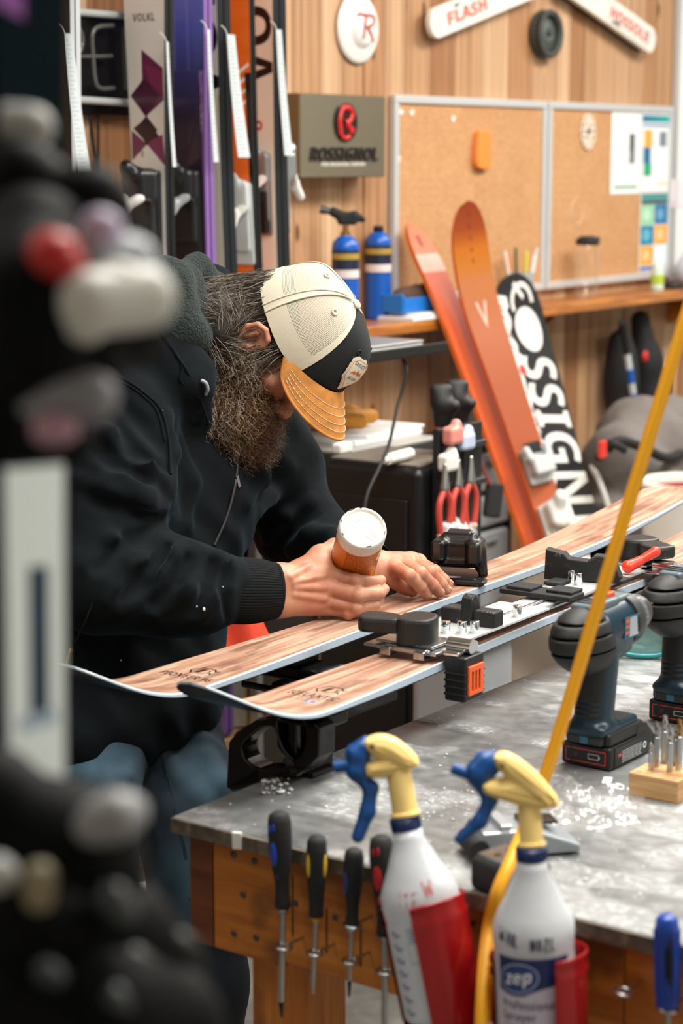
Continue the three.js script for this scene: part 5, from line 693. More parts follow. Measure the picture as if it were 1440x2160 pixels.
// right hand: wraps the glue bottle from the near side
const H1 = {
  index: [at(684, 1210, 3.101), at(750, 1227, 3.088), at(791, 1229, 3.114), at(803, 1224, 3.144)], middle: [at(684, 1238, 3.089), at(757, 1255, 3.076), at(798, 1252, 3.106), at(810, 1243, 3.138)],
  ring: [at(680, 1265, 3.091), at(752, 1281, 3.082), at(790, 1276, 3.106), at(801, 1266, 3.134)], pinky: [at(676, 1281, 3.096), at(735, 1293, 3.091), at(766, 1290, 3.104), at(780, 1281, 3.126)],
  thumb: [at(632, 1212, 3.106), at(676, 1174, 3.131), at(704, 1152, 3.176), at(724, 1150, 3.226)],
};
const FR = [0.0135, 0.0115, 0.0104, 0.0088];
const rightHand = (() => {
  const w1 = at(586, 1226, 3.056), w2 = at(586, 1268, 3.056), fore = J.eR.clone().lerp(J.wR, 0.7);
  const palm = sU(0.016, sCap(w1, H1.index[0], 0.022, 0.0165), sCap(w1.clone().lerp(w2, 0.4), H1.middle[0], 0.022, 0.016), sCap(w2, H1.ring[0], 0.021, 0.015), sCap(w2, H1.pinky[0], 0.02, 0.0135), sCap(w1, H1.thumb[0], 0.022, 0.02), sCap(H1.thumb[0], H1.thumb[1], 0.02, 0.017), sCap(H1.index[0], H1.thumb[1], 0.014, 0.014), sCap(fore, w1, 0.03, 0.023), sCap(fore, w2, 0.03, 0.022));
  const tendon = [[620, 1228, 684, 1214], [622, 1240, 686, 1240], [620, 1254, 684, 1264], [612, 1216, 652, 1192]].map(([a, b, c, d]) => [onSurf(palm, a, b, 2.9, 3.4, -0.002), onSurf(palm, c, d, 2.9, 3.4, -0.002)]);
  const vein = tube([onSurf(palm, 610, 1238, 2.9), onSurf(palm, 630, 1250, 2.9), onSurf(palm, 652, 1238, 2.9), onSurf(palm, 672, 1246, 2.9)], 0.002);
  const f = ['index', 'middle', 'ring', 'pinky'].map((n, i) => fingerOf(H1[n], FR.map((r) => r * [0.98, 0.98, 0.86, 0.76][i]))), th = fingerOf(H1.thumb.slice(1), [0.0165, 0.0125, 0.011]);
  const fingers = sU(0.0014, ...f, th), kn = ['index', 'middle', 'ring', 'pinky'].map((n) => sEll(H1[n][1].clone().addScaledVector(CF, -0.004), 0.0105, 0.0105, 0.0105));
  return sU(0.006, sU(0.006, palm, ...tendon.map(([a, b]) => sCap(a, b, 0.0042, 0.0036))), sU(0.004, fingers, ...kn));
})();
// left hand: resting flat on the far ski
const H2 = {
  index: [onY(830, 1196, 1.052), onY(862, 1213, 1.049), onY(886, 1238, 1.026), onY(900, 1254, 1.011)], middle: [onY(850, 1187, 1.05), onY(886, 1209, 1.048), onY(912, 1235, 1.025), onY(927, 1251, 1.011)],
  ring: [onY(868, 1183, 1.047), onY(907, 1206, 1.043), onY(930, 1231, 1.022), onY(942, 1245, 1.0105)], pinky: [onY(882, 1185, 1.04), onY(916, 1203, 1.036), onY(936, 1222, 1.02), onY(946, 1233, 1.01)],
  thumb: [onY(808, 1208, 1.04), onY(836, 1226, 1.028), onY(852, 1238, 1.02), onY(869, 1247, 1.0125)],
};
const leftHand = (() => {
  const w = J.wL, palm = sU(0.014, ...['index', 'middle', 'ring', 'pinky'].map((n) => sCap(w, H2[n][0], 0.025, 0.0135)), sCap(w, H2.thumb[0], 0.024, 0.017), sCap(J.eL.clone().lerp(w, 0.6), w, 0.03, 0.026));
  const f = ['index', 'middle', 'ring', 'pinky'].map((n, i) => fingerOf(H2[n], [0.0125, 0.0108, 0.0098, 0.0082].map((r) => r * [1, 1.03, 0.98, 0.86][i]))), th = fingerOf(H2.thumb, [0.016, 0.0135, 0.0118, 0.0098]);
  return sU(0.008, palm, sU(0.0022, ...f, th));
})();
const headField = (() => {
  const skull = sEll(V(0, 0.045, -0.01), 0.077, 0.096, 0.09), face = sEll(V(0, -0.03, 0.036), 0.062, 0.088, 0.066), jaw = sU(0.03, sCap(V(-0.045, -0.06, 0.0), V(0, -0.1, 0.062), 0.03, 0.026), sCap(V(0.045, -0.06, 0.0), V(0, -0.1, 0.062), 0.03, 0.026));
  let f = sU(0.03, skull, face, jaw); f = sU(0.014, f, sCap(V(-0.034, 0.03, 0.088), V(0.034, 0.03, 0.088), 0.011), sEll(V(0.047, -0.014, 0.07), 0.022, 0.018, 0.018), sEll(V(-0.047, -0.014, 0.07), 0.022, 0.018, 0.018));
  f = sSub(f, sEll(V(0.033, 0.008, 0.108), 0.019, 0.013, 0.02), 0.012); f = sSub(f, sEll(V(-0.033, 0.008, 0.108), 0.019, 0.013, 0.02), 0.012);
  f = sU(0.004, f, sEll(V(0.033, 0.008, 0.083), 0.0135, 0.0105, 0.0125), sEll(V(-0.033, 0.008, 0.083), 0.0135, 0.0105, 0.0125));
  const nose = sU(0.009, sCap(V(0, 0.02, 0.098), V(0, -0.028, 0.124), 0.0085, 0.0115), sEll(V(0, -0.033, 0.126), 0.0135, 0.012, 0.013), sEll(V(0.0125, -0.037, 0.112), 0.0085, 0.008, 0.011), sEll(V(-0.0125, -0.037, 0.112), 0.0085, 0.008, 0.011)); f = sU(0.012, f, nose);
  f = sSub(f, sEll(V(0.007, -0.046, 0.113), 0.0045, 0.005, 0.007), 0.003); f = sSub(f, sEll(V(-0.007, -0.046, 0.113), 0.0045, 0.005, 0.007), 0.003);
  f = sU(0.005, f, sCap(V(-0.02, -0.066, 0.094), V(0.02, -0.066, 0.094), 0.006), sCap(V(-0.018, -0.077, 0.092), V(0.018, -0.077, 0.092), 0.007));
  const ear = (s) => { const E = (u, g, o = 0) => V(s * (0.083 + o), u, -0.0 + g), arc = [E(-0.004, 0.012, 0.002), E(0.012, 0.016, 0.006), E(0.026, 0.01, 0.01), E(0.03, -0.006, 0.013), E(0.022, -0.02, 0.015), E(0.004, -0.025, 0.014), E(-0.014, -0.019, 0.011), E(-0.025, -0.009, 0.006)];
    let e = sU(0.006, sEll(V(s * 0.084, 0.002, -0.004), 0.008, 0.027, 0.02), sCap(E(-0.022, -0.004, 0.002), E(-0.03, 0.0, 0.002), 0.008, 0.0075)); e = sSub(e, sEll(V(s * 0.094, 0.0, 0.0), 0.009, 0.014, 0.011), 0.004); e = sSub(e, sEll(V(s * 0.097, 0.017, -0.007), 0.008, 0.009, 0.009), 0.004);
    return sU(0.003, e, ...arc.slice(1).map((p, i) => sCap(arc[i], p, 0.0052, 0.0048)), sCap(E(-0.008, 0.012, 0.004), E(-0.014, 0.01, 0.005), 0.005), sCap(E(0.014, -0.008, 0.01), E(-0.008, -0.012, 0.009), 0.0045)); };
  f = sU(0.006, f, ear(1), ear(-1));
  return sAt(f, headM);
})();
const neckField = sU(0.03, sCap(J.neck, inHead(0, -0.03, -0.035), 0.06, 0.06));
const bodyField = sU(0.05, sCap(J.pelvis, J.waist, 0.09, 0.085), sCap(J.waist, J.belly, 0.085, 0.09), sCap(J.belly, J.chest, 0.09, 0.09), sCap(J.chest, J.girdle, 0.09, 0.075), sCap(J.girdle, J.neck, 0.06, 0.055), sCap(J.girdle, J.sR, 0.06, 0.05), sCap(J.girdle, J.sL, 0.06, 0.05), sCap(J.sR, J.eR, 0.048, 0.04), sCap(J.eR, J.wR.clone().lerp(J.eR, 0.12), 0.036, 0.022), sCap(J.sL, J.eL, 0.048, 0.04), sCap(J.eL, J.wL.clone().lerp(J.eL, 0.12), 0.036, 0.022), sCap(J.pelvis, J.hR, 0.08, 0.075), sCap(J.pelvis, J.hL, 0.08, 0.075), sCap(J.hR, J.kR, 0.075, 0.05), sCap(J.kR, J.aR, 0.048, 0.036), sCap(J.hL, J.kL, 0.075, 0.05), sCap(J.kL, J.aL, 0.048, 0.036));
const boxOf = (pts, r) => { const b = new THREE.Box3().setFromPoints(pts); b.expandByScalar(r); return [b.min, b.max]; };
{
  const skinMap = fieldTex(256, 0.12, (u, v) => { const a = fbm(u * 60, v * 60, 3, 4), b = fbm(u * 500, v * 500, 9, 2), c = fbm(u * 26, v * 26, 12, 3); let k = mixc([0.76, 0.53, 0.42], [0.85, 0.66, 0.55], clamp(0.5 + 1.6 * (a - 0.45), 0, 1)); k = mixc(k, [0.74, 0.43, 0.34], 0.35 * sstep(c, 0.45, 0.65)); return mixc(k, [0.68, 0.42, 0.32], 0.3 * sstep(b, 0.5, 0.75)); });
  const skinM = mat(0xeadfdb, 0.48, { map: skinMap, bumpMap: fieldTex(256, 0.03, (u, v) => 0.6 * fbm(u * 800, v * 1500, 3, 3) + 0.4 * fbm(u * 2500, v * 2500, 5, 2), false), bumpScale: 0.0005, sheen: 0.15, sheenColor: new THREE.Color(0xffc0a0), sheenRoughness: 0.5 });
  const g = [skin(bodyField, ...boxOf(Object.values(J), 0.1), 0.014), skin(sU(0.012, headField, neckField), ...boxOf([HEAD, J.neck], 0.19), 0.0032), skin(rightHand, ...boxOf([...Object.values(H1).flat(), J.wR, J.eR.clone().lerp(J.wR, 0.75)], 0.035), 0.0026), skin(leftHand, ...boxOf([...Object.values(H2).flat(), J.wL], 0.035), 0.0026)];
  part(person, 'body', g.map((q) => boxUV(q)), skinM);
  const nail = (tip, prev, n, w) => { const y = tip.clone().sub(prev).normalize(), z = n.clone().addScaledVector(y, -n.dot(y)).normalize(), x = y.clone().cross(z); return ball(0, 0, 0, w, 0.0056, 0.0022).applyMatrix4(basis(x, y, z, tip.clone().addScaledVector(z, 0.0066).addScaledVector(y, -0.0005))); };
  for (const n of ['index', 'middle', 'ring', 'pinky', 'thumb']) part(person, 'fingernail', nail(H2[n][3], H2[n][2], n === 'thumb' ? V(-0.2, 0.9, 0.4) : V(0, 1, 0.25), n === 'thumb' ? 0.0062 : 0.0048), mat(0xd9a893, 0.3));
}
// ---- hoodie
const lat = (p, a) => [p.clone().addScaledVector(X1, -a), p.clone().addScaledVector(X1, a)];
const hoodieBase = (() => {
  const seg = (p, a, r) => sCap(...lat(p, a), r), T = [[at(226, 1492, 3.16), 0.1, 0.108], [J.pelvis, 0.075, 0.108], [at(247, 1375, 3.2), 0.07, 0.104], [J.waist, 0.068, 0.106], [at(266, 1190, 3.21), 0.075, 0.112], [J.belly, 0.085, 0.12], [at(305, 1035, 3.235), 0.09, 0.123], [at(322, 965, 3.27), 0.095, 0.116], [at(345, 905, 3.3), 0.1, 0.105], [at(370, 845, 3.32), 0.1, 0.095]];
  const torso = sU(0.07, ...T.map((t) => seg(...t)), sCap(at(330, 770, 3.25), at(350, 690, 3.25), 0.1, 0.075), sCap(at(370, 845, 3.31), J.neck.clone().addScaledVector(CF, 0.03), 0.085, 0.075));
  const armR = sU(0.05, sCap(J.sR, at(240, 1030, 3.05), 0.088, 0.083), sCap(at(240, 1030, 3.05), J.eR, 0.083, 0.07), sCap(J.eR, at(380, 1243, 3.0), 0.068, 0.062), sCap(at(380, 1243, 3.0), at(480, 1246, 3.018), 0.062, 0.051));
  const armL = sU(0.05, sCap(J.sL, at(575, 985, 3.45), 0.085, 0.076), sCap(at(575, 985, 3.45), J.eL, 0.076, 0.066), sCap(J.eL, at(735, 1178, 3.34), 0.064, 0.05));
  const hoodOut = sU(0.03, sCap(at(318, 700, 3.1), at(400, 800, 3.1), 0.05, 0.04), sCap(at(400, 800, 3.12), at(428, 880, 3.16), 0.032, 0.018), sCap(at(330, 640, 3.2), at(440, 620, 3.42), 0.06, 0.05));
  return { body: sU(0.03, torso, armL, hoodOut), arm: armR, all: sU(0.028, sU(0.03, torso, armL, hoodOut), armR) };
})();
const hoodie = (() => {
  const R1 = (r, sink, ...pts) => { const q = pts.map(([x, y]) => onSurf(hoodieBase.all, x, y, 2.7, 3.8, -sink * 0.75)); return sU(0.012, ...q.slice(1).map((p, i) => sCap(q[i], p, r * (i === 0 ? 0.6 : 1), r * (i === q.length - 2 ? 0.6 : 1)))); };
  const folds = [R1(0.02, 0.012, [170, 905], [240, 925], [300, 975], [338, 1010]), R1(0.022, 0.012, [160, 1010], [230, 1032], [300, 1050], [342, 1072]), R1(0.018, 0.01, [200, 955], [250, 985], [290, 1030]), R1(0.018, 0.01, [190, 1200], [250, 1150], [320, 1112]), R1(0.018, 0.01, [225, 1262], [285, 1205], [350, 1162]), R1(0.02, 0.012, [262, 1285], [325, 1240], [372, 1178], [396, 1160]), R1(0.016, 0.009, [330, 1290], [390, 1240], [430, 1175]), R1(0.014, 0.008, [420, 1300], [452, 1245], [460, 1180]), R1(0.012, 0.006, [478, 1300], [482, 1240], [478, 1188]),
    R1(0.018, 0.01, [606, 985], [580, 1030], [545, 1080]), R1(0.018, 0.01, [650, 1062], [610, 1090], [570, 1135]), R1(0.016, 0.009, [700, 1125], [655, 1130], [610, 1160]), R1(0.014, 0.008, [560, 950], [550, 1010], [520, 1060]),
    R1(0.014, 0.008, [380, 930], [400, 1010], [395, 1100]), R1(0.014, 0.008, [350, 880], [362, 960], [356, 1040])];
  const G1 = (r, ...pts) => { const q = pts.map(([x, y]) => onSurf(hoodieBase.all, x, y, 2.7, 3.8, 0.003)); return sU(0.006, ...q.slice(1).map((p, i) => sCap(q[i], p, r * (i === 0 ? 0.5 : 1), r * (i === q.length - 2 ? 0.4 : 1)))); };
  const grooves = sU(0.006, G1(0.013, [190, 1052], [270, 1082], [343, 1096]), G1(0.014, [340, 1104], [280, 1136], [208, 1198]), G1(0.013, [352, 1152], [304, 1220], [262, 1262]), G1(0.012, [240, 880], [290, 948], [345, 990]), G1(0.012, [185, 930], [240, 975], [305, 1012]), G1(0.011, [398, 1180], [372, 1225], [330, 1272]), G1(0.01, [452, 1188], [440, 1240], [412, 1292]), G1(0.009, [484, 1192], [470, 1245], [478, 1305]), G1(0.012, [655, 1085], [610, 1118], [570, 1165]), G1(0.009, [365, 905], [378, 990], [372, 1070]), G1(0.01, [270, 860], [310, 900], [340, 945]));
  const F = sU(0.02, ...folds), A = hoodieBase.all;
  return (x, y, z) => { const d = A(x, y, z); if (d > 0.06) return d - 0.02; const g = -smin(-smin(d, F(x, y, z), 0.014), grooves(x, y, z), 0.018), w = 0.0045 * (fbm(x * 17 + y * 6, y * 15 - z * 7, z * 17, 3) - 0.44) * 2 + 0.0022 * Math.sin(x * 70 + y * 55 + 4 * noise3(x * 12, y * 12, z * 12)); return g - w; };
})();
const hoodM = mat(0x0a1115, 0.95, { bumpMap: clothBump, bumpScale: 0.0008, specularIntensity: 0.4, sheen: 0.6, sheenColor: new THREE.Color(0x56829c), sheenRoughness: 0.38 }), ribM = mat(0x101416, 0.95, { specularIntensity: 0.5, bumpMap: clothBump, bumpScale: 0.0006, sheen: 0.25, sheenColor: new THREE.Color(0x5a7684), sheenRoughness: 0.5 });
{
  const hd = part(person, 'hoodie', skin(hoodie, ...boxOf([J.pelvis, J.girdle, J.sR, J.sL, J.eR, J.eL, at(480, 1246, 3.018), at(735, 1178, 3.34), at(400, 560, 3.3)], 0.15), 0.0062, 1.9), hoodM);
  // ribbed cuffs and waistband
  const cuff = (a, b, r0, r1, ribs) => { const d = b.clone().sub(a), L = d.length(), g = new THREE.CylinderGeometry(1, 1, L, 360, 6, true), p = g.attributes.position; for (let i = 0; i < p.count; i++) { const k = p.getY(i) / L + 0.5, an = Math.atan2(p.getZ(i), p.getX(i)), r = lerp(r0, r1, k) * (1 + 0.014 * Math.cos(an * ribs)) + 0.004 * Math.sin(Math.PI * k); p.setX(i, Math.cos(an) * r); p.setZ(i, Math.sin(an) * r * 1.06); } g.computeVertexNormals(); g.applyQuaternion(new THREE.Quaternion().setFromUnitVectors(V(0, 1, 0), d.normalize())); const m = a.clone().add(b).multiplyScalar(0.5); return g.translate(m.x, m.y, m.z); };
  part(hd, 'cuff', [cuff(at(482, 1246, 3.018), at(580, 1246, 3.044), 0.0475, 0.0405, 70), ring(0.0395, 0.0035, at(580, 1246, 3.044), at(580, 1246, 3.044).sub(at(482, 1246, 3.018)))], ribM, 'ribbed black cuff'); part(hd, 'cuff', cuff(at(735, 1178, 3.34), at(785, 1198, 3.262), 0.047, 0.04, 70), ribM);
  // fleece-lined hood lying crumpled on the shoulders
  const hf = sU(0.022, sCap(at(300, 622, 3.16), at(345, 602, 3.18), 0.036, 0.038), sCap(at(345, 602, 3.18), at(415, 572, 3.27), 0.038, 0.02), sCap(at(415, 570, 3.27), at(452, 602, 3.36), 0.026, 0.022), sCap(at(345, 612, 3.11), at(378, 690, 3.1), 0.052, 0.034), sCap(at(378, 690, 3.1), at(418, 716, 3.12), 0.034, 0.024), sCap(at(398, 590, 3.16), at(424, 690, 3.14), 0.022, 0.018), sCap(at(300, 640, 3.12), at(350, 720, 3.09), 0.05, 0.026), sCap(at(450, 605, 3.36), at(470, 640, 3.4), 0.02, 0.02));
  part(hd, 'hood', skin((x, y, z) => hf(x, y, z) - 0.011 * (fbm(x * 24, y * 24, z * 24, 3) - 0.42), ...boxOf([at(262, 600, 3.13), at(470, 640, 3.4), at(418, 740, 3.1), at(300, 560, 3.1)], 0.08), 0.0048), mat(0x172221, 0.95, { bumpMap: fleeceBump, bumpScale: 0.004, sheen: 0.5, sheenColor: new THREE.Color(0x7f948f), sheenRoughness: 0.7 }), 'dark green fleece hood lining');
  // zip, seams and pocket zip laid on the surface
  const lay = (r, ...pts) => tube(pts.map(([x, y]) => onSurf(hoodie, x, y, 2.7, 3.8, 0.0008)), r, 60, 6);
  part(hd, 'seam', [lay(0.0022, [222, 782], [262, 800], [300, 825], [338, 862], [356, 930], [360, 1000]), lay(0.0016, [215, 790], [262, 808], [300, 833], [330, 865], [348, 930])], hoodM);
  part(hd, 'collar_seam', [lay(0.002, [330, 690], [366, 740], [396, 785], [425, 850], [440, 895]), lay(0.002, [344, 706], [376, 752], [384, 780], [380, 800], [420, 840])], hoodM);
  part(hd, 'zip', [lay(0.0028, [505, 905], [502, 960], [496, 1020], [478, 1090], [452, 1150])], mat(0x1b1d1e, 0.5)); part(hd, 'zip_pull', box(0.006, 0.02, 0.003, ...onSurf(hoodie, 502, 1016, 2.7, 3.8, 0.004).toArray(), 0.001, [0, 0, 0.3]), K.steel);
  part(hd, 'pocket_zip', lay(0.0016, [196, 1270], [180, 1310], [158, 1355]), K.softBlack); part(hd, 'zip_pull', [tube([onSurf(hoodie, 150, 1368, 2.7, 3.8, 0.006), onSurf(hoodie, 146, 1382, 2.7, 3.8, 0.006), onSurf(hoodie, 140, 1405, 2.7, 3.8, 0.006)], 0.003, 12, 6)], K.brass);
  part(hd, 'drawcord', tube([onSurf(hoodie, 424, 802, 2.7, 3.8, 0.002), onSurf(hoodie, 434, 808, 2.7, 3.8, 0.008), onSurf(hoodie, 438, 822, 2.7, 3.8, 0.008), onSurf(hoodie, 434, 832, 2.7, 3.8, 0.002)], 0.0028, 20, 6), K.grey, 'grey drawcord loop');
  part(hd, 'lint', [[430, 1285, 0.0022], [342, 866, 0.0012], [470, 1238, 0.001], [255, 1393, 0.0012], [415, 1279, 0.0014]].map(([x, y, r]) => { const q = onSurf(hoodie, x, y, 2.7, 3.8, 0); return ball(q.x, q.y, q.z, r, r * 1.4, r, 6); }), K.white);
}
// ---- jeans and shoes
{
  const legs = sU(0.05, sCap(...lat(J.pelvis.clone().add(V(0, -0.04, 0)), 0.08), 0.1), sCap(J.hR, J.kR, 0.092, 0.068), sCap(J.kR, J.aR, 0.067, 0.062));
  const legL = sU(0.05, sCap(J.hL, at(374, 1670, 3.22), 0.092, 0.085), sCap(at(378, 1670, 3.22), J.kL, 0.085, 0.068), sCap(J.kL, at(434, 2060, 3.18), 0.066, 0.056), sCap(at(432, 2060, 3.18), J.aL, 0.06, 0.064));
  const F0 = sU(0.022, legs, legL), R1 = (r, sink, ...pts) => { const q = pts.map(([x, y]) => onSurf(F0, x, y, 2.7, 3.8, -sink)); return sU(0.01, ...q.slice(1).map((p, i) => sCap(q[i], p, r, r * 0.8))); };
  const fold = sU(0.01, R1(0.014, 0.008, [410, 1500], [440, 1520], [455, 1545]), R1(0.014, 0.008, [380, 1530], [420, 1560], [462, 1585]), R1(0.014, 0.008, [440, 1600], [460, 1650], [478, 1665]), R1(0.012, 0.007, [330, 1575], [380, 1640], [430, 1690]), R1(0.012, 0.007, [190, 1640], [230, 1650], [262, 1640]), R1(0.014, 0.008, [372, 1950], [420, 1975], [470, 1960]));
  const jf = (x, y, z) => { const d = F0(x, y, z); if (d > 0.05) return d - 0.015; return smin(d, fold(x, y, z), 0.02) - 0.005 * (fbm(x * 16, y * 13, z * 16, 3) - 0.44) * 2; };
  const g = boxUV(skin(jf, ...boxOf([J.pelvis, J.hR, J.hL, J.kR, J.kL, J.aR, J.aL], 0.13), 0.0085, 1.8)), p = g.attributes.position, n = g.attributes.normal, col = new Float32Array(p.count * 3);
  const fadeHighlightAt = [[at(445, 1510, 3.1), 0.085], [at(440, 1600, 3.1), 0.08], [at(220, 1590, 2.98), 0.11], [at(470, 1660, 3.12), 0.07], [at(400, 1880, 3.08), 0.08]];  // paler spots: denim wear plus light highlights painted into the vertex colours
  for (let i = 0; i < p.count; i++) { let f = 0; for (const [c, r] of fadeHighlightAt) f = Math.max(f, Math.exp(-(((p.getX(i) - c.x) ** 2 + (p.getY(i) - c.y) ** 2 + (p.getZ(i) - c.z) ** 2) / (r * r)))); f = clamp(f * (0.55 + 0.9 * fbm(p.getX(i) * 30, p.getY(i) * 30, p.getZ(i) * 30, 3)), 0, 1); const c = mixc([0.006, 0.012, 0.02], [0.06, 0.125, 0.18], f); col.set(c, i * 3); }
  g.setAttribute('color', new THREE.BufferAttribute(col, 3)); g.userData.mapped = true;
  const jn = part(person, 'jeans', g, mat(0xffffff, 0.85, { vertexColors: true, bumpMap: clothBump, bumpScale: 0.0008 }), 'blue jeans with wear fade and painted highlights');
  part(jn, 'side_seam', [-2, 2].map((o) => tube([[338 + o, 1580], [352 + o, 1640], [372 + o, 1720], [392 + o, 1810], [402 + o, 1900]].map(([x, y]) => onSurf(jf, x, y, 2.7, 3.8, 0)), 0.0007, 50, 5)), mat(0x223140, 0.9));
  for (const a of [J.aR, J.aL]) part(person, 'shoe', skin((x, y, z) => Math.max(sU(0.03, sCap(V(a.x, 0.07, a.z - 0.03), V(a.x + 0.01, 0.045, a.z + 0.15), 0.052, 0.046), sCap(V(a.x, 0.06, a.z), V(a.x, Math.max(a.y, 0.12), a.z), 0.05, 0.055))(x, y, z), 0.002 - y), V(a.x - 0.12, -0.01, a.z - 0.14), V(a.x + 0.12, 0.22, a.z + 0.26), 0.007), K.softBlack);
}
// ---- cap
{
  const cap = new THREE.Group(); cap.name = 'cap'; person.add(cap); cap.userData.label = 'cream mesh and black cap with an orange brim and a badge';
  const C = Math.cos, S = Math.sin, pw = (v, e) => Math.sign(v) * Math.abs(v) ** e;
  const rimU = (a) => 0.036 + 0.036 * Math.max(0, C(a)) ** 2.2, dome = (a, t, off = 0) => { // a: 0 at the brow, his right positive; t: 0 rim .. 1 button
    const fr = Math.max(0, C(a)), b = t * Math.PI / 2, e = lerp(0.8, 0.52, fr * fr), h = Math.pow(Math.max(C(b), 0), e), u0 = rimU(a); let r = 0.088 * S(a) * h, f = 0.012 * (1 - t) + (C(a) > 0 ? 0.122 : 0.116) * C(a) * h + 0.008 * t, u = u0 + (0.163 - u0) * Math.pow(S(b), lerp(1, 0.92, fr));
    if (C(a) < -0.6) u += 0.012 * bump(t, 0.45, 0.2) * (-C(a) - 0.6) * 2.5; // the crumpled back
    const k = 1 + off / 0.11; return inHead(r * k, 0.05 + (u - 0.05) * k, f * k); };
  const panel = (a0, a1, t0, t1, off = 0, na = 24, nt = 22) => { const P = [], UV = [], I = []; for (let i = 0; i <= na; i++) for (let j = 0; j <= nt; j++) { const a = lerp(a0, a1, i / na), t = lerp(t0, t1, j / nt); P.push(...dome(a, t, off).toArray()); UV.push(a * 0.1 * C(t * 1.35), t * 0.17); } for (let i = 0; i < na; i++) for (let j = 0; j < nt; j++) { const q = i * (nt + 1) + j; I.push(q, q + nt + 1, q + 1, q + 1, q + nt + 1, q + nt + 2); } const g = new THREE.BufferGeometry(); g.setAttribute('position', new THREE.Float32BufferAttribute(P, 3)); g.setAttribute('uv', new THREE.Float32BufferAttribute(UV, 2)); g.setIndex(I); g.computeVertexNormals(); return keep(g); };
  const holes = canvasTex(64, 64, (k, w, h) => { k.fillStyle = '#fff'; k.fillRect(0, 0, w, h); k.fillStyle = '#000'; for (const [x, y] of [[16, 16], [48, 16], [32, 48], [0, 48], [64, 48]]) { k.beginPath(); k.ellipse(x, y, 8.5, 10.5, 0, 0, 7); k.fill(); } }, false); holes.repeat.set(1 / 0.0042, 1 / 0.0042);
  const clothM = mat(0xd9d3bf, 0.9, { bumpMap: clothBump, bumpScale: 0.0004 }), meshM = mat(0xd6d0bd, 0.85, { alphaMap: holes, alphaTest: 0.5, side: THREE.DoubleSide }), blackM = mat(0x101416, 0.9, { bumpMap: clothBump, bumpScale: 0.0006, sheen: 0.15, sheenColor: new THREE.Color(0x51646e) });
  const SE = 1.02;
  part(cap, 'front_panel', [panel(-SE, 0, 0, 1), panel(0, SE, 0, 1)], blackM, 'black front panel');
  for (const [a, b] of [[SE, 2.05], [2.05, Math.PI], [-SE, -2.05], [-2.05, -Math.PI]]) part(cap, 'mesh_panel', panel(a, b, 0.02, 1), meshM, 'cream mesh panel');
  const tape = (a, w, o) => panel(a - w, a + w, 0, 0.985, o, 3, 30);
  part(cap, 'seam_tape', [tape(SE + 0.03, 0.055, 0.0016), tape(2.05, 0.07, 0.0016), tape(-SE - 0.03, 0.055, 0.0016), tape(-2.05, 0.07, 0.0016), tape(Math.PI, 0.06, 0.0016)], clothM);
  part(cap, 'rim_band', [panel(SE, Math.PI * 2 - SE, 0, 0.2, 0.0012, 50, 4)], mat(0xd4cdb8, 0.9, { bumpMap: clothBump, bumpScale: 0.0005 }));
  part(cap, 'piping', [-1, 1].map((o) => tube(Array.from({ length: 14 }, (_, i) => dome(2.05 + o * 0.06, i / 14, 0.003)), 0.0012, 40, 5)), clothM);
  part(cap, 'eyelet', [[1.55, 0.62], [2.6, 0.62], [-1.55, 0.62]].map(([a, t]) => { const p = dome(a, t, 0.0015), n = p.clone().sub(inHead(0, 0.06, 0)).normalize(); return ring(0.0042, 0.0016, p, n); }), clothM); part(cap, 'black_eyelet', [0.5, -0.5].map((a) => { const p = dome(a, 0.6, 0.001), n = p.clone().sub(inHead(0, 0.06, 0)).normalize(); return ring(0.004, 0.0015, p, n); }), blackM);
  { const p = inHead(0, 0.164, 0.01); part(cap, 'button', turned([[0, 0.007], [0.005, 0.006], [0.0085, 0.003], [0.0085, 0], [0, -0.002]], 20, p, headU), clothM); }
  // brim
  const brim = (q, s, off = 0) => { const base = [0.083 * S(q * 1.35) / S(1.35), 0.04 + 0.036 * (1 - q * q), 0.048 + 0.088 * (1 - Math.abs(q) ** 2.2)], e = Math.sqrt(Math.max(0, 1 - Math.abs(q) ** 5)), dU = -0.03 - 0.02 * q * q, dF = 0.074 - 0.04 * q * q; return inHead(base[0] * (1 + 0.05 * s), base[1] + dU * e * s + off, base[2] + dF * e * s); };
  const sheetB = (off, flip) => { const P = [], I = [], NQ = 48, NS = 14; for (let i = 0; i <= NQ; i++) for (let j = 0; j <= NS; j++) P.push(...brim(-1 + (2 * i) / NQ, j / NS, off - 0.0016 * (j / NS) ** 6).toArray()); for (let i = 0; i < NQ; i++) for (let j = 0; j < NS; j++) { const q = i * (NS + 1) + j; flip ? I.push(q, q + 1, q + NS + 1, q + 1, q + NS + 2, q + NS + 1) : I.push(q, q + NS + 1, q + 1, q + 1, q + NS + 1, q + NS + 2); } const g = new THREE.BufferGeometry(); g.setAttribute('position', new THREE.Float32BufferAttribute(P, 3)); g.setIndex(I); g.computeVertexNormals(); return g; };
  part(cap, 'brim', [sheetB(0.0016, false), sheetB(-0.0026, true), tube(Array.from({ length: 41 }, (_, i) => brim(-1 + i / 20, 1, -0.0012)), 0.0026, 120, 8)], mat(0xe39a4c, 0.85, { bumpMap: clothBump, bumpScale: 0.0005, map: fieldTex(128, 0.06, (u, v) => { const k = 0.9 + 0.25 * (fbm(u * 90, v * 90, 4, 3) - 0.45) + 0.12 * (fbm(u * 900, v * 900, 4, 2) - 0.4); return [k, k, k]; }) }), 'orange brim');
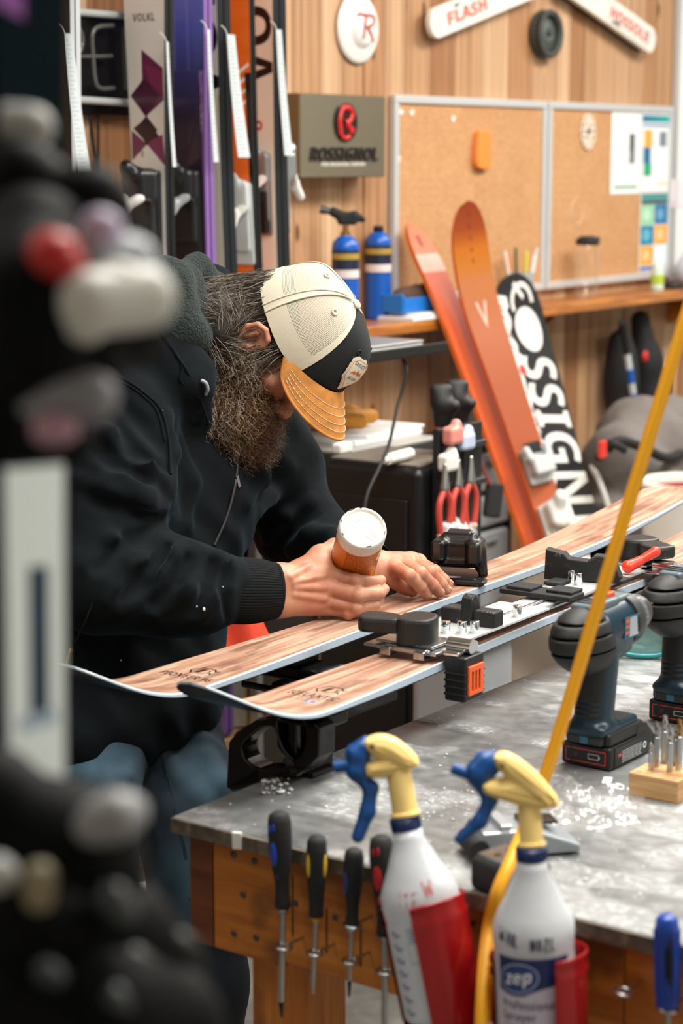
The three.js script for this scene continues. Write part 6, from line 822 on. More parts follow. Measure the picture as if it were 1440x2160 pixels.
  const st = []; for (const s of [0.34, 0.52, 0.7, 0.86]) { const n = 56; for (let i = 2; i < n - 2; i++) { const a = brim(-1 + (2 * i) / n, s, 0.0024), b = brim(-1 + (2 * (i + 0.62)) / n, s, 0.0024); st.push(rod(a, b, 0.0006, 0.0006, 5)); } } part(cap, 'stitching', st, mat(0xe9dcc0, 0.8)).userData.kind = 'stuff';
  // badge: six-sided, frayed edge, printed
  const BA = 0.3, pc = dome(BA, 0.34, 0.003), ex = dome(BA + 0.05, 0.34, 0.003).sub(dome(BA - 0.05, 0.34, 0.003)).normalize(), ey = dome(BA, 0.44, 0.003).sub(dome(BA, 0.24, 0.003)).normalize();
  const hexa = [[-0.5, 0.3], [-0.25, 0.44], [0.25, 0.44], [0.5, 0.3], [0.42, -0.12], [0.02, -0.5], [-0.42, -0.12]], W = 0.062, Hh = 0.062, r = rngOf(21);
  const badge = (grow, off, map) => { const P = [], UV = [], I = [], n = 48, rings = 6, edge = (k) => { const f = (k / n) * hexa.length, i = Math.floor(f) % hexa.length, j = (i + 1) % hexa.length, w = f - Math.floor(f); return [lerp(hexa[i][0], hexa[j][0], w), lerp(hexa[i][1], hexa[j][1], w)]; };
    for (let q = 0; q <= rings; q++) for (let k = 0; k <= n; k++) { const [x, y] = edge(k % n), g = (q / rings) * (grow + (q === rings && grow > 1 ? (hash3(k % n, 3, 7) - 0.5) * 0.1 : 0)), X = x * g * W, Y = y * g * Hh, a = BA + X / 0.112, t = 0.34 + Y / 0.13; P.push(...dome(a, clamp(t, 0, 1), off).toArray()); UV.push(0.5 - x * g, 0.5 + y * g); }
    for (let q = 0; q < rings; q++) for (let k = 0; k < n; k++) { const s = q * (n + 1) + k; I.push(s, s + n + 1, s + 1, s + 1, s + n + 1, s + n + 2); } const g = new THREE.BufferGeometry(); g.setAttribute('position', new THREE.Float32BufferAttribute(P, 3)); g.setAttribute('uv', new THREE.Float32BufferAttribute(UV, 2)); g.setIndex(I); g.computeVertexNormals(); return keep(g); };
  part(cap, 'badge_backing', badge(1.1, 0.0022), mat(0xded8c8, 0.95, { side: THREE.DoubleSide }));
  part(cap, 'badge', badge(0.99, 0.0032), mat(0xffffff, 0.85, { side: THREE.DoubleSide, map: canvasTex(512, 512, (k, w, h) => {
    k.fillStyle = '#dcd5c4'; k.fillRect(0, 0, w, h); k.strokeStyle = '#c9894a'; k.lineWidth = 12; k.beginPath(); hexa.forEach(([x, y], i) => { const X = (0.5 + x * 0.9) * w, Y = (0.5 - y * 0.9) * h; i ? k.lineTo(X, Y) : k.moveTo(X, Y); }); k.closePath(); k.stroke();
    k.fillStyle = '#14181a'; k.textAlign = 'center'; k.textBaseline = 'middle'; k.font = 'bold 74px sans-serif'; k.fillText('GRANITE P', w * 0.5, h * 0.22, 380); k.font = 'bold 62px sans-serif'; k.fillText('SKI AREA', w * 0.5, h * 0.62, 240);
    k.fillStyle = '#b9692b'; k.beginPath(); k.moveTo(90, 265); k.lineTo(170, 200); k.lineTo(210, 225); k.lineTo(262, 168); k.lineTo(310, 220); k.lineTo(350, 195); k.lineTo(425, 265); k.lineTo(340, 245); k.lineTo(300, 262); k.lineTo(250, 235); k.lineTo(200, 262); k.lineTo(160, 245); k.fill(); k.fillStyle = '#c9894a'; k.fillRect(215, 395, 80, 6);
  }) }));
}
// ---- hair and beard: a soft dark body with strands growing out of it all round
function strands(field, lo, hi, n, seed, o) {
  const g0 = skin(field, lo, hi, o.cell ?? 0.006), p = g0.attributes.position, nn = g0.attributes.normal, r = rngOf(seed), P = [], C = [], I = [], N = [];
  for (let s = 0; s < n; s++) {
    const i = Math.floor(r() * p.count), q = V(p.getX(i), p.getY(i), p.getZ(i)), nrm = V(nn.getX(i), nn.getY(i), nn.getZ(i)); if (o.where && !o.where(q, nrm)) continue;
    const len = o.len(q) * (0.5 + r() * 0.9), steps = o.steps ?? 12, w0 = (o.width ?? 0.00032) * (0.7 + r() * 0.7), c = o.color(r, q), ph = r() * 6.28, fr = o.freq * (0.6 + r() * 0.8), am = o.amp * (0.3 + r() * 1.1), flow = o.flow(q, nrm, r);
    const dir = nrm.clone().multiplyScalar(o.out * (0.3 + r())).add(flow).normalize(), e1 = dir.clone().cross(V(r() - 0.5, r() - 0.5, r() - 0.5)).normalize(), e2 = dir.clone().cross(e1), at0 = P.length / 3; const cur = q.clone().addScaledVector(nrm, -0.003 + r() * o.thick), d = dir.clone();
    let prev = null;
    for (let k = 0; k <= steps; k++) {
      const t = k / steps, x = cur.clone().addScaledVector(e1, Math.sin(ph + fr * t) * am * t).addScaledVector(e2, Math.cos(ph + fr * t * 1.1) * am * t), tan = prev ? x.clone().sub(prev).normalize() : d.clone(), a = tan.clone().cross(V(0.3, 0.5, 0.8)).normalize(), b = tan.clone().cross(a), w = w0 * (1 - 0.75 * t * t);
      for (let m = 0; m < 3; m++) { const A = (m / 3) * 6.283, v = a.clone().multiplyScalar(Math.cos(A)).addScaledVector(b, Math.sin(A)); P.push(x.x + v.x * w, x.y + v.y * w, x.z + v.z * w); N.push(v.x, v.y, v.z); C.push(...c); }
      if (k) for (let m = 0; m < 3; m++) { const u = at0 + (k - 1) * 3 + m, v = at0 + (k - 1) * 3 + ((m + 1) % 3); I.push(u, v, u + 3, v, v + 3, u + 3); }
      prev = x; d.addScaledVector(o.pull ?? V(0, 0, 0), 1 / steps).normalize(); cur.addScaledVector(d, len / steps);
    }
  }
  const g = new THREE.BufferGeometry(); g.setAttribute('position', new THREE.Float32BufferAttribute(P, 3)); g.setAttribute('normal', new THREE.Float32BufferAttribute(N, 3)); g.setAttribute('color', new THREE.Float32BufferAttribute(C, 3)); g.setIndex(I); return [g0, keep(g)];
}
{
  const strandM = mat(0xffffff, 0.42, { vertexColors: true }), pick = (list) => (r) => { const c = list[Math.floor(r() * list.length)], k = 0.7 + r() * 0.6; return c.map((v) => v * k); };
  // beard
  const beardF = sU(0.03, sAt(sU(0.03, sEll(V(0, -0.088, 0.07), 0.066, 0.045, 0.06), sEll(V(0.052, -0.05, 0.028), 0.024, 0.04, 0.04), sEll(V(-0.052, -0.05, 0.028), 0.024, 0.04, 0.04), sCap(V(-0.03, -0.056, 0.098), V(0.03, -0.056, 0.098), 0.0115), sCap(V(0.072, -0.005, 0.0), V(0.066, -0.035, 0.015), 0.009, 0.016), sCap(V(-0.072, -0.005, 0.0), V(-0.066, -0.035, 0.015), 0.009, 0.016)), headM), sCap(at(480, 860, 3.210), at(488, 898, 3.230), 0.046, 0.036), sCap(at(480, 860, 3.290), at(488, 898, 3.280), 0.046, 0.036), sCap(at(502, 900, 3.250), at(538, 908, 3.260), 0.04, 0.03), sCap(at(455, 830, 3.220), at(460, 885, 3.240), 0.028, 0.026));
  const bb = boxOf([at(425, 740, 3.2), at(610, 960, 3.45), at(500, 980, 3.2)], 0.06), mouth = inHead(0, -0.07, 0.11);
  const [bg, bs] = strands(beardF, ...bb, 9000, 31, { len: () => 0.033, steps: 16, width: 0.00034, freq: 13, amp: 0.0078, out: 0.85, thick: 0.006, flow: (q) => V(0, -0.75, 0).addScaledVector(CR, -0.25).addScaledVector(headF, 0.1), pull: V(0, -0.5, 0), color: (r, q) => { const lightSide = clamp((mouth.distanceTo(q) - 0.045) / 0.07, 0, 1), u = r(); const L = u < 0.42 * lightSide + 0.05 ? [0.6, 0.5, 0.38] : u < 0.62 ? [0.22, 0.11, 0.045] : [0.09, 0.045, 0.022], k = 0.7 + r() * 0.6; return L.map((v) => v * k); }, where: (q) => q.distanceTo(inHead(0, 0.02, 0.0)) > 0.062 });
  const bd = part(person, 'beard', bg, mat(0x1f120b, 0.9), 'long curly brown and grey beard'); part(bd, 'strands', bs, strandM).userData.kind = 'stuff';
  // hair at the back and over the ear
  const hairF = sU(0.02, sAt(sU(0.02, sEll(V(0, 0.04, -0.014), 0.081, 0.092, 0.09), sCap(V(0.074, 0.03, 0.03), V(0.072, 0.004, 0.028), 0.012, 0.007), sCap(V(-0.074, 0.03, 0.03), V(-0.072, 0.004, 0.028), 0.012, 0.007)), headM), sCap(at(535, 640, 3.225), at(470, 655, 3.205), 0.05, 0.045), sCap(at(500, 690, 3.165), at(462, 700, 3.155), 0.032, 0.03), sCap(at(470, 640, 3.285), at(455, 690, 3.255), 0.045, 0.04), sCap(at(462, 690, 3.165), at(450, 735, 3.185), 0.03, 0.022), sCap(at(505, 730, 3.175), at(480, 752, 3.185), 0.018, 0.014));
  const noEar = sSub(hairF, sAt(sEll(V(0.09, 0.002, -0.002), 0.024, 0.031, 0.027), headM), 0.006), hb = boxOf([HEAD, at(430, 640, 3.2), at(440, 760, 3.4)], 0.11), bun = at(458, 700, 3.15);
  const [hg, hs] = strands(noEar, ...hb, 6500, 77, { len: () => 0.055, steps: 12, width: 0.00036, freq: 4.5, amp: 0.004, out: 0.2, thick: 0.004, flow: (q, n, r) => { const d = q.distanceTo(bun); return d < 0.05 ? q.clone().sub(bun).cross(CF).normalize().multiplyScalar(0.9).add(V(0, -0.1, 0)) : CR.clone().multiplyScalar(-1).addScaledVector(CU, -0.25 + (r() - 0.5) * 0.3); }, pull: V(0, -0.25, 0), color: (r) => { const u = r(), L = u < 0.3 ? [0.4, 0.36, 0.31] : u < 0.6 ? [0.13, 0.085, 0.05] : [0.035, 0.024, 0.017], k = 0.7 + r() * 0.6; return L.map((v) => v * k); }, where: (q) => { const l = q.clone().applyMatrix4(headM.clone().invert()); return l.y < 0.045 || l.z < -0.085; } });
  const hr = part(person, 'hair', hg, mat(0x17110d, 0.75), 'swept back greying brown hair'); part(hr, 'strands', hs, strandM).userData.kind = 'stuff';
  part(person, 'eyebrow', [1, -1].map((s) => tube([inHead(s * 0.016, 0.03, 0.103), inHead(s * 0.035, 0.035, 0.1), inHead(s * 0.05, 0.03, 0.088)], 0.0042, 16, 6)), mat(0x3a2415, 0.9));
}
settle(person);

// ---------------------------------------------------------------- glue bottle in his hand
{
  const n = CF.clone().multiplyScalar(-0.85).addScaledVector(CR, 0.132).addScaledVector(CU, 0.51).normalize(), E = at(765, 1114, 3.052), base = E.clone().addScaledVector(n, -0.185);
  const t = thing('glue_bottle', 'orange bottle with a white base end held upside down in the right hand', 'bottle'), q = new THREE.Quaternion().setFromUnitVectors(V(0, 1, 0), n), put = (g) => { const k = g.userData.mapped; g.applyQuaternion(q); g.translate(base.x, base.y, base.z); if (k) g.userData.mapped = true; return g; };
  const lab = new THREE.CylinderGeometry(0.0365, 0.0365, 0.105, 64, 1, true); lab.translate(0, 0.185 - 0.02 - 0.0525, 0);
  const spin = rot(0, 1.35, 0); 
  part(t, 'label', put(keep(lab.applyMatrix4(spin))), mat(0xffffff, 0.35, { map: canvasTex(1024, 512, (k, w, h) => {
    const g = k.createLinearGradient(0, 0, w, 0); g.addColorStop(0, '#d8741c'); g.addColorStop(0.5, '#e07d20'); g.addColorStop(1, '#d8741c'); k.fillStyle = g; k.fillRect(0, 0, w, h); const r = rngOf(3);
    for (const x0 of [60, 560]) { k.fillStyle = 'rgba(96,38,8,0.85)'; for (let y = 24; y < 470; y += 15) { let x = x0; while (x < x0 + 190) { const l = 8 + r() * 26; k.fillRect(x, y, l, 7); x += l + 5; } }
      k.fillStyle = '#f2ece0'; k.save(); k.translate(x0 + 300, 110); k.rotate(0.5); k.beginPath(); k.ellipse(0, 0, 50, 84, 0, 0, 7); k.fill(); k.fillStyle = '#2a1a10'; k.beginPath(); k.ellipse(4, 0, 26, 60, 0, 0, 7); k.fill(); k.restore(); k.fillStyle = '#e9e4da'; k.fillRect(x0 + 240, 220, 130, 80); k.fillStyle = '#2a2420'; k.fillRect(x0 + 250, 228, 110, 64); textTo(k, 'GLUE', x0 + 305, 262, 'bold 44px sans-serif', '#f0ead8', 100); k.fillStyle = '#e8c22c'; k.fillRect(x0 + 230, 330, 150, 70); textTo(k, 'WOOD', x0 + 305, 366, 'bold 50px sans-serif', '#20180f', 130); }
  }) }));
  part(t, 'base_cap', put(turned([[0.0365, 0.162], [0.0372, 0.165], [0.0372, 0.18], [0.0355, 0.186], [0.033, 0.1875], [0.0315, 0.1865], [0.0305, 0.1835], [0.028, 0.1825], [0, 0.1835]], 64)), mat(0xe9e6dc, 0.45));
  part(t, 'mould_line', [-0.006, 0.002, 0.007].map((x) => put(box(0.0008, 0.0006, 0.046, x, 0.1834, 0.004))), mat(0xd8d4c8, 0.5)); part(t, 'scuff_marks', [0.4, 1.1, 2.2, 3.6, 4.3, 5.1, 5.5].map((a, i) => put(box(0.004 + (i % 3) * 0.002, 0.0005, 0.0012, Math.cos(a) * 0.0338, 0.1876, Math.sin(a) * 0.0338, 0, [0, -a + 1.57, 0]))), mat(0x2b2a28, 0.8));
  part(t, 'shoulder', put(turned([[0, 0], [0.006, 0], [0.008, 0.02], [0.014, 0.022], [0.016, 0.034], [0.03, 0.048], [0.036, 0.06], [0.0365, 0.062]], 40)), mat(0xd8741c, 0.4)); settle(t);
}

// ---------------------------------------------------------------- cordless drills on the bench
{
  const navy = mat(0x0b2a3a, 0.34), rub = mat(0x0e1011, 0.6, { bumpMap: grainBump, bumpScale: 0.0002 });
  const t = thing('cordless_drill', 'dark blue cordless drill with its chuck and bit showing, behind the yellow cord', 'drill');
  const CS = (x, y, z) => V(x, y, z), sk = (f, a, b, c = 0.0026) => skin(f, V(...a), V(...b), c);
  part(t, 'motor_housing', sk(sU(0.012, sCyl(CS(-0.05, 0.185, 0), CS(0.035, 0.187, 0), 0.034, 0.012), sCap(CS(-0.03, 0.15, 0), CS(0.0, 0.158, 0), 0.026, 0.024), sBox(0.005, 0.163, 0, 0.035, 0.02, 0.024, 0.012)), [-0.1, 0.1, -0.05], [0.07, 0.24, 0.05]), navy, 'dark blue motor housing');
  const rear = sU(0.012, sEll(CS(-0.066, 0.18, 0), 0.056, 0.042, 0.037), sEll(CS(-0.05, 0.165, 0), 0.045, 0.036, 0.035)), gro = sU(0, ...[0.205, 0.188, 0.166].map((y) => sBox(-0.1, y, 0, 0.07, 0.0014, 0.06)));
  part(t, 'rear_cap', sk(sSub(rear, gro, 0.002), [-0.13, 0.115, -0.05], [0.0, 0.235, 0.05], 0.002), rub, 'black rubber rear cap');
  part(t, 'top_plate', [box(0.075, 0.012, 0.034, -0.03, 0.219, 0, 0.004), box(0.03, 0.014, 0.03, 0.025, 0.217, 0, 0.004)], mat(0x5b6a72, 0.4)); part(t, 'top_groove', [0, 1, 2].map((i) => box(0.002, 0.003, 0.03, -0.055 + i * 0.012, 0.225, 0)), K.softBlack); part(t, 'speed_switch', box(0.02, 0.008, 0.016, 0.002, 0.227, 0, 0.003), mat(0xd8481e, 0.4), 'orange speed switch');
  part(t, 'gear_case', [turned([[0, -0.002], [0.036, -0.002], [0.037, 0.004], [0.037, 0.018], [0.033, 0.026], [0, 0.026]], 32, V(0.028, 0.187, 0), V(1, 0, 0))], mat(0x2f3234, 0.45)); 
  part(t, 'torque_collar', (() => { const a = [turned([[0, 0], [0.03, 0], [0.031, 0.003], [0.029, 0.018], [0, 0.018]], 32, V(0.052, 0.187, 0), V(1, 0, 0))]; for (let i = 0; i < 24; i++) { const g = (i / 24) * 6.283; a.push(box(0.012, 0.0016, 0.003, 0.06, 0.187 + Math.cos(g) * 0.0298, Math.sin(g) * 0.0298, 0, [g, 0, 0])); } return a; })(), mat(0x6d7173, 0.4, { metalness: 0.3 }));
  part(t, 'chuck', turned([[0, 0], [0.025, 0], [0.026, 0.002], [0.025, 0.016], [0.022, 0.024], [0.013, 0.032], [0.006, 0.034], [0, 0.034]], 30, V(0.069, 0.188, 0), V(1, 0, 0)), mat(0x4c5053, 0.35, { metalness: 0.5 }));
  part(t, 'bit', [rod(V(0.1, 0.1885, 0), V(0.118, 0.19, 0), 0.0045, 0.0045, 8), rod(V(0.118, 0.19, 0), V(0.133, 0.1905, 0), 0.0035, 0.0022, 8)], K.brass);
  const handle = sU(0.02, sCap(CS(-0.022, 0.15, 0), CS(-0.03, 0.06, 0), 0.0235, 0.0215), sCap(CS(-0.014, 0.15, 0), CS(-0.024, 0.06, 0), 0.0225, 0.021));
  part(t, 'handle', sk(sU(0.012, handle, sBox(-0.005, 0.052, 0, 0.05, 0.007, 0.03, 0.006)), [-0.08, 0.03, -0.045], [0.07, 0.18, 0.045]), navy, 'blue handle flaring into the battery foot');
  const gv = sU(0, ...[0.076, 0.083, 0.09, 0.142, 0.149].map((y) => sBox(-0.06, y, 0, 0.05, 0.0011, 0.05)));
  part(t, 'grip', sk(sSub(sAnd(sU(0.02, sCap(CS(-0.024, 0.155, 0), CS(-0.032, 0.072, 0), 0.0248, 0.0228)), sBox(-0.034, 0.112, 0, 0.03, 0.045, 0.04, 0.01), 0.004), gv, 0.0015), [-0.07, 0.06, -0.03], [0.01, 0.17, 0.03], 0.0018), rub, 'black rubber grip');
  part(t, 'grip_screw', [[-0.03, 0.1, 0.0235], [-0.024, 0.147, 0.0248]].map(([x, y, z]) => turned([[0, 0.0006], [0.0028, 0.0006], [0.0034, -0.001], [0, -0.001]], 12, V(x, y, z), V(0, 0, 1))), K.gloss);
  part(t, 'trigger', sk(sU(0.006, sCap(CS(0.012, 0.142, 0), CS(0.006, 0.116, 0), 0.0085, 0.0075)), [-0.01, 0.1, -0.015], [0.03, 0.16, 0.015], 0.0018), mat(0xd63a22, 0.4), 'red trigger'); part(t, 'reverse_switch', box(0.018, 0.006, 0.05, 0.016, 0.155, 0, 0.002), mat(0xd63a22, 0.4));
  part(t, 'info_plate', xf(sheet(0.044, 0.03, 0.001), M4().makeTranslation(0.012, 0.186, 0.0335)), mat(0xffffff, 0.5, { map: canvasTex(256, 176, (k, w, h) => { k.fillStyle = '#28536a'; k.fillRect(0, 0, w, h); k.fillStyle = '#dde3e4'; for (let i = 0; i < 11; i++) k.fillRect(80, 12 + i * 14, 110 + ((i * 53) % 50), 7); k.fillStyle = '#d0582c'; k.fillRect(16, 14, 52, 30); k.fillRect(16, 62, 52, 26); k.fillRect(16, 110, 52, 26); }) }), 'printed warning plate');
  part(t, 'battery', [box(0.118, 0.03, 0.074, 0.012, 0.0165, 0, 0.004), extr([[0.068, 0.001], [0.088, 0.004], [0.086, 0.02], [0.06, 0.044], [0.03, 0.046], [0.03, 0.001]], 0.07, 0.003, [], M4().makeTranslation(0, 0, -0.035))], mat(0x0d0e0f, 0.42));
  part(t, 'battery_collar', [box(0.098, 0.02, 0.068, 0.005, 0.04, 0, 0.006)], mat(0x131516, 0.5)); part(t, 'release_button', [box(0.012, 0.014, 0.052, -0.046, 0.0395, 0, 0.004)], mat(0x232729, 0.4)); part(t, 'button_mark', box(0.002, 0.01, 0.012, -0.0525, 0.0395, 0, 0.001), mat(0x2c6483, 0.4));
  part(t, 'red_outline', xf(sheet(0.062, 0.02, 0.0008), rot(0, -Math.PI / 2, 0, V(-0.0468, 0.0165, 0))), mat(0xffffff, 0.45, { map: canvasTex(512, 168, (k, w, h) => { k.fillStyle = '#0d0e0f'; k.fillRect(0, 0, w, h); k.strokeStyle = '#d63a2c'; k.lineWidth = 9; k.strokeRect(12, 12, w - 24, h - 24); k.fillStyle = '#0d0e0f'; k.fillRect(70, h - 22, 26, 22); k.fillRect(70, 0, 20, 18); k.strokeStyle = '#e8e8e6'; k.lineWidth = 5; k.strokeRect(290, 54, 130, 54); k.fillStyle = '#e8e8e6'; k.fillRect(420, 70, 12, 22); k.strokeStyle = '#a02a20'; k.beginPath(); k.arc(130, 82, 18, 0, 7); k.stroke(); }) }), 'battery print with a red outline');
  part(t, 'battery_print', xf(sheet(0.1, 0.026, 0.0008), M4().makeTranslation(0.014, 0.0165, 0.0372)), mat(0xffffff, 0.45, { map: canvasTex(512, 136, (k, w, h) => { k.fillStyle = '#0d0e0f'; k.fillRect(0, 0, w, h); k.fillStyle = '#d63a2c'; k.fillRect(50, 50, 44, 20); k.fillStyle = '#c9cdcd'; const r = rngOf(8); for (let y = 40; y < 120; y += 15) { let x = 104; while (x < 370) { const l = 8 + r() * 26; k.fillRect(x, y, l, 6); x += l + 6; } } k.beginPath(); k.arc(430, 70, 26, 0, 7); k.fill(); k.fillStyle = '#0d0e0f'; k.beginPath(); k.arc(430, 70, 12, 0, 7); k.fill(); }) }));
  t.position.set(2.325, BY, 1.9545);
  const t2 = t.clone(); t2.name = numbered('cordless_drill'); scene.add(t2); t2.position.set(2.582, BY, 1.9505); tag(t2, 'second dark blue cordless drill at the right edge of the picture', 'drill');
}
// ---------------------------------------------------------------- block of drill bits
{
  const o = onY(1425, 1698, BY), w = 0.07, d = 0.056, h = 0.03, c = V(o.x + d / 2 + 0.003, BY + h / 2, o.z - 0.068 / 2 + 0.0), t = thing('bit_block', 'small pale wooden block full of drill bits at the right edge', 'block');
  const beech = fieldTex(256, 0.1, (u, v) => { const g = fbm(u * 20, v * 200, 4, 3), s = fbm(u * 30, v * 30, 9, 3); return mixc(mixc([0.72, 0.55, 0.36], [0.88, 0.74, 0.54], clamp(1.6 * (g - 0.25), 0, 1)), [0.5, 0.33, 0.18], 0.7 * sstep(s, 0.6, 0.72)); });
  part(t, 'block', box(d, h, w, c.x, c.y, c.z, 0.002), mat(0xffffff, 0.6, { map: beech })); const hm = []; for (const [dx, dz] of [[-0.02, -0.024], [-0.021, 0.026], [0.02, -0.02]]) hm.push(turned([[0, 0.0004], [0.004, 0.0004], [0.004, 0], [0, 0]], 16, V(c.x + dx, BY + h, c.z + dz))); for (const q of hm) part(t, 'plugged_hole', q, mat(0x8f7a5c, 0.7)); settle(t);
  const top = BY + h; let n = 0;
  for (const [px, py, len, rr, m, w2] of [[1372, 1624, 0.036, 0.0035, K.steel, 'short stepped steel drill bit at the left of the wooden block'], [1383, 1617, 0.06, 0.0038, K.brushed, 'tall fluted steel drill bit behind the short one'], [1400, 1606, 0.062, 0.004, K.steel, 'tall smooth steel drill bit in the back row'], [1412, 1628, 0.06, 0.004, K.steel, 'smooth steel drill bit at the front of the block'], [1424, 1610, 0.05, 0.0036, K.brushed, 'fluted drill bit between the two smooth ones'], [1431, 1622, 0.066, 0.0042, K.steel, 'thick drill bit with a gold tip']]) {
    const q = onY(px, py, top), t2 = thing('drill_bit', w2, 'drill bit'), gold = n === 5; n++;
    part(t2, 'shank', [turned([[0, -0.012], [rr, -0.012], [rr, len * 0.62], [rr * 0.72, len * 0.66], [0, len * 0.66]], 14, V(q.x, top, q.z))], m);
    const fl = []; for (let i = 0; i < 2; i++) { const pts = []; for (let k = 0; k <= 10; k++) { const a = i * Math.PI + k * 0.7; pts.push(V(q.x + Math.cos(a) * rr * 0.45, top + len * (0.62 + 0.38 * (k / 10)), q.z + Math.sin(a) * rr * 0.45)); } fl.push(tube(pts, rr * 0.5, 24, 6)); } part(t2, 'flutes', fl, gold ? K.brass : m); settle(t2);
  }
}
// ---------------------------------------------------------------- flat tools, film, crumbs and glasses on the bench
{
  const P = (px, py, y = BY) => onY(px, py, y), a = P(1000, 1822), b = P(1228, 1803), d = b.clone().sub(a).normalize(), nn = V(-d.z, 0, d.x), L = a.distanceTo(b), m = basis(d, V(0, 1, 0), d.clone().cross(V(0, 1, 0)), a);
  const t = thing('edge_tool', 'silver ski edge tool with a black roller end lying on the bench', 'tool');
  part(t, 'body', extr([[0.006, 0.003], [L, 0.003], [L * 0.985, 0.012], [L * 0.62, 0.03], [0.05, 0.034], [0.012, 0.034], [0.004, 0.02]], 0.062, 0.003, [], m.clone().multiply(M4().makeTranslation(0, 0, -0.064))), mat(0x9fa7ad, 0.34, { metalness: 0.55 }));
  part(t, 'ridge', extr([[0.03, 0.03], [0.046, 0.03], [0.046, 0.041], [0.034, 0.041]], 0.055, 0.002, [], m.clone().multiply(M4().makeTranslation(0, 0, -0.06))), mat(0xb5bcc1, 0.3, { metalness: 0.5 })); part(t, 'top_window', xf(box(0.045, 0.004, 0.03, 0.088, 0.0335, -0.042, 0.001, [0, 0, -0.06]), m), K.gloss); part(t, 'foot_strip', xf(box(L - 0.02, 0.003, 0.055, L / 2, 0.0016, -0.034, 0.001), m), K.softBlack);
  part(t, 'roller', rod(V(0.006, 0.0145, -0.05), V(0.006, 0.0145, 0.002), 0.0125, 0.0125, 24).applyMatrix4(m), K.softBlack); settle(t);
  // black stapler-like tool near the bench edge
  const e = P(974, 1890), f = P(1072, 1926), dd = f.clone().sub(e).normalize(), m2 = basis(dd, V(0, 1, 0), dd.clone().cross(V(0, 1, 0)), e.clone().add(V(0.02, 0, 0)));
  const t2 = thing('file_guide', 'black file guide with a grey perforated top between the spray bottles', 'tool');
  part(t2, 'body', xf(skin(sU(0.008, sBox(0.03, 0.02, -0.03, 0.036, 0.0195, 0.03, 0.008), sBox(0.04, 0.012, -0.03, 0.034, 0.0118, 0.026, 0.006)), V(-0.02, -0.005, -0.08), V(0.15, 0.06, 0.02), 0.003), m2), K.softBlack); part(t2, 'top_plate', xf(box(0.06, 0.003, 0.045, 0.03, 0.0405, -0.03, 0.001), m2), K.brushed); for (const [x, z] of [[0.018, -0.042], [0.02, -0.02], [0.034, -0.034]]) part(t2, 'hole', xf(turned([[0, 0.0006], [0.004, 0.0006], [0.005, 0], [0, 0]], 14, V(x, 0.0418, z)), m2), K.gloss); settle(t2);
  // crumpled clear film
  const cf = P(1245, 1704), g = new THREE.PlaneGeometry(0.2, 0.14, 60, 44), p = g.attributes.position; g.rotateX(-Math.PI / 2); for (let i = 0; i < p.count; i++) { const x = p.getX(i), z = p.getZ(i), e2 = sstep(0.1 - Math.abs(x), 0, 0.04) * sstep(0.07 - Math.abs(z), 0, 0.03); const k = Math.abs(fbm(x * 40, z * 40, 3, 3) - 0.46) * 0.05 + Math.abs(fbm(x * 110, z * 110, 8, 2) - 0.38) * 0.016; p.setY(i, 0.0015 + k * e2 + 0.001); p.setX(i, x + 0.014 * (noise3(x * 30, z * 30, 1) - 0.5)); p.setZ(i, z + 0.014 * (noise3(x * 30, z * 30, 9) - 0.5)); } g.computeVertexNormals(); g.rotateY(0.5); g.translate(cf.x, BY, cf.z);
  single('plastic_film', 'crumpled clear plastic film lying on the metal bench', 'plastic film', g, mat(0xffffff, 0.12, { transmission: 0.93, thickness: 0, specularIntensity: 1 }));
  // wax crumbs and shavings
  const r = rngOf(44), cr = []; const crumb = (x, z, s) => { const q = new THREE.IcosahedronGeometry(s, 0); const pp = q.attributes.position; for (let i = 0; i < pp.count; i++) { const k = 0.6 + 0.8 * hash3(Math.round(pp.getX(i) * 9e4), Math.round(pp.getY(i) * 9e4), Math.round(pp.getZ(i) * 9e4)); pp.setXYZ(i, pp.getX(i) * k, pp.getY(i) * k * 0.5, pp.getZ(i) * k * 1.2); } q.rotateY(r() * 6.28); q.computeVertexNormals(); q.translate(x, BY + s * 0.8, z); cr.push(q); };
  for (let i = 0; i < 260; i++) { const px = 480 + r() * 900, py = 1480 + r() * 420, q = P(px, py); if (q.x < BX + 0.01 || q.z < BZ + 0.01 || q.x > 3.3 || q.z > 2.4) continue; crumb(q.x, q.z, 0.0006 + 0.0016 * r() ** 3); }
  for (let i = 0; i < 46; i++) { const q = P(545 + (r() + r()) * 40, 1642 + r() * 34); if (q.x > BX + 0.01 && q.z > BZ + 0.008) crumb(q.x, q.z, 0.001 + 0.0035 * r() ** 3); } for (let i = 0; i < 120; i++) { const q = P(950 + (r() + r() - 1) * 120, 1700 + (r() + r() - 1) * 50); crumb(q.x, q.z, 0.0004 + 0.0012 * r() ** 2); }
  const wx = single('wax_shavings', 'white wax crumbs and shavings scattered over the metal bench', 'shavings', cr, mat(0xdfe3e4, 0.6)); wx.userData.kind = 'stuff';
  [[640, 1850, 'torn white paper flake stuck to the bench edge', 0], [1280, 1650, 'torn white flake on the bench beside the drill', 0.0], [785, 1572, 'pale wax flake on the bench beside the spray trigger', 0]].forEach(([px, py, lab], i) => { const q = i ? P(px, py) : onX(500, 1773, BX - 0.004); single('wax_flake', lab, 'flake', box(i ? 0.026 : 0.004, i ? 0.003 : 0.022, 0.012, q.x, q.y + (i ? 0.002 : 0), q.z, 0.001, [0, 0.4, i ? 0 : 0.1]), K.white); });
  // teal safety glasses behind the drills
  const s = P(1345, 1352), gl = thing('safety_glasses', 'teal framed safety glasses lying behind the cordless drills', 'safety glasses'), m3 = rot(0, 0.5, 0, V(s.x - 0.12, BY, s.z + 0.03));
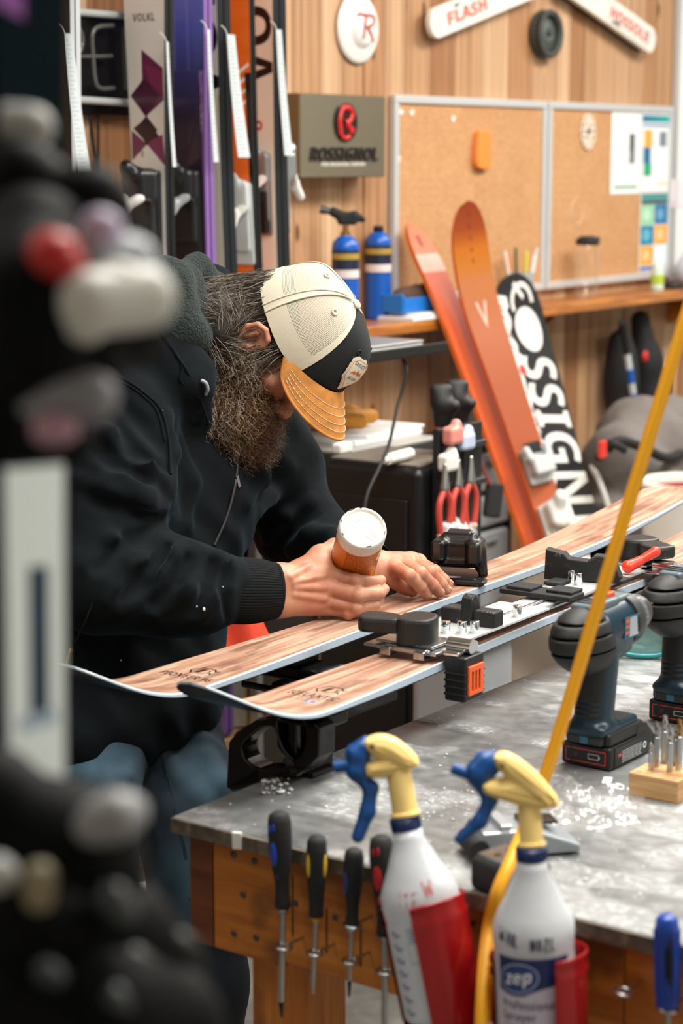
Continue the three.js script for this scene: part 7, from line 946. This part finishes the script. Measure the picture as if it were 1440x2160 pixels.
  const rim = (z) => tube([V(0, 0.012, z - 0.035), V(0, 0.05, z - 0.034), V(0.01, 0.058, z), V(0, 0.05, z + 0.034), V(0, 0.012, z + 0.035), V(-0.004, 0.005, z)], 0.0045, 50, 8, true); part(gl, 'frame', [rim(-0.037), rim(0.037), rod(V(0.003, 0.04, -0.006), V(0.003, 0.04, 0.006), 0.005), tube([V(0, 0.045, 0.07), V(0.05, 0.035, 0.076), V(0.12, 0.008, 0.07)], 0.004, 24, 6), tube([V(0, 0.045, -0.07), V(0.05, 0.035, -0.076), V(0.12, 0.008, -0.07)], 0.004, 24, 6)].map((q) => q.applyMatrix4(m3)), K.teal); for (const z of [-0.037, 0.037]) part(gl, 'lens', xf(extr(smoothShape([[-0.032, 0.012], [0.032, 0.012], [0.033, 0.046], [0, 0.054], [-0.033, 0.046]], 36), 0.002, 0, [], M4().makeBasis(V(0, 0, 1), V(0, 1, 0), V(-1, 0, 0)).setPosition(0.002, 0, z)), m3), mat(0xbfe0dd, 0.1, { transmission: 0.9, thickness: 0 })); settle(gl);
}
// ---------------------------------------------------------------- screwdrivers hanging from screw eyes on the bench end
const TX = 1.7875;
function screwEye(px, py, lab, R = 0.0095) { const q = onX(px, py, TX), t = thing('screw_eye', lab, 'screw eye'); part(t, 'eye', ring(R, 0.0019, q, V(0.06, 1, 0.1)), K.steel); part(t, 'shank', rod(V(TX + R, q.y, q.z), V(AX - 0.0008, q.y + 0.001, q.z + 0.003), 0.0018), K.steel); return settle(t); }
function screwdriver(lab, top, ferr, tip, rad, col, inlay, o = {}) {
  const A = onX(...top, TX), F = onX(...ferr, TX), T = onX(...tip, TX), ax = A.clone().sub(F), L = ax.length(); ax.normalize(); const t = thing('screwdriver', lab, 'screwdriver');
  const prof = o.prof ?? [[0.62, 0], [0.7, 0.02], [0.66, 0.07], [0.6, 0.16], [0.62, 0.28], [0.8, 0.44], [0.96, 0.62], [1.0, 0.78], [0.97, 0.9], [0.84, 0.97], [0.5, 1.0], [0, 1.0]];
  part(t, 'handle', turned([[0, 0], ...prof.map(([r, h]) => [r * rad, h * L])], 32, F, ax), o.handle ?? K.softBlack);
  const view = EYE.clone().sub(A); view.addScaledVector(ax, -view.dot(ax)).normalize(); const side = ax.clone().cross(view).normalize();
  for (const [h, a, w, hh] of inlay) { const k = prof.reduce((p, c) => (Math.abs(c[1] - h) < Math.abs(p[1] - h) ? c : p))[0] * rad, dir = view.clone().multiplyScalar(Math.cos(a)).addScaledVector(side, Math.sin(a)), c = F.clone().addScaledVector(ax, h * L).addScaledVector(dir, k - 0.0014), g = ball(0, 0, 0, w, hh, 0.0028).applyMatrix4(basis(ax.clone().cross(dir), ax, dir, c)); part(t, 'inlay', g, col); }
  if (o.ribs) part(t, 'grip_ribs', Array.from({ length: 12 }, (_, i) => { const a = (i / 12) * 6.283, dir = view.clone().multiplyScalar(Math.cos(a)).addScaledVector(side, Math.sin(a)); return rod(F.clone().addScaledVector(ax, L * 0.12).addScaledVector(dir, rad * 0.9), F.clone().addScaledVector(ax, L * 0.85).addScaledVector(dir, rad * 0.96), 0.0016, 0.0016, 6); }), o.ribs);
  part(t, 'ferrule', turned([[0, -0.006], [rad * 0.42, -0.006], [rad * 0.5, 0], [0, 0]], 20, F, ax), o.ferrule ?? K.steel);
  const tipLen = 0.02, S = T.clone().addScaledVector(ax, tipLen); part(t, 'shaft', rod(F, S, o.shaft ?? 0.0032, o.shaft ?? 0.0032, 14), K.steel); part(t, 'tip', rod(S, T, o.shaft ?? 0.0032, o.flat ? 0.0012 : 0.0012, 10), o.tip ?? K.gloss); return settle(t);
}
screwdriver('black screwdriver with blue inlays, leftmost on the bench end', [588, 1712], [597, 1914], [594, 2146], 0.0142, mat(0x1f48b8, 0.4), [[0.6, -0.75, 0.0052, 0.017], [0.84, -0.95, 0.002, 0.006], [0.86, -0.55, 0.002, 0.006], [0.36, -0.6, 0.002, 0.006]], { shaft: 0.0036 });
screwdriver('short black screwdriver with yellow inlays and a yellow collar', [668, 1762], [667, 1932], [660, 2096], 0.0125, mat(0xe8c22a, 0.4), [[0.66, -0.95, 0.0034, 0.016], [0.66, 0.95, 0.0034, 0.016]], { prof: [[0.66, 0], [0.72, 0.02], [0.68, 0.1], [0.7, 0.22], [0.86, 0.42], [0.98, 0.6], [1, 0.78], [0.92, 0.92], [0.66, 0.985], [0, 1]], ferrule: mat(0xd8b42c, 0.4), tip: K.steel, shaft: 0.0028 });
screwdriver('small black screwdriver with a dull blue inlay, third from the left', [747, 1790], [742, 1956], [736, 2102], 0.0118, mat(0x1d3f78, 0.45), [[0.6, -1.0, 0.004, 0.016]], { shaft: 0.0028 });
screwdriver('black screwdriver with red inlays beside the left spray bottle', [803, 1763], [812, 1972], [812, 2250], 0.0142, mat(0xb51f2a, 0.4), [[0.62, -0.5, 0.0058, 0.017], [0.86, -0.75, 0.002, 0.006], [0.87, -0.3, 0.002, 0.006], [0.37, -0.5, 0.002, 0.006], [0.4, -0.15, 0.002, 0.006]], { shaft: 0.0038 });
screwdriver('blue and black ribbed screwdriver hanging at the far right', [1406, 1930], [1408, 2122], [1408, 2330], 0.0132, K.gloss, [[0.55, 0.1, 0.004, 0.034]], { handle: mat(0x163f9e, 0.35), ribs: mat(0x163f9e, 0.35), prof: [[0.9, 0], [0.98, 0.03], [0.9, 0.12], [0.94, 0.3], [0.98, 0.6], [0.98, 0.85], [0.86, 0.96], [0.5, 1], [0, 1]], shaft: 0.0036 });
screwEye(598, 1997, 'screw eye round the shaft of the leftmost screwdriver', 0.0098); screwEye(664, 2011, 'screw eye round the shaft of the yellow screwdriver', 0.0088); screwEye(739, 2028, 'screw eye round the shaft of the small blue screwdriver', 0.0092); screwEye(812, 2050, 'screw eye round the shaft of the red screwdriver', 0.0098); screwEye(743, 1952, 'screw eye under the handle of the small blue screwdriver', 0.0098); screwEye(1408, 2127, 'screw eye under the handle of the far right screwdriver', 0.0105); screwEye(1314, 2092, 'empty screw eye in the bench end left of the blue screwdriver', 0.0098);

// ---------------------------------------------------------------- spray bottles in their red holders, and the yellow cord
{
  const frost = mat(0xe4eaf0, 0.35, { transmission: 0.35, thickness: 0 }), yel = mat(0xfadb8a, 0.42), blu = mat(0x0a4a8e, 0.35), collarM = mat(0x10295c, 0.4);
  const dOf = (v) => v.clone().sub(EYE).dot(CF);
  // bottle from its neck n downwards along dn; parts share the axis
  function bottle(lab, nk, dn, deco) {
    const t = thing('spray_bottle', lab, 'spray bottle'), q = new THREE.Quaternion().setFromUnitVectors(V(0, -1, 0), dn), put = (g) => { const k = g.userData.mapped; g.applyQuaternion(q); g.translate(nk.x, nk.y, nk.z); if (k) g.userData.mapped = true; return g; };
    part(t, 'bottle', put(turned([[0, -0.205], [0.038, -0.205], [0.0415, -0.2], [0.042, -0.1], [0.0412, -0.096], [0.0418, -0.09], [0.0428, -0.078], [0.0425, -0.066], [0.037, -0.054], [0.029, -0.038], [0.0215, -0.02], [0.0168, -0.008], [0.0162, 0.002], [0, 0.002]].map(([r, h]) => [r, h]), 56)), frost);
    part(t, 'collar', (() => { const g = [turned([[0, 0.001], [0.0162, 0.001], [0.0166, 0.003], [0.0158, 0.015], [0, 0.015]], 40)]; for (let i = 0; i < 36; i++) { const a = (i / 36) * 6.283; g.push(box(0.001, 0.0115, 0.0012, Math.cos(a) * 0.0164, 0.008, Math.sin(a) * 0.0164, 0, [0, -a, 0])); } return g.map(put); })(), collarM, 'dark blue ribbed collar');
    const face = EYE.clone().sub(nk).setY(0).normalize(), a0 = Math.atan2(face.x, face.z);
    const wrap = (r0, r1, y0, y1, from, to) => { const g = new THREE.CylinderGeometry(r1, r0, y1 - y0, 40, 1, true, a0 + from, to - from); g.translate(0, (y0 + y1) / 2, 0); return put(keep(g)); };
    const ink = (pts, w = 0.0007) => put(tube(pts.map(([a, y]) => { const r = (y > -0.054 ? lerp(0.037, 0.0215, (y + 0.054) / 0.034) : y > -0.066 ? lerp(0.0425, 0.037, (y + 0.066) / 0.012) : y > -0.09 ? 0.0428 : 0.0422) + 0.0004; return V(Math.sin(a0 + a) * r, y, Math.cos(a0 + a) * r); }), w, 20, 5));
    deco(t, wrap, ink, put); return t;
  }
  // trigger head out of points in the picture at one distance
  function head(bt, D, y, b, neck) {
    const A = ([px, py]) => at(px, py, D), bx = (l) => boxOf(l.flatMap((c) => [A(c[0]), A(c[1])]), 0.03), t = new THREE.Group(); t.name = 'spray_head'; bt.add(t);
    const o0 = A([0, 0]), uv2 = ([px, py]) => { const v = A([px, py]).sub(o0); return [v.dot(CR), v.dot(CU)]; }, face2 = basis(CR, CU, CF.clone().negate(), o0);
    const moulded = (pts, w, bv) => extr(smoothShape(pts.map(uv2), 90).reverse(), w, bv, [], face2.clone().multiply(M4().makeTranslation(0, 0, -w / 2)));
    part(t, 'shroud', [moulded(y[0], 0.034, 0.011), moulded(y[1], 0.03, 0.01), rod(A(neck[0]), A(neck[1]), neck[2] * 0.94, neck[2], 32)], yel, 'yellow trigger shroud'); part(t, 'neck_flange', sk2(sCyl(A(neck[1]).clone().lerp(A(neck[0]), 0.1), A(neck[1]), neck[2] + 0.0026, 0.0018), A(neck[1])), yel);
    part(t, 'trigger', skin(sU(0.006, ...b.slice(1).map(([p, q, r, s]) => sCap(A(p), A(q), r, s ?? r))), ...bx(b), 0.0018), blu, 'blue trigger lever'); part(t, 'nozzle', [rod(A(b[0][0]), A(b[0][1]), b[0][2], b[0][2], 20), rod(A(b[0][0]).lerp(A(b[0][1]), -0.02), A(b[0][0]), b[0][2] * 0.6, b[0][2] * 0.9, 20)], blu); part(t, 'pivot_pin', skin(sEll(A(neck[3]).addScaledVector(CF, -0.017), 0.0032, 0.0032, 0.0032), ...boxOf([A(neck[3]).addScaledVector(CF, -0.017)], 0.008), 0.001), mat(0x6b5a20, 0.5)); return settle(bt);
  }
  const sk2 = (f, c) => skin(f, c.clone().addScalar(-0.04), c.clone().addScalar(0.04), 0.0016);
  const n1 = onX(858, 1752, 1.735), d1 = onX(905, 1990, 1.735).sub(n1).normalize(), n2 = onX(1121, 1815, 1.735), d2 = onX(1126, 2010, 1.735).sub(n2).normalize(), D1 = dOf(n1), D2 = dOf(n2), blueInk = mat(0x2b3f8c, 0.5), redInk = mat(0xc8574e, 0.5), darkInk = mat(0x2a2f52, 0.5);
  const bottle1 = bottle('leaning white spray bottle with blue measuring marks and a yellow head', n1, d1, (t, wrap, ink) => {
    part(t, 'printed_scale', wrap(0.0421, 0.0421, -0.198, -0.094, -1.15, 0.55), mat(0xffffff, 0.4, { transmission: 0.2, thickness: 0, map: canvasTex(512, 640, (k, w, h) => { k.fillStyle = '#dde3ec'; k.fillRect(0, 0, w, h); k.fillStyle = '#3a4c98'; for (let i = 0; i < 7; i++) { k.fillRect(30, 40 + i * 88, 56, 10); k.fillRect(44, 58 + i * 88, 90, 9); k.fillRect(60, 72 + i * 88, 60, 7); } k.strokeStyle = '#3a4c98'; k.lineWidth = 4; k.strokeRect(190, 20, 120, 230); const r = rngOf(2); k.fillStyle = '#46549c'; for (let y = 18; y < 110; y += 18) { let x = 210; while (x < 500) { const l = 10 + r() * 30; k.fillRect(x, y, l, 9); x += l + 6; } } }) }));
    part(t, 'red_marker_writing', [ink([[-0.5, -0.058], [-0.52, -0.072]]), ink([[-0.38, -0.06], [-0.26, -0.06]]), ink([[-0.32, -0.06], [-0.33, -0.074]]), ink([[-0.14, -0.06], [-0.16, -0.076], [-0.04, -0.076]]), ink([[-0.15, -0.067], [-0.07, -0.067]]), ink([[-0.14, -0.06], [-0.04, -0.06]]), ink([[0.18, -0.05], [0.24, -0.066], [0.3, -0.054], [0.36, -0.066], [0.42, -0.05]])], redInk, 'red marker letters');
  });
  const bottle2 = bottle('upright white spray bottle with a navy label and a yellow head', n2, d2, (t, wrap, ink) => {
    part(t, 'label', wrap(0.0424, 0.0424, -0.2, -0.092, -1.0, 0.95), mat(0xffffff, 0.35, { map: canvasTex(1024, 1280, (k, w, h) => {
      k.fillStyle = '#c9c3d6'; k.fillRect(0, 0, w, h); k.fillStyle = '#1c2c62'; k.beginPath(); k.moveTo(0, 0); k.lineTo(w, 0); k.lineTo(w, 330); k.bezierCurveTo(760, 360, 560, 380, 420, 460); k.bezierCurveTo(300, 510, 120, 480, 0, 430); k.fill();
      k.fillStyle = '#24407e'; k.strokeStyle = '#b9c6e6'; k.lineWidth = 14; k.beginPath(); k.ellipse(310, 255, 270, 180, -0.18, 0, 7); k.fill(); k.stroke(); k.save(); k.translate(300, 255); k.rotate(-0.14); k.font = 'italic bold 230px sans-serif'; k.fillStyle = '#e6e9f2'; k.textAlign = 'center'; k.textBaseline = 'middle'; k.fillText('zep', 0, -10); k.restore();
      k.textAlign = 'left'; k.fillStyle = '#272c55'; k.font = 'bold 150px sans-serif'; k.fillText('Professional', 60, 650, 760); k.fillText('Sprayer', 60, 800, 480); k.font = 'bold 52px sans-serif'; ['For household & industrial', 'use with mixed solutions', 'Adjustable spray nozzle', '32 fl oz'].forEach((s, i) => k.fillText(s, 60, 890 + i * 70, 640));
    }) }), 'navy and pale lilac printed label');
    part(t, 'marker_writing', [ink([[-0.95, -0.062], [-0.9, -0.076], [-0.86, -0.066], [-0.82, -0.077], [-0.78, -0.063]], 0.0009), ink([[-0.7, -0.078], [-0.64, -0.064], [-0.6, -0.079]], 0.0009), ink([[-0.52, -0.08], [-0.52, -0.066], [-0.44, -0.068], [-0.48, -0.074], [-0.42, -0.081]], 0.0009), ink([[-0.06, -0.083], [-0.05, -0.07], [0.02, -0.083], [0.03, -0.07]], 0.0009), ink([[0.1, -0.076], [0.14, -0.07], [0.18, -0.076], [0.14, -0.083], [0.1, -0.076]], 0.0009), ink([[0.26, -0.07], [0.36, -0.07], [0.27, -0.083], [0.37, -0.083]], 0.0008), ink([[0.46, -0.07], [0.45, -0.083], [0.54, -0.082]], 0.0008)], darkInk, 'dark marker letters');
  });
  head(bottle1, D1, [[[770, 1560], [796, 1549], [828, 1554], [858, 1574], [880, 1598], [883, 1611], [868, 1622], [840, 1622], [806, 1606], [782, 1590], [768, 1574]], [[772, 1608], [794, 1600], [812, 1588], [850, 1592], [876, 1606], [862, 1624], [820, 1638], [775, 1637], [768, 1622]]], [[[704, 1618], [748, 1612], 0.0068], [[752, 1590], [762, 1580], 0.0125, 0.0105], [[752, 1622], [760, 1600], 0.0125, 0.0105], [[770, 1560], [762, 1580], 0.004, 0.006], [[752, 1632], [782, 1662], 0.0085, 0.0072], [[782, 1662], [775, 1712], 0.0082], [[775, 1712], [755, 1764], 0.0082, 0.0074]], [[838, 1616], [856, 1722], 0.0142, [784, 1570]]);
  head(bottle2, D2, [[[1040, 1594], [1062, 1585], [1092, 1597], [1126, 1624], [1158, 1658], [1178, 1690], [1172, 1702], [1140, 1694], [1096, 1668], [1060, 1634], [1042, 1612]], [[1014, 1654], [1034, 1643], [1066, 1640], [1092, 1634], [1130, 1648], [1172, 1694], [1150, 1706], [1096, 1698], [1050, 1685], [1020, 1673]]], [[[952, 1620], [988, 1634], 0.0062], [[1006, 1626], [1020, 1606], 0.0125, 0.0105], [[1012, 1640], [1036, 1616], 0.0105], [[1040, 1592], [1020, 1608], 0.005, 0.008], [[1002, 1640], [1034, 1688], 0.0085, 0.0068], [[1034, 1688], [1012, 1732], 0.0076], [[1012, 1732], [968, 1770], 0.0074, 0.0054]], [[1114, 1684], [1121, 1786], 0.0128, [1056, 1610]]);
  // holders: red cups cut open on one side, screwed to the bench end
  function holder(lab, c, dn, y0, y1, from, to, R0 = 0.0475) {
    const t = thing('bottle_holder', lab, 'holder'), face = EYE.clone().sub(c).setY(0).normalize(), a0 = Math.atan2(face.x, face.z), q = new THREE.Quaternion().setFromUnitVectors(V(0, -1, 0), dn), prof = [[R0 - 0.006, y0], [R0 - 0.001, y0 + 0.008], [R0, y0 + 0.02], [R0, y1 - 0.022], [R0 + 0.002, y1 - 0.016], [R0 - 0.001, y1 - 0.011], [R0 + 0.0015, y1 - 0.003], [R0 + 0.0005, y1], [R0 - 0.0015, y1 - 0.001], [R0 - 0.002, y1 - 0.02], [R0 - 0.002, y0 + 0.02], [R0 - 0.004, y0 + 0.009]].map(([r, h]) => new THREE.Vector2(r, h));
    const g = new THREE.LatheGeometry(prof, 56, a0 + from, to - from), p = g.attributes.position; for (let i = 0; i < p.count; i++) { const a = Math.atan2(p.getX(i), p.getZ(i)); p.setY(i, p.getY(i) + 0.006 * Math.cos(a - a0 - 0.6) * sstep(p.getY(i), y1 - 0.05, y1)); } g.computeVertexNormals(); g.applyQuaternion(q); g.translate(c.x, c.y, c.z);
    part(t, 'cup', g, mat(0x9c1218, 0.38, { side: THREE.DoubleSide, roughnessMap: scuff })); const fl = turned([[0, 0], [R0 - 0.006, 0], [R0 - 0.006, 0.003], [0, 0.003]], 40); fl.translate(0, y0 - 0.001, 0); fl.applyQuaternion(q); fl.translate(c.x, c.y, c.z); part(t, 'floor', fl, mat(0x8c1016, 0.45)); const sc = c.clone().addScaledVector(dn, 0.13); part(t, 'screw', rod(V(c.x + R0 - 0.004, sc.y, sc.z), V(AX - 0.001, sc.y, sc.z), 0.003), K.darkSteel); return settle(t);
  }
  holder('red plastic cup holding the leaning spray bottle', n1.clone(), d1, -0.222, -0.078, -0.25, 4.45); holder('red plastic cup holding the upright spray bottle', n2.clone().addScaledVector(CR, 0.0045), d2, -0.222, -0.098, 0.35, 5.05, 0.0505);
  // yellow cord: hangs from the ceiling across the bench, behind the right bottle and over the bench end
  const c0 = at(1148, 1640, 2.3), c1 = at(1440, 690, 2.22), up = c1.clone().sub(c0), k = (RH - 0.004 - c0.y) / up.y, pts = [c0.clone().addScaledVector(up, k), c0.clone().addScaledVector(up, k * 0.6), c1, c0.clone().addScaledVector(up, 0.5), c0, at(1112, 1730, 2.3), at(1080, 1810, 2.185), at(1050, 1880, 2.165), at(1033, 1950, 2.178), at(1025, 2010, 2.16), at(1020, 2080, 2.13), at(1016, 2180, 2.11), at(1018, 2330, 2.11)], cord = new THREE.CatmullRomCurve3(pts, false, 'centripetal');
  const g = new THREE.TubeGeometry(cord, 260, 0.0062, 12), t = thing('yellow_cord', 'long yellow rubber cord stretched down across the drills to the bench end', 'cord'); part(t, 'cord', g, mat(0xf0ac1c, 0.45)); part(t, 'moulded_rib', [0.0058, -0.0058].map((o) => new THREE.TubeGeometry(new THREE.CatmullRomCurve3(pts.map((p) => p.clone().addScaledVector(CR, o)), false, 'centripetal'), 260, 0.0022, 6)), mat(0xe59c18, 0.45)); part(t, 'ceiling_hook', [ring(0.02, 0.004, pts[0].clone().add(V(0, -0.012, 0)), V(1, 0, 0))], K.steel); settle(t);
}
// ---------------------------------------------------------------- things behind and under
{
  const z = 1.12, P = (px, py, zz = z) => onZ(px, py, zz);
  const t = thing('storage_bin', 'tall pale grey plastic bin standing behind the skis', 'bin'), a = P(1000, 1345), b = P(1100, 1345), y = a.y; part(t, 'body', box(b.x - a.x, y - 0.03, 0.15, (a.x + b.x) / 2, (y - 0.03) / 2, z - 0.085, 0.03), mat(0xa9adb2, 0.4)); part(t, 'rim', box(b.x - a.x + 0.02, 0.035, 0.17, (a.x + b.x) / 2, y - 0.02, z - 0.085, 0.012), mat(0xb9bdc0, 0.4)); part(t, 'moulded_panel', [0, 1, 2].map((i) => box((b.x - a.x) / 3 - 0.02, y - 0.16, 0.008, a.x + (i + 0.5) * (b.x - a.x) / 3, (y - 0.1) / 2, z - 0.008, 0.003)), mat(0xb2b6ba, 0.4)); settle(t);
  const c = onZ(1165, 1370, 0.98); single('canvas_sack', 'brown grey canvas sack standing past the plastic bin', 'sack', skin((x, yy, w) => Math.max(sU(0.05, sEll(V(c.x + 0.16, 0.34, 0.84), 0.17, 0.4, 0.14), sEll(V(c.x + 0.16, 0.12, 0.84), 0.18, 0.16, 0.15))(x, yy, w) + 0.012 * Math.sin(x * 50 + yy * 12), -yy), V(c.x - 0.08, -0.01, 0.64), V(c.x + 0.4, 0.8, 1.04), 0.011), mat(0x6b5f52, 0.85));
  const o = onZ(470, 1150, 0.86), e = onZ(528, 1330, 0.86), ot = thing('orange_jacket', 'bright orange jacket on a post behind the person, between his arms', 'jacket');
  part(ot, 'jacket', skin((x, yy, w) => Math.max(sU(0.04, sCap(V(o.x - 0.02, o.y - 0.01, 0.86), V(o.x - 0.02, e.y - 0.04, 0.86), 0.045, 0.12))(x, yy, w) + 0.007 * Math.sin(x * 60 + yy * 9 + w * 30), e.y - 0.03 - yy), V(o.x - 0.22, 0.66, 0.66), V(o.x + 0.2, o.y + 0.07, 1.06), 0.008), mat(0xe8401c, 0.7)); part(ot, 'post', rod(V(o.x - 0.08, 0, 0.86), V(o.x - 0.06, 0.8, 0.86), 0.016), K.darkSteel); settle(ot);
  const F = (px, py, h = 0.014) => onY(px, py, h); single('white_hose', 'white hose curling on the floor behind his legs', 'hose', tube([F(255, 1872), F(300, 1872), F(345, 1868), F(400, 1862)], 0.013, 40, 10), K.white); single('cream_hose', 'cream corrugated hose bent on the floor below the white one', 'hose', [tube([F(360, 1880), F(330, 1896), F(308, 1925), F(316, 1955), F(345, 1975), F(400, 1990)], 0.014, 60, 10)], K.cream); single('floor_rail', 'dark metal rail lying on the floor behind his legs', 'rail', (() => { const a = F(240, 1985, 0.02), b = F(420, 1985, 0.02), d = b.clone().sub(a); return [box(d.length(), 0.03, 0.04, 0, 0, 0, 0.004), box(d.length(), 0.006, 0.012, 0, 0.018, 0.014, 0.002)].map((g) => g.rotateY(-Math.atan2(d.z, d.x)).translate((a.x + b.x) / 2, 0.016, (a.z + b.z) / 2)); })(), K.darkSteel);
}
// ---------------------------------------------------------------- skis standing close to the camera at the left
{
  const fwd = V(CF.x, 0, CF.z).normalize(), n = CR.clone().multiplyScalar(0.965).addScaledVector(fwd, -0.26).normalize(), D = 1.06, top = at(66, 0, D), bot = at(84, 2160, D), dir = top.clone().sub(bot).normalize(), foot = bot.clone().addScaledVector(dir, -(bot.y - 0.005) / dir.y), tip = top.clone().addScaledVector(dir, 0.28), L = tip.distanceTo(foot);
  const row = (py) => at(70, py, D).sub(foot).dot(dir), Y = (py, H) => (1 - row(py) / L) * H;
  const art = canvasTex(128, 2048, (k, w, H) => { k.fillStyle = '#c3cbca'; k.fillRect(0, 0, w, H); k.fillStyle = '#11191d'; k.fillRect(0, 0, w, Y(930, H)); k.fillStyle = '#0a0f11'; k.fillRect(0, Y(1740, H), w, H); k.fillStyle = '#7a4f86'; k.fillRect(14, Y(0, H), 40, Y(52, H) - Y(0, H)); k.fillStyle = '#2c6a2c'; k.fillRect(0, Y(0, H), 14, Y(60, H) - Y(0, H)); k.fillStyle = '#2c3a48'; k.fillRect(54, Y(1195, H), 26, Y(1505, H) - Y(1195, H)); k.fillStyle = '#8a9aa6'; k.fillRect(40, Y(1505, H), 50, 8); });
  const front = thing('ski', 'blurred white and navy ski standing close to the camera at the left edge', 'ski'), f = standingSki(front, foot, tip, n, (s) => 0.036 + 0.014 * bump(s, 0.1, 0.3) + 0.014 * bump(s, L - 0.15, 0.3), { tip: 0.1, tail: 0.02, rise: 0.04, riseLen: 0.2, full: 0.13, thick: 0.014, top: mat(0xffffff, 0.7, { map: art, specularIntensity: 0 }), side: mat(0x0b0e10, 0.8, { specularIntensity: 0.1 }) });
  const back = thing('ski', 'blurred black ski behind the white and navy one at the left edge', 'ski'), off = n.clone().multiplyScalar(-0.06); standingSki(back, foot.clone().add(off), tip.clone().add(off), n.clone().negate(), (s) => 0.05, { tip: 0.1, tail: 0.02, rise: 0.04, riseLen: 0.2, full: 0.13, thick: 0.014, top: mat(0x0a0e10, 0.9, { specularIntensity: 0 }), side: mat(0x0b0e10, 0.9, { specularIntensity: 0 }) }); settle(back);
  // binding parts: local axes x along the ski width (away), y up the ski, z out of the top surface towards picture right
  const A = (px, py, d = 1.0) => at(px, py, d), blk = mat(0x06090a, 0.6, { specularIntensity: 0.2 }), seg = (pts, r) => { const q = pts.map((p) => A(...p)); return skin(sU(0.012, ...q.slice(1).map((p, i) => sCap(q[i], p, Array.isArray(r) ? r[i] : r, Array.isArray(r) ? r[i + 1] : r))), ...boxOf(q, 0.045), 0.0034); };
  const heel = part(front, 'heel_binding', [seg([[110, 430, 1.02], [190, 430, 1.02], [270, 510, 1.03]], [0.02, 0.018, 0.012]), seg([[70, 520, 1.0], [60, 640, 0.98], [60, 800, 0.98]], [0.03, 0.033, 0.03]), seg([[180, 700, 1.0], [275, 700, 1.02]], [0.022, 0.018]), seg([[120, 780, 1.0], [190, 760, 1.0]], [0.022, 0.018]), seg([[40, 380, 1.02], [100, 420, 1.02]], [0.022, 0.02]), seg([[40, 900, 1.0], [150, 930, 1.0]], [0.022, 0.012])], blk);
  part(heel, 'heel_lever', [seg([[185, 640, 0.96], [300, 628, 0.98]], [0.0165, 0.0165]), seg([[180, 675, 0.96], [250, 600, 0.97]], [0.012, 0.012])], mat(0xd3d4cf, 0.4), 'white heel lever'); part(heel, 'grey_housing', [seg([[190, 555, 0.99], [270, 560, 1.0]], [0.019, 0.016])], mat(0x98a0a8, 0.45)); part(heel, 'release_screw', seg([[210, 478, 0.98], [222, 486, 0.98]], [0.0095, 0.0095]), mat(0xb9acc8, 0.4), 'pale lilac release screw'); part(heel, 'red_plate', seg([[84, 580, 0.96], [112, 552, 0.96], [138, 575, 0.96]], [0.0085, 0.0125, 0.009]), mat(0xb81511, 0.4), 'red release plate'); part(heel, 'heel_pad', [seg([[64, 852, 0.96], [195, 838, 0.96]], [0.008, 0.0125])], mat(0x84868e, 0.45)); part(heel, 'lilac_badge', seg([[98, 906, 0.95], [132, 906, 0.95]], [0.0078, 0.0078]), mat(0xb48b9c, 0.45)); part(heel, 'white_plate', seg([[-10, 265, 1.03], [66, 270, 1.03]], [0.012, 0.012]), mat(0xa5a8a6, 0.5));
  const toe = part(front, 'toe_binding', [seg([[70, 1760, 1.0], [150, 1800, 1.0], [190, 1900, 1.0]], [0.03, 0.033, 0.03]), seg([[60, 1950, 0.98], [220, 1990, 1.0], [330, 2050, 1.02]], [0.034, 0.034, 0.026]), seg([[60, 2100, 0.98], [200, 2150, 0.98], [330, 2170, 1.0]], [0.036, 0.04, 0.034]), seg([[-20, 1700, 1.0], [60, 1740, 1.0]], [0.03, 0.025])], blk);
  part(toe, 'grey_highlight', seg([[196, 1742, 0.96], [240, 1722, 0.96], [276, 1712, 0.97]], [0.0095, 0.01, 0.0085]), mat(0x8f9194, 0.4), 'grey piece standing in for a highlight'); part(toe, 'highlight_blobs', [seg([[238, 1895, 0.96], [258, 1925, 0.96]], [0.0085, 0.0075]), seg([[280, 2030, 0.97], [320, 2050, 0.98]], [0.009, 0.007]), seg([[360, 1985, 1.0], [385, 1990, 1.0]], [0.007, 0.006]), seg([[100, 2050, 0.94], [118, 2062, 0.94]], [0.007, 0.006]), seg([[240, 2110, 0.95], [262, 2130, 0.95]], [0.009, 0.007])], mat(0x343a3d, 0.4)); part(toe, 'cream_highlight', seg([[84, 1850, 0.95], [82, 1895, 0.95]], [0.008, 0.0075]), mat(0x8a8166, 0.5)); part(toe, 'white_highlight', seg([[-6, 1842, 0.96], [4, 1850, 0.96]], [0.0095, 0.009]), mat(0xb9bcbb, 0.4));  // small pale pieces stand in for highlights on the black toe binding
  settle(front);
}

renderer.render(scene, camera);
